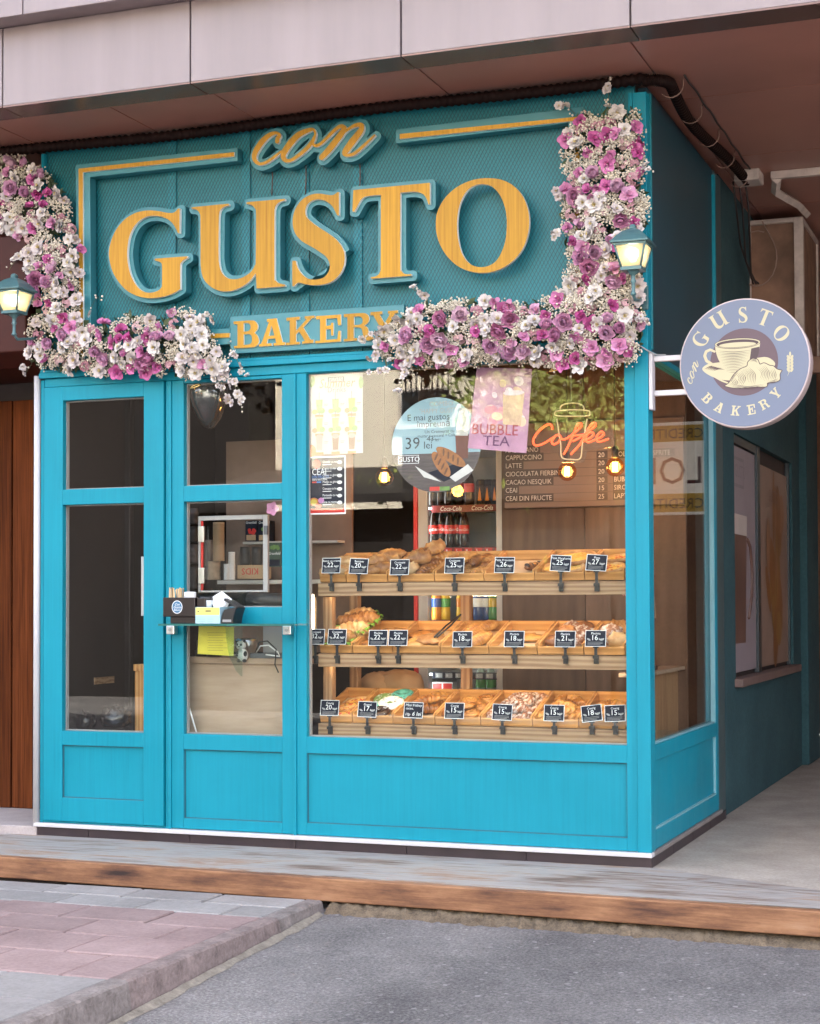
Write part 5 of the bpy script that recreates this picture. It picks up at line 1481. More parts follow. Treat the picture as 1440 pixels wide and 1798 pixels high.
BROWN = baked('brown_crust', [(.25, (.13, .04, .012, 1)), (.5, (.26, .095, .03, 1)), (.75, (.42, .19, .07, 1))], .35)
SUGAR = baked('sugared_crust', [(.25, (.13, .045, .02, 1)), (.5, (.28, .11, .05, 1)), (.75, (.42, .21, .10, 1))], .6, .5)
CHEESE = baked('melted_cheese', [(.25, (.55, .22, .03, 1)), (.5, (.66, .38, .07, 1)), (.75, (.70, .50, .18, 1))], .4)
TOMATO = mat('tomato', (.42, .045, .02, 1), .4, var=.3, scale=30); LETT = mat('lettuce', (.16, .30, .04, 1), .5, var=.4, scale=30)
CHOC = mat('chocolate', (.035, .014, .008, 1), .3, var=.2); TURQ = mat('turquoise_icing', (.10, .42, .36, 1), .3, var=.1); MINT = mat('green_icing', (.20, .30, .10, 1), .35, var=.3, scale=40); ICEW = mat('white_icing', (.78, .74, .70, 1), .3, var=.05)
HAM = mat('ham', (.58, .25, .20, 1), .5)
def croissant(L=.075, R=.026, bend=.5, seed=0, ridges=7):
    r_ = random.Random(seed); m = MB(); n, S_ = 10, 36
    for i in range(S_ + 1):
        t = i / S_ * 2 - 1
        a = t * bend; ph = (t + 1) / 2 * ridges
        saw = abs((ph % 1) - .5) * 2
        rr = R * (1 - abs(t) ** 2.2) ** .7 * (.80 + .24 * saw) + .003
        c_ = V((L * math.sin(a) / max(bend, .01), L * (math.cos(a) - 1) / max(bend, .01) * 1.0, 0)) if bend > .02 else V((L * t, 0, 0))
        tn = V((math.cos(a), -math.sin(a), 0)); nr = V((math.sin(a), math.cos(a), 0))
        for k in range(n):
            b = 2 * PI * k / n
            p = c_ + nr * rr * math.cos(b) + V((0, 0, 1)) * (rr * math.sin(b) * (.9 if math.sin(b) > 0 else .6) + R * .55) + tn * .006 * math.sin(b) * (1 - 2 * (ph % 1)) 
            m.v.append(tuple(p))
    for i in range(S_):
        for k in range(n): m.f.append((i * n + k, i * n + (k + 1) % n, (i + 1) * n + (k + 1) % n, (i + 1) * n + k))
    m.f.append(tuple(range(n))); m.f.append(tuple(S_ * n + k for k in reversed(range(n))))
    m.m = [0] * len(m.f); m.sm = [True] * len(m.f)
    return m
def bun(rx, ry, rz, seed=0, lump=.08, n=18, mm=10):
    r_ = random.Random(seed); m = MB().ball((0, 0, rz * .75), (rx, ry, rz), n, mm)
    ph = [r_.uniform(0, 6.28) for _ in range(6)]
    out = []
    for (x, y, z) in m.v:
        k = 1 + lump * (math.sin(x * 160 + ph[0]) * math.sin(y * 140 + ph[1]) + .6 * math.sin(x * 300 + ph[2] + y * 200))
        out.append((x * k, y * k, max(0.0, z) * k))
    m.v = out
    return m
def swirl(R=.04, turns=2.6, r=.010):
    pts, rs_ = [], []
    for i in range(46):
        t = i / 45; a = t * turns * 2 * PI; q = .006 + (R - .006) * t
        pts.append((q * math.cos(a), q * math.sin(a), r * 1.1 + .010 * (1 - t))); rs_.append(r * (.85 if i < 44 else .3))
    return MB().tube(pts, rs_, 7)
def torus(R, r, zc, n=22, k=10, f=1.0, mi=0, m=None):
    m = m or MB(); o = len(m.v)
    for i in range(n):
        a = 2 * PI * i / n
        for j in range(k):
            b = 2 * PI * j / k
            m.v.append(((R + r * math.cos(b)) * math.cos(a), (R + r * math.cos(b)) * math.sin(a), zc + r * math.sin(b) * f))
    for i in range(n):
        for j in range(k):
            m.f.append((o + i * k + j, o + ((i + 1) % n) * k + j, o + ((i + 1) % n) * k + (j + 1) % k, o + i * k + (j + 1) % k)); m.m.append(mi); m.sm.append(True)
    return m
def donut(icing):
    m = torus(.030, .0165, .015, f=.85)
    torus(.030, .0172, .0175, f=.80, mi=1, m=m)
    r_ = random.Random(len(icing.name))
    for i in range(26):
        a, b = r_.uniform(0, 6.28), r_.uniform(.5, 2.6); q = .030 + .0176 * math.cos(b)
        p = V((q * math.cos(a), q * math.sin(a), .0175 + .0176 * math.sin(b) * .8)); d = V((r_.gauss(0, 1), r_.gauss(0, 1), .1)).normalized() * .0035
        m.rod(p - d, p + d, .0009, 4, mi=2)
    me = m.mesh('donut')
    for q in (BREAD, icing, CHOC if icing in (ICEW, TURQ) else INK): me.materials.append(q)
    return me
def twist(seed):
    m = MB()
    for s in (0, PI):
        pts = []
        for i in range(40):
            a = 2 * PI * i / 39; q = .036 + .008 * math.cos(5 * a + s)
            pts.append((q * math.cos(a) * 1.15, q * math.sin(a), .014 + .008 * math.sin(5 * a + s)))
        m.tube(pts, .0115, 7)
    return m
def pizza(rx, ry, top, seed, tomato=True):
    r_ = random.Random(seed); m = MB()
    m.lathe([(.9, 0), (.99, .004), (1.0, .012), (.95, .019), (.88, .016), (.8, .011), (.4, .0125), (.01, .013)], 26, sx=rx, sy=ry)
    m.f = m.f[:]; nf = len(m.f)
    for i in range(nf):
        if i // 26 >= 5: m.m[i] = 1
    for i in range(60):
        a, q = r_.uniform(0, 6.28), r_.random() ** .5 * .78
        m.ball((q * rx * math.cos(a), q * ry * math.sin(a), .0115), (r_.uniform(.004, .012), r_.uniform(.004, .012), .003), 6, 4, mi=r_.choice([1, 1, 2 if tomato else 1]))
    me = m.mesh('pizza')
    for q in (BREAD, top, TOMATO): me.materials.append(q)
    return me
def mm(m, *mats):
    me = m.mesh('pastry') if isinstance(m, MB) else m
    for q in mats: me.materials.append(q)
    return me
def sandwich():
    m = croissant(.07, .030, .25, 3, 6)
    for i in range(len(m.v)): x, y, z = m.v[i]; m.v[i] = (x, y, z + (.018 if z > .016 else -.002))
    r_ = random.Random(5)
    for k in range(26):
        a = k / 26 * 2 * PI
        c_ = V((.062 * math.cos(a), .030 * math.sin(a), .022))
        d = V((math.cos(a), math.sin(a) * 1.2, 0))
        m.add([c_ - d * .02, c_ + d * .014 + V((-.008 * math.sin(a), .008 * math.cos(a), r_.uniform(0, .012))), c_ + d * .022 + V((0, 0, r_.uniform(-.008, .010))), c_ + d * .014 + V((.008 * math.sin(a), -.008 * math.cos(a), r_.uniform(-.004, .012)))], [(0, 1, 2, 3)], 1, True)
    m.ball((0, 0, .020), (.058, .026, .005), 14, 5, mi=2)
    return mm(m, BREAD, LETT, HAM)
P_ = dict(croissant=mm(croissant(seed=1), CRUST), brown_croissant=mm(croissant(.068, .024, .7, 2, 8), CRUST), roll=mm(bun(.068, .030, .026, 1), BREAD), loaf=mm(bun(.055, .034, .030, 2, .12), BREAD), bun=mm(bun(.042, .040, .028, 3, .06), BROWN),
          pie=mm(bun(.078, .045, .016, 4, .10), CRUST), flat=mm(bun(.062, .05, .014, 5, .12), BREAD), swirl=mm(swirl(), CRUST), plait=mm(croissant(.085, .032, .12, 5, 11), CRUST), sugar=mm(twist(1), SUGAR), pretzel=mm(twist(2), CRUST), sbun=mm(bun(.045, .04, .030, 8, .08), SUGAR),
          sandwich=sandwich(), pizza=pizza(.085, .062, CHEESE, 1, False), pizza2=pizza(.080, .062, CHEESE, 2), tart=pizza(.062, .055, CHEESE, 3), d1=donut(MINT), d2=donut(TURQ), d3=donut(ICEW), d4=donut(CHOC))
chocroll = MB().ball((0, 0, .016), (.052, .017, .017), 14, 8)
for k in range(4): chocroll.ball((-.036 + k * .024, 0, .024), (.008, .016, .010), 8, 5, mi=1)
P_['chocroll'] = mm(chocroll, BROWN, CHOC)
rp = random.Random(77)
def place(ti, k, kind, name, cat, label, spots, sc=1.0, rz=0.0, jr=.35):
    o0, ex, e1, n_, D_ = TR[(ti, k)]
    B = Matrix((V((1, 0, 0)), e1, n_)).transposed()
    for i, s_ in enumerate(spots):
        u, v = s_[0], s_[1]; h = s_[2] if len(s_) > 2 else 0.0
        c_ = o0 + ex * u + e1 * (D_ * v) + n_ * (.009 + h)
        kk = kind if isinstance(kind, str) else kind[i % len(kind)]
        q = (B.to_4x4() @ Euler((rp.uniform(-.12, .12), rp.uniform(-.12, .12), rz + rp.uniform(-jr, jr))).to_matrix().to_4x4()).to_euler()
        where = ('front' if v < .36 else 'middle' if v < .64 else 'back') + (' left' if u < .45 else ' centre' if u < .56 else ' right') + (' upper' if h > .02 else '')
        put(name, P_[kk], None, None, c_, q, scale=sc * 1.18 * rp.uniform(.93, 1.07))
        tag(LAST[0], label + ', ' + where, cat, cat + ' items in the %s tray of the %s tier' % (ordn[k], tname[ti]))
LAST = [None]
_put = put
def put(*a, **k):
    LAST[0] = _put(*a, **k); return LAST[0]
# top tier
place(0, 0, 'roll', 'bread_roll', 'roll', 'long pale bread roll in the far left tray of the top tier', [(.33, .22), (.62, .30), (.42, .52), (.70, .62), (.45, .80), (.55, .45, .03)], .95, .25)
place(0, 1, ['roll', 'loaf'], 'bread_roll', 'roll', 'golden bread roll heaped in the second tray of the top tier', [(.35, .20), (.66, .34), (.38, .50), (.66, .68), (.40, .82), (.52, .42, .035), (.62, .78, .03)], .92, .6)
place(0, 2, ['loaf', 'croissant'], 'puff_pastry', 'pastry', 'crusty puff pastry piled highest in the third tray of the top tier', [(.30, .20), (.68, .26), (.32, .48), (.68, .55), (.35, .78), (.68, .82), (.5, .40, .045), (.45, .68, .05), (.62, .85, .05)], 1.05, .4, .9)
place(0, 3, 'brown_croissant', 'croissant', 'croissant', 'small ridged croissant rowed in the fourth tray of the top tier', [(.22, .18), (.50, .20), (.78, .24), (.22, .42), (.50, .46), (.78, .50), (.24, .68), (.52, .70), (.78, .76), (.36, .33, .04), (.66, .40, .04), (.42, .60, .04), (.65, .90)], .82, 1.3, .25)
place(0, 4, 'chocroll', 'chocolate_roll', 'pastry', 'single chocolate striped roll in the nearly empty fifth tray, top tier', [(.80, .42)], .95, 1.1, .05)
place(0, 5, 'pizza', 'oval_pizza', 'pizza', 'oval yellow cheese pizza in the sixth tray of the top tier', [(.42, .36), (.55, .66, .02)], 1.1, .3, .2)
place(0, 6, 'pizza2', 'oval_pizza', 'pizza', 'oval tomato pizza in the far right tray of the top tier', [(.40, .34), (.6, .70, .015)], .98, .2, .3)
# middle tier
place(1, 0, 'sandwich', 'croissant_sandwich', 'sandwich', 'croissant sandwich with lettuce in the far left tray of the middle tier', [(.35, .25), (.68, .40, .02), (.50, .62, .04), (.78, .72, .04), (.58, .85, .05)], 1.12, .25, .35)
place(1, 1, 'pie', 'flat_pie', 'pie', 'glazed flat pie in the second tray of the middle tier', [(.42, .26), (.58, .46, .015), (.48, .70)], 1.0, .3)
place(1, 2, ['pie', 'flat'], 'flat_pie', 'pie', 'flat golden pie beside the tongs in the third tray of the middle tier', [(.35, .24), (.62, .34, .012), (.42, .52, .01)], .98, .4)
place(1, 3, 'plait', 'plaited_pastry', 'pastry', 'ridged plaited pastry in the fourth tray of the middle tier', [(.34, .30), (.50, .42, .01), (.42, .60, .02), (.62, .74, .02), (.66, .30)], .92, 1.15, .15)
place(1, 4, 'pie', 'flat_pie', 'pie', 'lone brown pie at the back of the fifth tray of the middle tier', [(.58, .52)], .95, .1)
place(1, 5, ['bun', 'sbun'], 'sugared_bun', 'bun', 'sugar dusted brown bun in the sixth tray of the middle tier', [(.28, .26), (.66, .28), (.42, .52), (.74, .60), (.5, .38, .035), (.44, .78), (.7, .80)], 1.0)
place(1, 6, ['sbun', 'loaf'], 'white_bun', 'bun', 'pale dusted bun in the far right tray of the middle tier', [(.30, .28), (.68, .30), (.42, .56), (.72, .66), (.5, .40, .03), (.5, .85)], 1.0)
# bottom tier
place(2, 0, 'tart', 'tomato_tart', 'tart', 'small tomato topped tart in the far left tray of the bottom tier', [(.62, .24), (.42, .40), (.72, .55, .01)], 1.0)
place(2, 1, 'd1', 'donut', 'donut', 'green iced donut in the second tray of the bottom tier', [(.36, .70), (.45, .52)], 1.1)
place(2, 1, 'd2', 'donut', 'donut', 'turquoise iced donut in the second tray of the bottom tier', [(.76, .80, .01), (.24, .30)], 1.15)
place(2, 1, 'd3', 'donut', 'donut', 'white iced donut with dark sprinkles in the second tray of the bottom tier', [(.70, .44, .01)], 1.2)
place(2, 1, 'd4', 'donut', 'donut', 'chocolate donut at the front of the second tray, bottom tier', [(.56, .17)], 1.1)
place(2, 2, 'croissant', 'croissant', 'croissant', 'shiny golden croissant in the third tray of the bottom tier', [(.40, .24), (.66, .36), (.40, .55), (.68, .66), (.45, .84), (.55, .48, .03)], .95, .8, .3)
place(2, 3, 'swirl', 'cinnamon_swirl', 'pastry', 'golden swirl pastry in the fourth tray of the bottom tier', [(.28, .22), (.66, .26), (.38, .46), (.74, .54), (.42, .72), (.76, .82), (.5, .36, .025)], 1.1)
place(2, 4, 'sugar', 'sugared_pretzel', 'pretzel', 'sugar dusted twisted pretzel in the fifth tray of the bottom tier', [(.28, .22), (.66, .24), (.36, .46), (.72, .50), (.42, .70), (.74, .76), (.5, .34, .03), (.56, .60, .03), (.5, .86)], 1.02)
place(2, 5, 'pretzel', 'twisted_pretzel', 'pretzel', 'plain golden twisted pretzel in the sixth tray of the bottom tier', [(.30, .24), (.66, .28), (.42, .50), (.72, .58), (.5, .38, .02), (.46, .78)], 1.0)
place(2, 6, 'pretzel', 'pale_pretzel', 'pretzel', 'twisted pretzel in the far right tray of the bottom tier', [(.32, .28), (.66, .34), (.5, .62)], 1.0)
# tongs in the middle tier
o0, ex, e1, n_, D_ = TR[(1, 2)]
tg = MB()
for s in (-1, 1):
    a = o0 + ex * (.78 + .03 * s) + e1 * .10 + n_ * .05; b_ = o0 + ex * 1.0 + e1 * .34 + n_ * .09
    tg.tube([a, a.lerp(b_, .5) + V((.008 * s, 0, 0)), b_], .0045, 5)
one('serving_tongs', tg, BLACK, 'dark serving tongs leaning in the third tray of the middle tier', 'tongs')
# price cards
TAGS = [(0, 581.7, 993, '22', 0, 'Baton cu crema'), (0, 630, 994, '20', .04, 'Batoane'), (0, 701.7, 996, '22', 0, 'Croissant'), (0, 798, 993, '25', 0, 'Croissant'), (0, 886, 992, '26', .02, 'Pizza Prosciutto'), (0, 984.6, 989, '25', .06, 'Pizza Margherita'), (0, 1047.5, 988, '27', .07, 'Pizza'),
        (1, 554, 1118, '32', 0, 'Croissant'), (1, 592, 1118, '32', 0, 'Croissant'), (1, 664, 1120, '22', 0, 'Placinta'), (1, 699, 1120, '22', 0, 'Placinta'), (1, 812, 1122.5, '18', -.02, 'Placinta'), (1, 903, 1122, '18', 0, 'Placinta'), (1, 992.5, 1122, '21', 0, 'Placinta'), (1, 1046, 1121, '16', 0, 'Placinta'),
        (2, 579, 1243, '20', 0, 'Covrig'), (2, 645, 1245.5, '17', .02, 'Gogosi'), (2, 726, 1247, None, .02, ''), (2, 798, 1248, '15', 0, 'Covrig'), (2, 882, 1250.5, '15', .03, 'Covrig'), (2, 973, 1252, '15', 0, 'Covrig'), (2, 1039, 1252.5, '18', -.14, 'Covrig'), (2, 1080, 1252.5, '15', -.06, 'Covrig')]
cnt = {}
tot = {0: 7, 1: 8, 2: 8}
onm = ordn + ['eighth']
for (ti, px, py, num, rot, nm) in TAGS:
    i = cnt.get(ti, 0); cnt[ti] = i + 1
    p = at(px, py, .098)
    lab = ('handwritten dark price card reading 6 lei on the bottom tier' if num is None else 'dark price card reading %s, %s from the left on the %s tier' % (num, onm[i], tname[ti]))
    t_ = thing('price_card', (p.x, .098, p.z), lab, 'price card', 'price cards on the rack')
    tilt = Euler((math.radians(-10), rot, 0)).to_matrix()
    f_ = (p, tilt @ V((1, 0, 0)), tilt @ V((0, 0, 1)), tilt @ V((0, -1, 0)))
    w_, h_ = .049, .038
    b_ = MB().prism([[(-w_, -h_), (w_, -h_), (w_, h_), (-w_, h_)]], f_, -.001, 0, 0)
    _put('card', b_, CARD, t_)
    b_ = MB()
    for (a, c_, d, e) in ((-w_, w_, h_ - .0025, h_), (-w_, w_, -h_, -h_ + .0025), (-w_, -w_ + .0025, -h_ + .0025, h_ - .0025), (w_ - .0025, w_, -h_ + .0025, h_ - .0025)): b_.rect(a, c_, d, e, f_, .0003)
    if num:
        b_.text(nm, 0, .0185, .0145, f_, .0004, 0, 'C').text(num, -.006, -.008, .034, f_, .0004, 0, 'C').text('lei', .015, -.008, .015, f_, .0004)
        for s in (-1, 1):
            b_.ell(s * .032, -.005, .010, .0045, f_, .0004, 1, 10, s * .5)
        for k in range(3): b_.rect(-.038, .034 - .01 * (k == 2), -.018 - k * .006, -.0165 - k * .006, f_, .0004, 1)
    else:
        b_.text('Mini frisbey', 0, .018, .018, f_, .0004, 0, 'C', shear=.2).text('cacao,', -.04, .003, .016, f_, .0004, shear=.2).text('10p', -.042, -.026, .018, f_, .0004, shear=.2).text('6 lei', -.006, -.026, .027, f_, .0004, shear=.2)
    _put('print', b_, [INK, GREY], t_)
    fz = tiers[ti][1]
    q = at(px + 1, (1028, 1155, 1279)[ti], .105)
    _put('clip', MB().box(q.x - .011, q.x + .011, .099, .111, q.z - .028, q.z + .012).box(q.x - .007, q.x + .007, .096, .0985, q.z - .012, p.z - h_ + .006).box(q.x - .014, q.x + .014, .0925, .0985, q.z - .004, q.z + .010).box(q.x - .014, q.x + .014, .096, .0985, p.z - h_ - .006, p.z - h_ + .004), BLACK, t_, bev=.001)
# paper bags behind the bottom tier
for k, (px, py) in enumerate(((700, 1195), (665, 1198))):
    e = at(px, py, .75)
    one('paper_bag', bun(.13, .09, .09, 20 + k, .05), KRAFT, 'crumpled kraft paper bag behind the rack, ' + ('right' if k == 0 else 'left') + ' one', 'paper bag', 'paper bags behind the rack', loc=(e.x, .78, e.z - .10))

# ------------------------------------------------------------------ pendants and neon
AMB = glassm('amber_glass', (1.0, .62, .22, 1), 1.45)
FIL = emit('filament', (1.0, .62, .20, 1), 7)
for k, (px, py, nm) in enumerate(((675, 838, 'left of the round offer'), (996, 828, 'under the neon sign'), (1080, 820, 'beside the corner post'))):
    p = at(px, py, .6)
    t_ = thing('pendant_bulb', (p.x, .6, p.z), 'amber globe filament pendant ' + nm, 'pendant lamp', 'globe pendants in the window')
    put('globe', MB().ball(p, .047, 18, 12), AMB, t_)
    f_ = MB()
    for a in range(5):
        b_ = a * 2 * PI / 5; q = V((.012 * math.cos(b_), .012 * math.sin(b_), 0))
        f_.rod(p + q + V((0, 0, -.022)), p + q * .8 + V((0, 0, .024)), .0018, 5)
    put('filament', f_, FIL, t_)
    put('socket', MB().lathe([(.016, .044), (.018, .050), (.018, .085), (.012, .10), (.004, .104)], 12, p), mat('dark_bronze', (.06, .04, .03, 1), .4, metal=.5), t_)
    put('cord', MB().rod(p + V((0, 0, .10)), V((p.x, .6, 2.6)), .003, 6), DARK, t_)
    ld = bpy.data.lights.new('pendant_light', 'POINT'); ld.energy = .6; ld.color = (1, .66, .34); ld.shadow_soft_size = .035
    lo = bpy.data.objects.new('pendant_light', ld); COL.objects.link(lo); lo.parent = t_
ne = thing('coffee_neon', at(1000, 800, .22), 'orange neon word Coffee over a cup outline hanging in the window', 'neon sign')
NY = .22
def nz(pts, k=6):
    P = [(900 + x / 2.667, 400 + y / 2.667) for x, y in pts]; out = []
    for i in range(len(P) - 1):
        p0, p1, p2, p3 = P[max(0, i - 1)], P[i], P[i + 1], P[min(len(P) - 1, i + 2)]
        for j in range(k):
            t = j / k
            out.append(at(*[.5 * (2 * p1[e] + (p2[e] - p0[e]) * t + (2 * p0[e] - 5 * p1[e] + 4 * p2[e] - p3[e]) * t * t + (3 * p1[e] - p0[e] - 3 * p2[e] + p3[e]) * t ** 3) for e in (0, 1)], NY))
    return out + [at(P[-1][0], P[-1][1], NY)]
NEO = emit('neon_orange', (1.0, .10, .03, 1), .20)
NEY = emit('neon_pale', (.70, .55, .32, 1), .012)
for ln in ([(186, 945), (182, 925), (165, 921), (135, 940), (105, 975), (96, 1003), (110, 1019), (145, 1010), (190, 982)],
           [(190, 982), (184, 1004), (196, 1014), (216, 1002), (226, 982), (216, 970), (200, 975), (190, 990)],
           [(224, 985), (246, 990), (280, 968), (318, 935), (322, 918), (306, 920), (290, 955), (262, 1020), (240, 1062)],
           [(282, 1000), (310, 985), (352, 955), (386, 930), (388, 916), (372, 918), (350, 950), (318, 1010), (272, 1062)],
           [(262, 978), (300, 972), (345, 968)],
           [(330, 1000), (362, 985), (380, 968), (370, 957), (352, 968), (343, 990), (355, 1004), (388, 992)],
           [(388, 992), (412, 982), (428, 966), (418, 955), (402, 966), (393, 988), (406, 1002), (450, 988)]):
    put('letter_tube', MB().tube(nz(ln), .0052, 7), NEO, ne)
for ln in ([(205, 858), (197, 868), (207, 880), (280, 882), (352, 880), (362, 868), (352, 856), (280, 852), (205, 858)], [(222, 852), (230, 832), (262, 822), (300, 822), (328, 832), (336, 850)], [(208, 895), (216, 950), (226, 1015), (232, 1075), (280, 1085), (318, 1078), (328, 1010), (340, 950), (350, 895)]):
    put('cup_tube', MB().tube(nz(ln), .0032, 7), NEY, ne)
put('acrylic_back', MB().prism([[(at(x, y, NY).x, at(x, y, NY).z) for x, y in ((928, 770), (965, 735), (965, 712), (985, 700), (1030, 702), (1042, 730), (1075, 755), (1072, 785), (1030, 792), (1025, 812), (985, 812), (978, 795), (930, 790))][::-1]], FR(NY), -.012, -.008), CLEAR, ne)
p = at(1003, 705, NY)
put('hanging_wire', MB().rod(p, V((p.x, NY, 2.6)), .0015, 5), GREY, ne)

# ------------------------------------------------------------------ posters behind the glass
GY = .0445
PW = mat('poster_white', (.33, .33, .31, 1), .4, var=.04)
ORI = mat('print_orange_flat', (.46, .13, .025, 1), .5); GRI = mat('print_green', (.11, .22, .045, 1), .5, var=.3, scale=40); TXT = mat('print_text', (.035, .04, .045, 1), .5); CUPW = mat('print_cup', (.20, .17, .15, 1), .5, var=.2); BRI = mat('print_brown_flat', (.12, .045, .02, 1), .5, var=.2); YLI = mat('print_lemon', (.50, .36, .05, 1), .5)
e = bx(542, 637, 657, 797, GY, .0006)
dm = thing('drinks_poster', (e[0], GY, e[4]), 'white summer drinks poster in the top left of the display window', 'poster')
put('sheet', MB().box(*e), PW, dm)
pf = FR(GY - .0002); W_, H_ = e[1] - e[0], e[5] - e[4]
u = lambda x, y: (e[0] + W_ * x, e[4] + H_ * y)
b_ = MB()
b_.rect(*[u(.36, 0)[0], u(.66, 0)[0], u(0, .905)[1], u(0, .965)[1]], pf, .0002, 1).rect(*[u(.375, 0)[0], u(.645, 0)[0], u(0, .912)[1], u(0, .958)[1]], pf, .0003, 5)
b_.text('GUSTO', *u(.51, .92), .026, pf, .0005, 1, 'C').text('Summer', *u(.52, .835), .062, pf, .0004, 0, 'C', .9, .25).text('Drinks', *u(.52, .775), .036, pf, .0004, 1, 'C')
b_.ell(*u(.05, .93), .02, .03, pf, .0002, 2).ell(*u(.97, .88), .012, .03, pf, .0002, 2).ell(*u(.05, .05), .025, .03, pf, .0002, 0)
for r_ in range(3):
    for c_ in range(3):
        x, y = u(.20 + .30 * c_, .60 - .235 * r_)
        m_ = [[6, 6, 7], [7, 7, 7], [4, 3, 3]][r_][c_]
        b_.flat([(x - .014, y - .03), (x + .014, y - .03), (x + .018, y + .035), (x - .018, y + .035)], pf, .0003, m_)
        if r_ < 2: b_.ell(x - .024, y - .024, .014, .012, pf, .0005, [[7, 7, 0], [0, 2, 0]][r_][c_]); b_.ell(x + .014, y - .02, .016, .014, pf, .0004, 2); b_.rect(x - .002, x + .001, y + .03, y + .07, pf, .0004, 1)
        else: b_.ell(x, y + .036, .019, .012, pf, .0005, 4)
        b_.rect(x - .022, x + .022, y - .052, y - .039, pf, .0004, 0).rect(x + .026, x + .048, y + .010, y + .0125, pf, .0004, 1).rect(x + .026, x + .044, y + .003, y + .0055, pf, .0004, 1)
put('print', b_, [ORI, TXT, GRI, BRI, CUPW, PW, GRI, YLI], dm)
e2 = bx(542, 607, 801, 903, GY, .0006)
tm = thing('tea_poster', (e2[0], GY, e2[4]), 'small black tea menu with white border left of the globe pendant', 'poster')
put('sheet', MB().box(*e2), INK, tm)
W2, H2 = e2[1] - e2[0], e2[5] - e2[4]
u2 = lambda x, y: (e2[0] + W2 * x, e2[4] + H2 * y)
b_ = MB()
b_.rect(u2(.03, 0)[0], u2(.97, 0)[0], u2(0, .025)[1], u2(0, .975)[1], pf, .0002, 0).rect(u2(.03, 0)[0], u2(.97, 0)[0], u2(0, .025)[1], u2(0, .10)[1], pf, .0003, 1)
b_.ell(*u2(.22, .87), .020, .022, pf, .0003, 1).text('CEAI', *u2(.09, .68), .046, pf, .0004, 2, sx=.8).text('DIN FRUCTE', *u2(.09, .625), .019, pf, .0004, 3, sx=.85).text('100% NATURAL', *u2(.09, .585), .015, pf, .0004, 2, sx=.8)
b_.rect(u2(.10, 0)[0], u2(.22, 0)[0], u2(0, .545)[1], u2(0, .57)[1], pf, .0004, 1).rect(u2(.22, 0)[0], u2(.34, 0)[0], u2(0, .545)[1], u2(0, .57)[1], pf, .0004, 3)
for k, s_ in enumerate(('Ghimbir cu miere', 'Catina cu mar', 'Catina cu ghimbir', 'Mango cu ghimbir', 'Coacaza cu busuioc', 'Portocala cu menta', 'Lime cu menta')):
    y = .885 - k * .115
    b_.text(s_, *u2(.38, y), .016, pf, .0004, 2, sx=.8).rect(u2(.38, 0)[0], u2(.62, 0)[0], u2(0, y - .035)[1], u2(0, y - .025)[1], pf, .0004, 2)
    b_.ell(*u2(.84, y + .005), .013, .0085, pf, .0004, 2)
b_.ell(*u2(.14, .22), .026, .020, pf, .0004, 4).ell(*u2(.14, .22), .018, .013, pf, .0005, 5).ell(*u2(.34, .24), .016, .014, pf, .0004, 6).ell(*u2(.26, .15), .018, .010, pf, .0005, 1)
put('print', b_, [CARD, RED, INK, mat('print_blue', (.08, .2, .5, 1), .5), ORI, YLI, mat('print_violet', (.45, .18, .38, 1), .5)], tm)
# round offer
c0 = at(766, 781, GY); R0 = .5 * (at(848, 781, GY).x - at(691, 781, GY).x)
ro = thing('round_offer_poster', (c0.x, GY, c0.z - R0), 'large round poster offering two hot dogs for 39 lei', 'poster')
of = (V((c0.x, GY - .003, c0.z)), V((1, 0, 0)), V((0, 0, 1)), V((0, -1, 0)))
put('disc', MB().prism([circ(R0)], of, -.0006, 0), mat('poster_pale_blue', (.25, .38, .43, 1), .4, var=.10, scale=3), ro)
b_ = MB()
zc = at(766, 796, GY).z - c0.z
lowr = [(R0 * math.cos(a), R0 * math.sin(a)) for a in [math.asin(zc / R0) * 1.0 + 0 - (PI + 2 * math.asin(zc / R0)) * k / 30 for k in range(31)]]
b_.flat(lowr[::-1], of, .0003, 0)
def lo_(px, py): w = at(px, py, GY); return (w.x - c0.x, w.z - c0.z)
b_.text('COMBO', *lo_(796, 712), .033, of, .0005, 2, 'R').text('"HAPPY GUST"', *lo_(800, 724), .033, of, .0005, 2, 'R', .85)
b_.text('E mai gustos', *lo_(790, 736), .043, of, .0005, 1, 'R').text('împreună', *lo_(790, 748), .043, of, .0005, 1, 'R')
b_.text('Un Crenvurst cu', *lo_(798, 759), .022, of, .0005, 1, 'R').text('mustar si cascaval + Cola', *lo_(800, 766), .022, of, .0005, 1, 'R', .85)
b_.text('39', *lo_(711, 789), .080, of, .0005, 1).text('lei', *lo_(744, 788), .050, of, .0005, 1).text('43', *lo_(750, 775), .036, of, .0005, 1).text('lei', *lo_(764, 775), .022, of, .0005, 1)
q, q2 = lo_(749, 772), lo_(775, 771); b_.rect(q[0], q2[0], q[1] - .001, q[1] + .001, of, .0007, 1)
q, q2 = lo_(700, 815), lo_(736, 799); b_.rect(q[0], q2[0], q[1], q2[1], of, .0005, 3); b_.rect(q[0] + .002, q2[0] - .002, q[1] + .002, q2[1] - .002, of, .0006, 0); b_.text('GUSTO', *lo_(718, 811), .034, of, .0008, 3, 'C')
for (px, py, rx, ry, rot) in ((792, 802, .085, .027, -.55), (775, 815, .072, .028, -.95)):
    q = lo_(px, py); b_.ell(q[0], q[1], rx, ry, of, .0006, 4, 20, rot)
    for k in range(4): b_.ell(q[0] + (k - 1.5) * .028 * math.cos(rot), q[1] + (k - 1.5) * .028 * math.sin(rot), .005, ry * .7, of, .0008, 5, 8, rot + .5)
    q = (q[0] - .0, q[1])
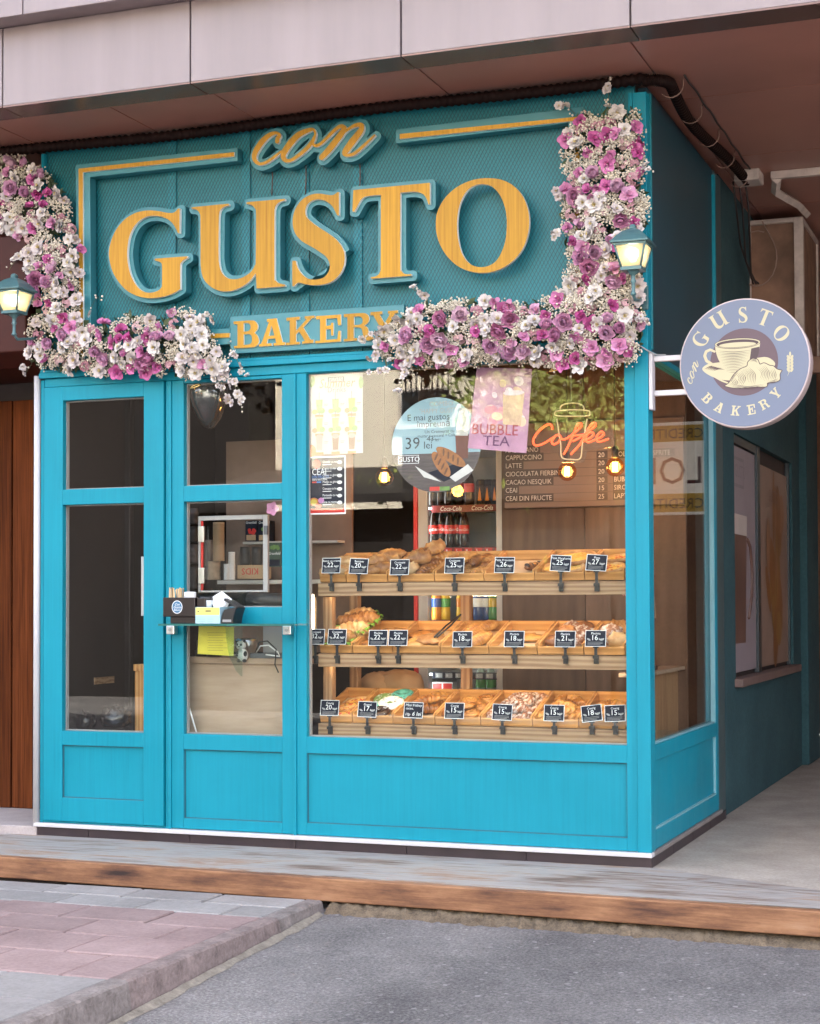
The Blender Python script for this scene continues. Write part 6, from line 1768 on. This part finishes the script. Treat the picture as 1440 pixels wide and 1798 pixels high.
b_.flat([lo_(729, 818), lo_(760, 836), lo_(775, 846), lo_(745, 838)][::-1], of, .0005, 6).flat([lo_(790, 838), lo_(822, 815), lo_(832, 826), lo_(800, 846)][::-1], of, .0005, 6).flat([lo_(752, 830), lo_(808, 812), lo_(820, 828), lo_(780, 846)][::-1], of, .00045, 7)
b_.flat([lo_(800, 765), lo_(824, 762), lo_(822, 805), lo_(802, 805)][::-1], of, .0005, 8).flat([lo_(808, 716), lo_(820, 716), lo_(826, 745), lo_(822, 765), lo_(802, 765), lo_(802, 745)][::-1], of, .00055, 9)
q, q2 = lo_(755, 862), lo_(790, 854); b_.rect(q[0], (q[0] + q2[0]) / 2, q[1], q2[1], of, .0005, 10).rect((q[0] + q2[0]) / 2, q2[0], q[1], q2[1], of, .0005, 11)
put('print', b_, [mat('print_dark_wood', (.075, .055, .055, 1), .5, var=.4, scale=14, stretch=(1, 1, 9)), TXT, mat('print_soft', (.35, .32, .28, 1), .5), INK, mat('print_bun', (.30, .11, .03, 1), .5, var=.25, scale=50), BRI, mat('print_napkin', (.55, .52, .5, 1), .5), CARD, mat('print_cola', (.12, .03, .02, 1), .4), mat('print_glass', (.42, .40, .38, 1), .4), RED, GRI], ro)
# bubble tea
bt = thing('bubble_tea_poster', at(875, 796, GY), 'pink bubble tea poster right of the round offer', 'poster')
bq = [(822, 787), (925, 796), (935, 648), (838, 645)]
bf = FR(GY - .0055)
put('sheet', MB().prism([[(at(x, y, GY).x, at(x, y, GY).z) for x, y in bq]], bf, -.0006, 0), mat('poster_pink', (.46, .22, .33, 1), .4, var=.28, scale=6), bt)
b_ = MB()
A2 = lambda px, py: (at(px, py, GY).x, at(px, py, GY).z)
rt_ = -.075
for k in range(16):
    x, y = rp.uniform(838, 920), rp.uniform(660, 745); q = A2(x, y); b_.ell(q[0], q[1], rp.uniform(.012, .035), rp.uniform(.012, .03), bf, .0002 + .00002 * k, rp.choice([0, 1, 2]), 12, rp.random() * 3)
b_.flat([A2(884, 745), A2(915, 748), A2(922, 690), A2(884, 688)], bf, .0007, 3).ell(*A2(903, 690), .052, .012, bf, .0008, 2)
b_.text('BUBBLE', *A2(828, 762), .072, bf, .0010, 4, rot=rt_, sx=.95).text('TEA', *A2(848, 782), .068, bf, .0010, 5, rot=rt_, sx=1.1)
put('print', b_, [mat('print_rose', (.62, .22, .30, 1), .5), mat('print_peach', (.74, .48, .34, 1), .5), mat('print_blush', (.75, .58, .60, 1), .5), mat('print_milktea', (.58, .36, .25, 1), .5, var=.2), mat('print_coral', (.46, .05, .07, 1), .5), mat('print_plum', (.12, .03, .11, 1), .5)], bt)

# ------------------------------------------------------------------ service bay
cn = thing('service_counter', (-2.1, .3, 0), 'pale oak service counter behind the middle bay', 'counter')
put('front_panel', MB().box(-2.42, -1.745, .14, .16, .01, .818), OAKP, cn)
put('worktop', MB().box(-2.42, -1.745, .12, .60, .8185, .852), OAKP, cn, bev=.003)
put('rear_shelf', MB().box(-2.44, -1.80, .52, .72, at(400, 1019, .52).z - .02, at(400, 1019, .52).z), mat('shelf_pale', (.5, .46, .42, 1), .5), cn)
put('back_panel', MB().box(-2.50, -1.76, .74, .76, .86, 2.0), mat('bay_brown', (.16, .10, .072, 1), .6, var=.2), cn)
put('black_plinth', MB().box(*bx(345, 470, 1041, 1066, .30, .2)), BLACK, cn)
e = bx(430, 494, 1041, 1066, .16, .05)
rl = one('dark_roller', MB().rod((e[0], .2, (e[4] + e[5]) / 2), (e[1] + .02, .2, (e[4] + e[5]) / 2), .034, 16), mat('roller_grey', (.05, .05, .052, 1), .45), 'dark grey rolled mat on the ledge inside the service window', 'roll')
sf = thing('sliding_hatch', at(410, 1040, .085), 'grey framed little hatch with red hinge strip in the service bay', 'window')
a = bx(348, 470, 905, 1040, .085, .02)
put('frame', MB().box(a[0], a[0] + .012, .085, .105, a[4], a[5]).box(a[1] - .026, a[1], .085, .105, a[4], a[5]).box(a[0] + .012, a[1] - .026, .085, .105, a[5] - .022, a[5]).box(a[0] + .012, a[1] - .026, .085, .105, a[4], a[4] + .010), mat('hatch_grey', (.40, .37, .36, 1), .4), sf, bev=.002)
put('pane', MB().box(a[0] + .012, a[1] - .026, .094, .097, a[4] + .01, a[5] - .022), CLEAR, sf)
put('red_strip', MB().box(a[0] + .018, a[0] + .030, .08, .0849, a[4] + .012, a[5] - .025), RED, sf)
for py in (938, 1011):
    q = at(352, py, .075); put('hinge', MB().box(q.x - .010, q.x + .022, .066, .0845, q.z - .040, q.z + .040), STEEL, sf, bev=.003)
q = at(467, 931, .08); put('latch', MB().box(q.x - .008, q.x + .012, .07, .0849, q.z - .022, q.z + .022), mat('latch_grey', (.12, .12, .13, 1), .4), sf, bev=.002)
ZS = at(400, 1018, .56).z
def stack(px, py_top, py_bot, y, r, m_, name, label, cat, n=8, flip=True):
    p, q = at(px, py_bot, y), at(px, py_top, y); H = q.z - p.z; prof = []
    for i in range(n):
        z = H * i / n; prof += [(r, z), (r * 1.03, z + H / n * .25), (r * .97, z + H / n * .96)]
    return one(name, MB().lathe(prof, 14, p), m_, label, cat, 'cup stacks in the service bay')
stack(384, 917, 985, .50, .030, KRAFT, 'cup_stack', 'tall stack of printed kraft cups behind the hatch', 'cups', 16)
stack(376, 985, 1018, .54, .034, mat('kraft_cup', (.42, .30, .20, 1), .7, var=.3, scale=40), 'paper_cup', 'short stack of printed cups at the bottom left of the hatch', 'cups', 3)
stack(398, 990, 1018, .54, .0155, INK, 'cup_stack', 'short stack of small white cups behind the hatch', 'cups', 8)
stack(407, 969, 1018, .56, .018, INK, 'cup_stack', 'tall stack of small white cups behind the hatch', 'cups', 14)
stack(430, 960, 992, .60, .027, BLACK, 'black_cup', 'large black paper cup left of two on the kraft box', 'cups', 2)
stack(451, 960, 992, .60, .027, BLACK, 'black_cup', 'large black paper cup right of two on the kraft box', 'cups', 2)
stack(367, 948, 1018, .62, .026, mat('grey_cups', (.20, .17, .155, 1), .6), 'cup_stack', 'grey ribbed cup stack behind the red hinge strip', 'cups', 22)
for k, (t0, t1, nm) in enumerate(((892, 921, 'topmost'), (924, 953, 'second from the top'), (955, 990, 'third from the top'), (994, 1036, 'lowest'))):
    stack(338, t0, t1, .30, .030, mat('dark_cup%d' % (k % 2), (.02, .018, .018, 1) if k % 2 else (.05, .04, .04, 1), .5, var=.6, scale=40), 'black_cup', 'black paper cup, %s in the left column of the service bay' % nm, 'cups', 2)
bxk = bx(417, 462, 992, 1016, .585, .10)
kb = one('kraft_box', MB().box(*bxk), KRAFT, 'kraft cardboard box printed in red and turned upside down', 'box')
b_ = MB().text('KIDS', (bxk[0] + bxk[1]) / 2 + .0, bxk[5] - .018, .048, FR(.5845), 0, 0, 'C', rot=PI)
put('print', b_, RED, None).parent = kb
for k, (r4, m_, txt_, nm) in enumerate((((431, 451, 914, 950), RED, 'Greenfield', 'red'), ((453, 474, 914, 950), GRI, 'Greenfield', 'light green'), ((471, 493, 953, 995), mat('tea_dark', (.02, .05, .03, 1), .5), 'Greenfield', 'dark green'))):
    e = bx(*r4, .66 if k < 2 else .28, .06)
    o = one('tea_box', MB().box(*e), CARD if k < 2 else m_, 'black tea box with %s print on the service bay shelf' % nm if k < 2 else 'dark green tea box right of the hatch', 'tea box', 'tea boxes')
    f_ = FR(e[2] - .0005)
    b_ = MB().text(txt_, (e[0] + e[1]) / 2, e[5] - .017 if k < 2 else (e[4] + e[5]) / 2, .020, f_, .0005, 0, 'C', .75, .2)
    for j in range(7): b_.ell(e[0] + (e[1] - e[0]) * rp.uniform(.2, .8), e[5] - (.04 + .03 * rp.random() if k < 2 else .02 + .01 * rp.random()), .010, .010, f_, .0002 + .00003 * j, 1, 10)
    b_.rect(e[0] + .006, e[1] - .006, e[4] + .004, e[4] + (e[5] - e[4]) * .3, f_, .0002, 2)
    put('print', b_, [INK, m_ if k < 2 else GRI, KRAFT if k < 2 else CARD], None).parent = o
put('tea_shelf', MB().box(-2.35, -1.80, .64, .74, at(450, 951, .64).z - .012, at(450, 951, .64).z), mat('shelf_pale', (.5, .46, .42, 1)), cn)
# paper pansy taped in the corner
pn_ = at(479, 893, .046)
m_ = MB()
for i in range(5): petal(m_, 1.2 + i * 2 * PI / 5, .12, .034, .036, .002, 0, .1, .1, 3, .9)
fl = one('pansy_decoration', m_, PEO_M, 'lilac and white artificial pansy in the top right of the service pane', 'flower', loc=(pn_.x, .046, pn_.z), rot=(PI / 2, 0, 0))
# yellow notice
yq = [(347, 1148), (410, 1152), (411, 1101), (349, 1099)]
yn = thing('yellow_notice', at(378, 1150, GY), 'yellow paper notice below the glass shelf', 'notice')
f_ = FR(GY)
put('sheet', MB().prism([[(at(x, y, GY).x, at(x, y, GY).z) for x, y in yq]], f_, -.0005, 0), mat('yellow_paper', (.68, .60, .06, 1), .6, var=.05), yn)
b_ = MB()
for k in range(8):
    p, q = A2(364 + (k % 3), 1111 + k * 4.4), A2(400 - (k % 2) * 8, 1111.6 + k * 4.4); b_.rect(p[0], q[0], p[1] - .0012, p[1] + .0012, f_, .0004)
put('print', b_, mat('notice_ink', (.35, .28, .04, 1), .6), yn)
# things on the ledge below
pl_ = thing('plush_panda', at(424, 1160, .10), 'small black and white plush panda leaning against the service pane', 'plush toy')
FUR, FURB = mat('plush_white', (.62, .60, .58, 1), .95, var=.1, bump=.5), mat('plush_black', (.03, .03, .03, 1), .95, var=.2, bump=.5)
b_ = MB(); c1, c2 = at(423, 1133, .10), at(426, 1150, .10)
b_.ball(c2, (.030, .022, .033), 12, 8).ball(c1, (.026, .022, .024), 12, 8)
put('body', b_, FUR, pl_)
b_ = MB()
for s in (-1, 1):
    b_.ball(c1 + V((s * .020, .0, .020)), .008, 8, 6).ball(c1 + V((s * .010, -.019, .003)), (.006, .004, .007), 8, 6).ball(c2 + V((s * .022, -.014, .006)), (.010, .010, .014), 8, 6).ball(c2 + V((s * .016, -.012, -.028)), (.011, .012, .009), 8, 6)
b_.ball(c1 + V((0, -.022, -.006)), .004, 6, 5)
put('markings', b_, FURB, pl_)
put('ribbon', MB().tube([c1 + V((-.022, -.01, .024)), c1 + V((-.008, -.014, .030)), c1 + V((.006, -.012, .026))], .005, 6), mat('blue_ribbon', (.05, .25, .55, 1), .5), pl_)
e = bx(438, 496, 1147, 1158, .12, .06)
ps = one('power_strip', MB().box(*e), mat('strip_grey', (.10, .11, .12, 1), .4), 'grey power strip on the counter behind the service pane', 'power strip', bev=.004)
cz = e[5] + .006
one('white_cable', MB().tube([(e[0] + .03, .14, cz), (e[0] + .07, .10, cz + .03), (e[0] + .12, .09, cz + .035), (e[1] - .01, .09, cz), (e[1] + .0, .09, cz - .02), (e[0] + .10, .10, cz - .012)], .0035, 6), INK, 'white cable looping over the power strip', 'cable')
one('black_cable', MB().tube([(e[0] + .02, .15, cz), (e[0] + .06, .11, cz + .05), (e[0] + .11, .10, cz + .055), (e[1] - .02, .09, cz + .015), (e[1] - .02, .075, cz - .06), (e[1] + .0, .075, cz - .10)], .0032, 6), BLACK, 'black cable hanging over the counter edge', 'cable')
one('steel_canister', MB().lathe([(.045, 0), (.046, .07), (.042, .085), (.02, .09)], 16, (at(436, 1150, .32).x, .32, .8525)), STEEL, 'shiny steel canister on the counter', 'canister')
one('grey_backboard', MB().box(*bx(462, 497, 1100, 1146, .20, .02)), mat('panel_grey', (.30, .30, .30, 1), .5), 'plain grey panel standing right on the counter', 'panel')
for k, px in enumerate((356, 376)):
    one('coffee_lid_stack', MB().lathe([(.038, 0), (.04, .03), (.03, .035), (.032, .08), (.01, .085)], 14, (at(px, 1157, .2).x, .2, .8525)), BLACK, 'black jar on the counter behind the yellow notice, ' + ('left' if k == 0 else 'right') + ' one', 'jar')
one('red_tipped_stick', MB().rod(at(345, 1286, .07), at(330, 1235, .07), .004, 6).rod(at(331, 1238, .07), at(327, 1222, .07), .007, 6, mi=1), [INK, RED], 'white stick with red tip leaning at the lower left of the service pane', 'stick')
# clear glass pendant and brass ring under the left garland
p = at(366, 700, .14)
MILKY = glassm('milky_plastic', (.80, .80, .80, 1), 1.6, .12, 3.0)
gp = thing('clear_glass_shade', p, 'clear glass teardrop shade hanging behind the service pane', 'lamp shade')
put('shade', MB().lathe([(.004, -.155), (.030, -.145), (.065, -.10), (.092, -.04), (.104, .02), (.100, .06), (.075, .085), (.05, .09)], 22, p), MILKY, gp)
put('cord', MB().rod(p + V((0, 0, .09)), V((p.x, .14, 2.6)), .003, 5), GREY, gp)
for k, (px, py) in enumerate(((343, 678), (975, 648))):
    q = at(px, py, -.05)
    one('brass_ring', MB().tube([q + V((.028 * math.cos(a), .010 * math.sin(a), .008 * math.sin(a) + .006 * math.cos(a))) for a in [i * 2 * PI / 24 for i in range(25)]], .004, 6), GOLD, 'small brass ring tucked under the ' + ('left' if k == 0 else 'right') + ' garland', 'ring')

# ------------------------------------------------------------------ outside shelf
SZ = 1.013
gs = thing('glass_shelf', (-2.05, -.1, SZ), 'green edged glass shelf across the service bay', 'shelf')
sx0, sx1 = at(279, 1097, -.19).x, at(513, 1097, -.19).x
put('shelf_pane', MB().box(sx0, sx1, -.195, -.005, SZ, SZ + .010), SHELFGLASS, gs, bev=.001)
put('shelf_edge', MB().box(sx0, sx1, -.1968, -.1952, SZ, SZ + .010), mat('glass_edge_green', (.03, .13, .11, 1), .15), gs)
fin = [(-.005, SZ - .002), (-.17, SZ - .002), (-.165, SZ - .06), (-.13, SZ - .15), (-.06, SZ - .22), (-.005, SZ - .25)]
for px in (303, 507):
    q = at(px, 1105, -.02); put('clamp', MB().box(q.x - .022, q.x + .022, -.045, -.0045, SZ - .045, SZ - .001), STEEL, gs, bev=.004); put('clamp_screw', MB().rod((q.x, -.045, SZ - .022), (q.x, -.05, SZ - .022), .008, 10), GREY, gs)
cd = thing('black_caddy', (-2.33, -.1, SZ + .01), 'black counter caddy with round blue sticker on the glass shelf', 'caddy')
e = bx(286, 342, 1049, 1083, -.17, .15)
put('box', MB().box(e[0], e[1], -.17, -.03, e[4], e[5]).box(e[0] + .035, e[1] + .04, -.16, -.04, SZ + .0105, e[4]), mat('caddy_black', (.012, .007, .007, 1), .3), cd, bev=.003)
put('side_slot', MB().box(e[1] + .003, e[1] + .050, -.155, -.04, e[4] - .002, e[5] - .004), mat('caddy_black', (.012, .007, .007, 1)), cd, bev=.003)
f_ = FR(-.1705); q = at(311, 1066, -.1705)
b_ = MB().ell(q.x, q.z, .029, .032, f_, 0, 1, 28).ell(q.x, q.z, .026, .029, f_, .0002, 0, 28)
b_.text('Con', q.x, q.z + .008, .016, f_, .0004, 1, 'C', 1, .3).text('Gusto', q.x, q.z - .006, .017, f_, .0004, 1, 'C', 1, .3).text('Bakery', q.x, q.z - .018, .013, f_, .0004, 1, 'C', 1, .3)
put('sticker', b_, [mat('sticker_blue', (.045, .15, .26, 1), .4), INK], cd)
STK = mat('birch_stick', (.62, .42, .22, 1), .6, var=.1)
for k in range(24):
    x = e[0] + .012 + (k % 12) * .0058; y = -.13 + .04 * (k // 12); a = rp.uniform(-.10, .10)
    one('stirring_stick', MB().obox((x + a * .05, y, e[5] + .010 + rp.uniform(-.006, .006)), (.0026, 0, 0), (0, .001, 0), (a * .035, 0, .034)), STK, 'wooden stirring stick standing in the black caddy', 'stick', 'stirring sticks in the caddy')
for k in range(4):
    one('plastic_cup_lid', MB().lathe([(.030, 0), (.031, .004), (.029, .007), (.024, .009)], 16, (e[0] + .112, -.10, e[5] - .004 + k * .0075)), INK, 'white plastic lid stacked in the black caddy', 'lid', 'white lids in the caddy')
e3 = bx(343, 386, 1066, 1094, -.175, .12)
yb = thing('card_box', (e3[0], -.1, SZ + .01), 'yellow and pale blue card box on the glass shelf', 'box')
put('box', MB().box(e3[0], e3[1], -.175, -.07, SZ + .0105, e3[5]), mat('card_pale_blue', (.36, .55, .62, 1), .5), yb, bev=.001)
f_ = FR(-.1753); hh = e3[5] - SZ - .0105
b_ = MB().rect(e3[0] + .002, e3[1] - .002, SZ + .0105 + hh * .52, e3[5] - .002, f_, 0, 0)
b_.rect(e3[0] + .012, e3[0] + .020, e3[5] - .024, e3[5] - .018, f_, .0003, 1).rect(e3[0] + .055, e3[0] + .085, e3[5] - .022, e3[5] - .016, f_, .0003, 1)
for k in range(3): b_.rect(e3[0] + .01, e3[0] + .055, SZ + .02 + k * .008, SZ + .0225 + k * .008, f_, .0003, 2).rect(e3[0] + .065, e3[0] + .10, SZ + .02 + k * .008, SZ + .0225 + k * .008, f_, .0003, 2)
put('print', b_, [mat('card_yellow', (.68, .60, .14, 1), .5), TXT, mat('card_grey', (.30, .42, .48, 1), .5)], yb)
q = at(362, 1066, -.12)
cu_ = thing('paper_cup', (q.x, -.12, q.z), 'white paper cup with black lid on top of the card box', 'cup')
put('body', MB().lathe([(.027, 0), (.029, .030), (.030, .034)], 18, q), INK, cu_)
put('lid', MB().lathe([(.033, .0345), (.034, .040), (.031, .048), (.029, .052), (.026, .050)], 18, q), BLACK, cu_)
for k, (px, py, rt2) in enumerate(((383, 1056, .5), (392, 1055, .95))):
    q = at(px, py, -.10 + .012 * k)
    one('paper_napkin', MB().obox(q, V((.034 * math.cos(rt2), 0, .034 * math.sin(rt2))), V((0, .002, 0)), V((-.034 * math.sin(rt2), 0, .034 * math.cos(rt2)))), INK, 'white folded paper napkin, ' + ('left' if k == 0 else 'right') + ' of two beside the cup', 'napkin', 'napkins on the shelf')
e4 = bx(387, 412, 1066, 1094, -.165, .12)
nh = thing('napkin_holder', (e4[0], -.1, SZ + .01), 'black slanted napkin holder right of the card box', 'holder')
hf = (V((0, -.165, 0)), V((1, 0, 0)), V((0, 0, 1)), V((0, -1, 0)))
put('shell', MB().prism([[(e4[0], SZ + .011), (e4[1] - .012, SZ + .011), (e4[1] - .006, SZ + .045), (e4[1] + .008, e4[5] - .004), (e4[1] + .004, e4[5]), (e4[0] + .02, e4[5] - .012), (e4[0] + .008, SZ + .050)]], hf, -.10, 0), BLACK, nh, bev=.002)
put('slot', MB().rect(e4[0] + .012, e4[1] - .018, SZ + .018, SZ + .030, hf, .001), GREY, nh)
put('top_flap', MB().obox((e4[0] + .035, -.09, e4[5] + .018), (.036, 0, -.020), (0, .035, 0), (.003, 0, .005)), BLACK, nh, bev=.002)
one('glass_support_fin', MB().prism([fin], (V((at(409, 1130, -.1).x, 0, 0)), V((0, 1, 0)), V((0, 0, 1)), V((1, 0, 0))), -.004, .004), SHELFGLASS, 'curved glass bracket under the middle of the glass shelf', 'bracket')

# ------------------------------------------------------------------ behind the door
cu2 = MB(); n = 60
x0_, x1_ = at(135, 1000, .75).x, at(232, 1000, .75).x
for i in range(n):
    x = x0_ + (x1_ - x0_) * i / (n - 1); yy = .75 + .035 * math.sin(i * .95) + .02 * math.sin(i * .37)
    cu2.v += [(x, yy, .02), (x, yy, 2.3)]
for i in range(n - 1): cu2.f.append((2 * i, 2 * i + 2, 2 * i + 3, 2 * i + 1)); cu2.m.append(0); cu2.sm.append(True)
cc = one('hanging_curtain', cu2, mat('curtain_grey', (.040, .032, .033, 1), .85, var=.1), 'dark grey pleated curtain behind the door pane', 'curtain')
so = cc.modifiers.new('thickness', 'SOLIDIFY'); so.thickness = .003
rdt = thing('ribbed_radiator', (-3.2, .5, .1), 'teal ribbed radiator low behind the door pane', 'radiator')
for k in range(8):
    a, b_ = at(116 + k * 7, 1240, .5).x, at(121 + k * 7, 1240, .5).x
    put('rib', MB().box(a, b_, .5, .58, .30, .66), mat('radiator_teal', (.02, .13, .16, 1), .4), rdt, bev=.006)
one('radiator_shelf', MB().box(at(112, 1194, .45).x, at(172, 1194, .45).x, .42, .62, at(140, 1201, .45).z, at(140, 1189, .45).z), OAK, 'short oak shelf over the radiator', 'shelf')
one('orange_panel', MB().box(at(237, 1230, .35).x, at(262, 1230, .35).x, .35, .37, .02, at(245, 1178, .35).z).box(at(236, 1230, .35).x, at(264, 1230, .35).x, .34, .60, at(245, 1178, .35).z, at(245, 1178, .35).z + .035), wood('orange_oak', (.35, .16, .05, 1), (.50, .27, .10, 1), (12, 12, 1), 3), 'orange wooden counter end low behind the door pane', 'counter')
BAGM = glassm('bag_plastic', (.75, .75, .78, 1), 1.7, .15)
for k, (px, py, s_) in enumerate(((203, 1262, .085), (146, 1268, .07))):
    q = at(px, py, .30)
    b_ = bun(s_, s_ * .8, s_ * .7, 40 + k, .16, 22, 14)
    one('plastic_bag', b_, BAGM, 'crumpled clear plastic bag on the floor behind the door, ' + ('larger' if k == 0 else 'smaller') + ' one', 'bag', loc=(q.x, .30, q.z - s_ * .5))
# ledge, basket and flowers along the side pane
lz = atx(1200, 1168, -.10).z
sl = thing('side_ledge', (-.12, .6, .0), 'brown half height ledge along the side pane', 'ledge')
put('panel', MB().box(-.128, -.112, .20, 1.13, .01, lz - .0205), OAKV, sl)
put('top', MB().box(-.19, -.075, .18, 1.132, lz - .02, lz), OAKP, sl, bev=.003)
lr = thing('leaflet_rack', (-.13, .5, lz), 'small rack of striped leaflets on the side ledge', 'leaflet rack')
put('stand', MB().box(-.16, -.10, .40, .60, lz + .001, lz + .02).rod((-.13, .5, lz + .02), (-.13, .5, lz + .30), .006, 6), BLACK, lr)
for k in range(4):
    put('leaflet', MB().obox((-.13, .42 + k * .05, lz + .34 - k * .012), (.030, -.020, 0), (.001, .0015, 0), (0, -.02, .055)), (INK, ORI, mat('leaflet_blue', (.10, .16, .25, 1), .5), KRAFT)[k], lr)
dv = thing('dried_bouquet', (-.13, .30, lz), 'dusky purple dried bouquet in a vase on the side ledge', 'bouquet')
put('vase', MB().lathe([(.028, .001), (.038, .05), (.030, .12), (.018, .16), (.022, .18)], 14, (-.13, .30, lz)), DARK, dv)
for k in range(16):
    a_, h_ = k * 2.4, .30 + .13 * rp.random(); q = V((-.13 + .05 * math.cos(a_), .30 + .09 * math.sin(a_), lz + h_))
    put('bloom', HYD[k % 2], None, dv, q, (rp.uniform(-.6, .6), rp.uniform(-.6, .6), 0), scale=rp.uniform(.5, .85))
put('stems', MB().tube([(-.13, .30, lz + .16), (-.135, .29, lz + .25), (-.14, .27, lz + .34)], .004, 5).tube([(-.13, .30, lz + .16), (-.12, .32, lz + .34)], .004, 5), STEM, dv)
bk = thing('wicker_basket', (-.16, .30, .40), 'dark wicker basket of buns low in the side pane', 'basket')
cb = V((-.20, .26, .46))
put('bowl', MB().lathe([(.045, 0), (.062, .04), (.070, .08), (.066, .08), (.056, .04), (.04, .012)], 18, cb), mat('wicker', (.11, .05, .022, 1), .7, var=.5, scale=60, bump=.6), bk)
put('stand', MB().box(-.24, -.130, .18, .46, .01, .458), OAKV, bk)
for k in range(4):
    one('basket_bun', P_['bun'], None, 'round brown bun in the wicker basket', 'bun', 'buns in the basket', loc=cb + V((.026 * math.cos(k * 1.6), .026 * math.sin(k * 1.6), .045)), scale=.5)
# ------------------------------------------------------------------ the street behind the camera (seen in the panes)
def facade(name, label, x0, x1, y, h, m, wins, roofm=None, depth=6):
    t_ = thing(name, ((x0 + x1) / 2, y - depth / 2, -.55), label, 'building', 'buildings across the street')
    put('wall', MB().box(x0, x1, y - depth, y, -.6, h), m, t_)
    for (a, b_, z0, z1) in wins:
        put('window', MB().box(a, b_, y - .02, y + .03, z0, z1).box(a - .08, b_ + .08, y, y + .12, z0 - .08, z0), mat('far_frame', (.55, .5, .45, 1), .5), t_)
        put('pane', MB().box(a + .07, b_ - .07, y + .031, y + .035, z0 + .07, z1 - .07), mat('far_glass', (.03, .04, .05, 1), .15), t_)
    if roofm: put('roof', MB().prism([[(y - depth - .3, h), (y + .4, h - .1), (y - depth / 2, h + 1.6)]], (V((0, 0, 0)), V((0, 1, 0)), V((0, 0, 1)), V((1, 0, 0))), x0 - .2, x1 + .2), roofm, t_)
    return t_
CRM = mat('cream_render', (.80, .73, .60, 1), .8, var=.03, scale=1)
BRN = mat('brown_render', (.010, .007, .0065, 1), .8, var=.2, scale=1)
DRF = mat('dark_tile_roof', (.02, .016, .016, 1), .7, var=.4, scale=3)
f1 = facade('cream_house', 'cream house across the street mirrored in the display pane', -11.4, -6.9, -20, 9, CRM, [(-9.0, -8.0, 4.25, 4.9), (-8.2, -7.4, 6.2, 7.4), (-10.6, -9.7, 6.2, 7.4)])
put('balcony', MB().box(-8.75, -7.9, -20, -19.6, 4.62, 4.70), BRN, f1)
rb = MB()
for k in range(9): rb.rod((-8.72 + k * .098, -19.62, 4.7), (-8.72 + k * .098, -19.62, 5.2), .014, 4)
rb.box(-8.75, -7.9, -19.64, -19.6, 5.2, 5.24)
put('railing', rb, mat('rail_dark', (.05, .04, .04, 1), .5), f1)
f2 = facade('brown_house', 'dark brown house across the street mirrored in the door panes', -24, -11.45, -19, 7.2, BRN, [(-22.2, -21.1, 4.2, 5.4), (-20, -19.2, 1.5, 3.2)], DRF)
f3 = facade('low_shed', 'low dark roofed shed below the cream house', -11.0, -4.2, -16, 2.55, BRN, [], None, 2.5)
put('roof', MB().prism([[(-19, 3.45), (-15.5, 2.75), (-15.5, 2.62), (-19, 3.3)]], (V((0, 0, 0)), V((0, 1, 0)), V((0, 0, 1)), V((1, 0, 0))), -11.2, -4.1), DRF, f3)
put('side_block', MB().box(-7.35, -4.2, -16.3, -15.9, -.6, 3.62), DRF, f3)  # added dark block, keeps the bright house out of the poster's reflection
f4 = facade('grey_block', 'grey block across the street to the right', -3.2, 9, -23, 10, mat('grey_render', (.34, .32, .31, 1), .8), [(-1.5 + 2 * k, -.4 + 2 * k, 3.5 + 3 * j, 5 + 3 * j) for k in range(5) for j in range(2)])
def tree(loc, h, rad, label, seed, n=7500):
    r_ = random.Random(seed)
    t_ = thing('street_tree', loc, label, 'tree', 'trees across the street')
    L = V(loc); m = MB()
    m.tube([L + V((0, 0, h * k / 5 * .62)) + V((r_.uniform(-.06, .06), r_.uniform(-.06, .06), 0)) for k in range(6)], [.17, .15, .13, .11, .09, .06], 8)
    cl = []
    for k in range(11):
        a = r_.uniform(0, 6.28); z = h * r_.uniform(.42, .95); q = rad * r_.uniform(.2, .85) * (1.1 - abs(z / h - .65))
        e = L + V((q * math.cos(a), q * math.sin(a), z)); cl.append(e)
        m.tube([L + V((0, 0, z * .62)), L.lerp(e, .5) + V((0, 0, z * .35)), e], [.06, .04, .015], 5)
    put('trunk', m, mat('bark', (.09, .06, .04, 1), .9, bump=.4), t_)
    c_ = MB()
    for k in range(n):
        e = r_.choice(cl); d = V((r_.gauss(0, 1), r_.gauss(0, 1), r_.gauss(0, .8)))
        p = e + d * rad * .24
        q = Euler((r_.uniform(0, 6.3), r_.uniform(0, 6.3), 0)).to_matrix(); s_ = r_.uniform(.05, .10)
        c_.add([p + q @ V(v) * s_ for v in ((-1, 0, 0), (0, .5, .1), (1, 0, 0), (0, -.5, .1))], [(0, 1, 2, 3)])
    put('crown', c_, mat('street_leaves', (.24, .29, .06, 1), .6, var=.5, scale=1.2), t_)
tree((-5.6, -17.5, -.55), 6.8, 2.0, 'leafy green tree across the street mirrored at the right of the display pane', 4)
tree((-3.6, -19.5, -.55), 8.2, 2.3, 'taller green tree beside the grey block across the street', 6)
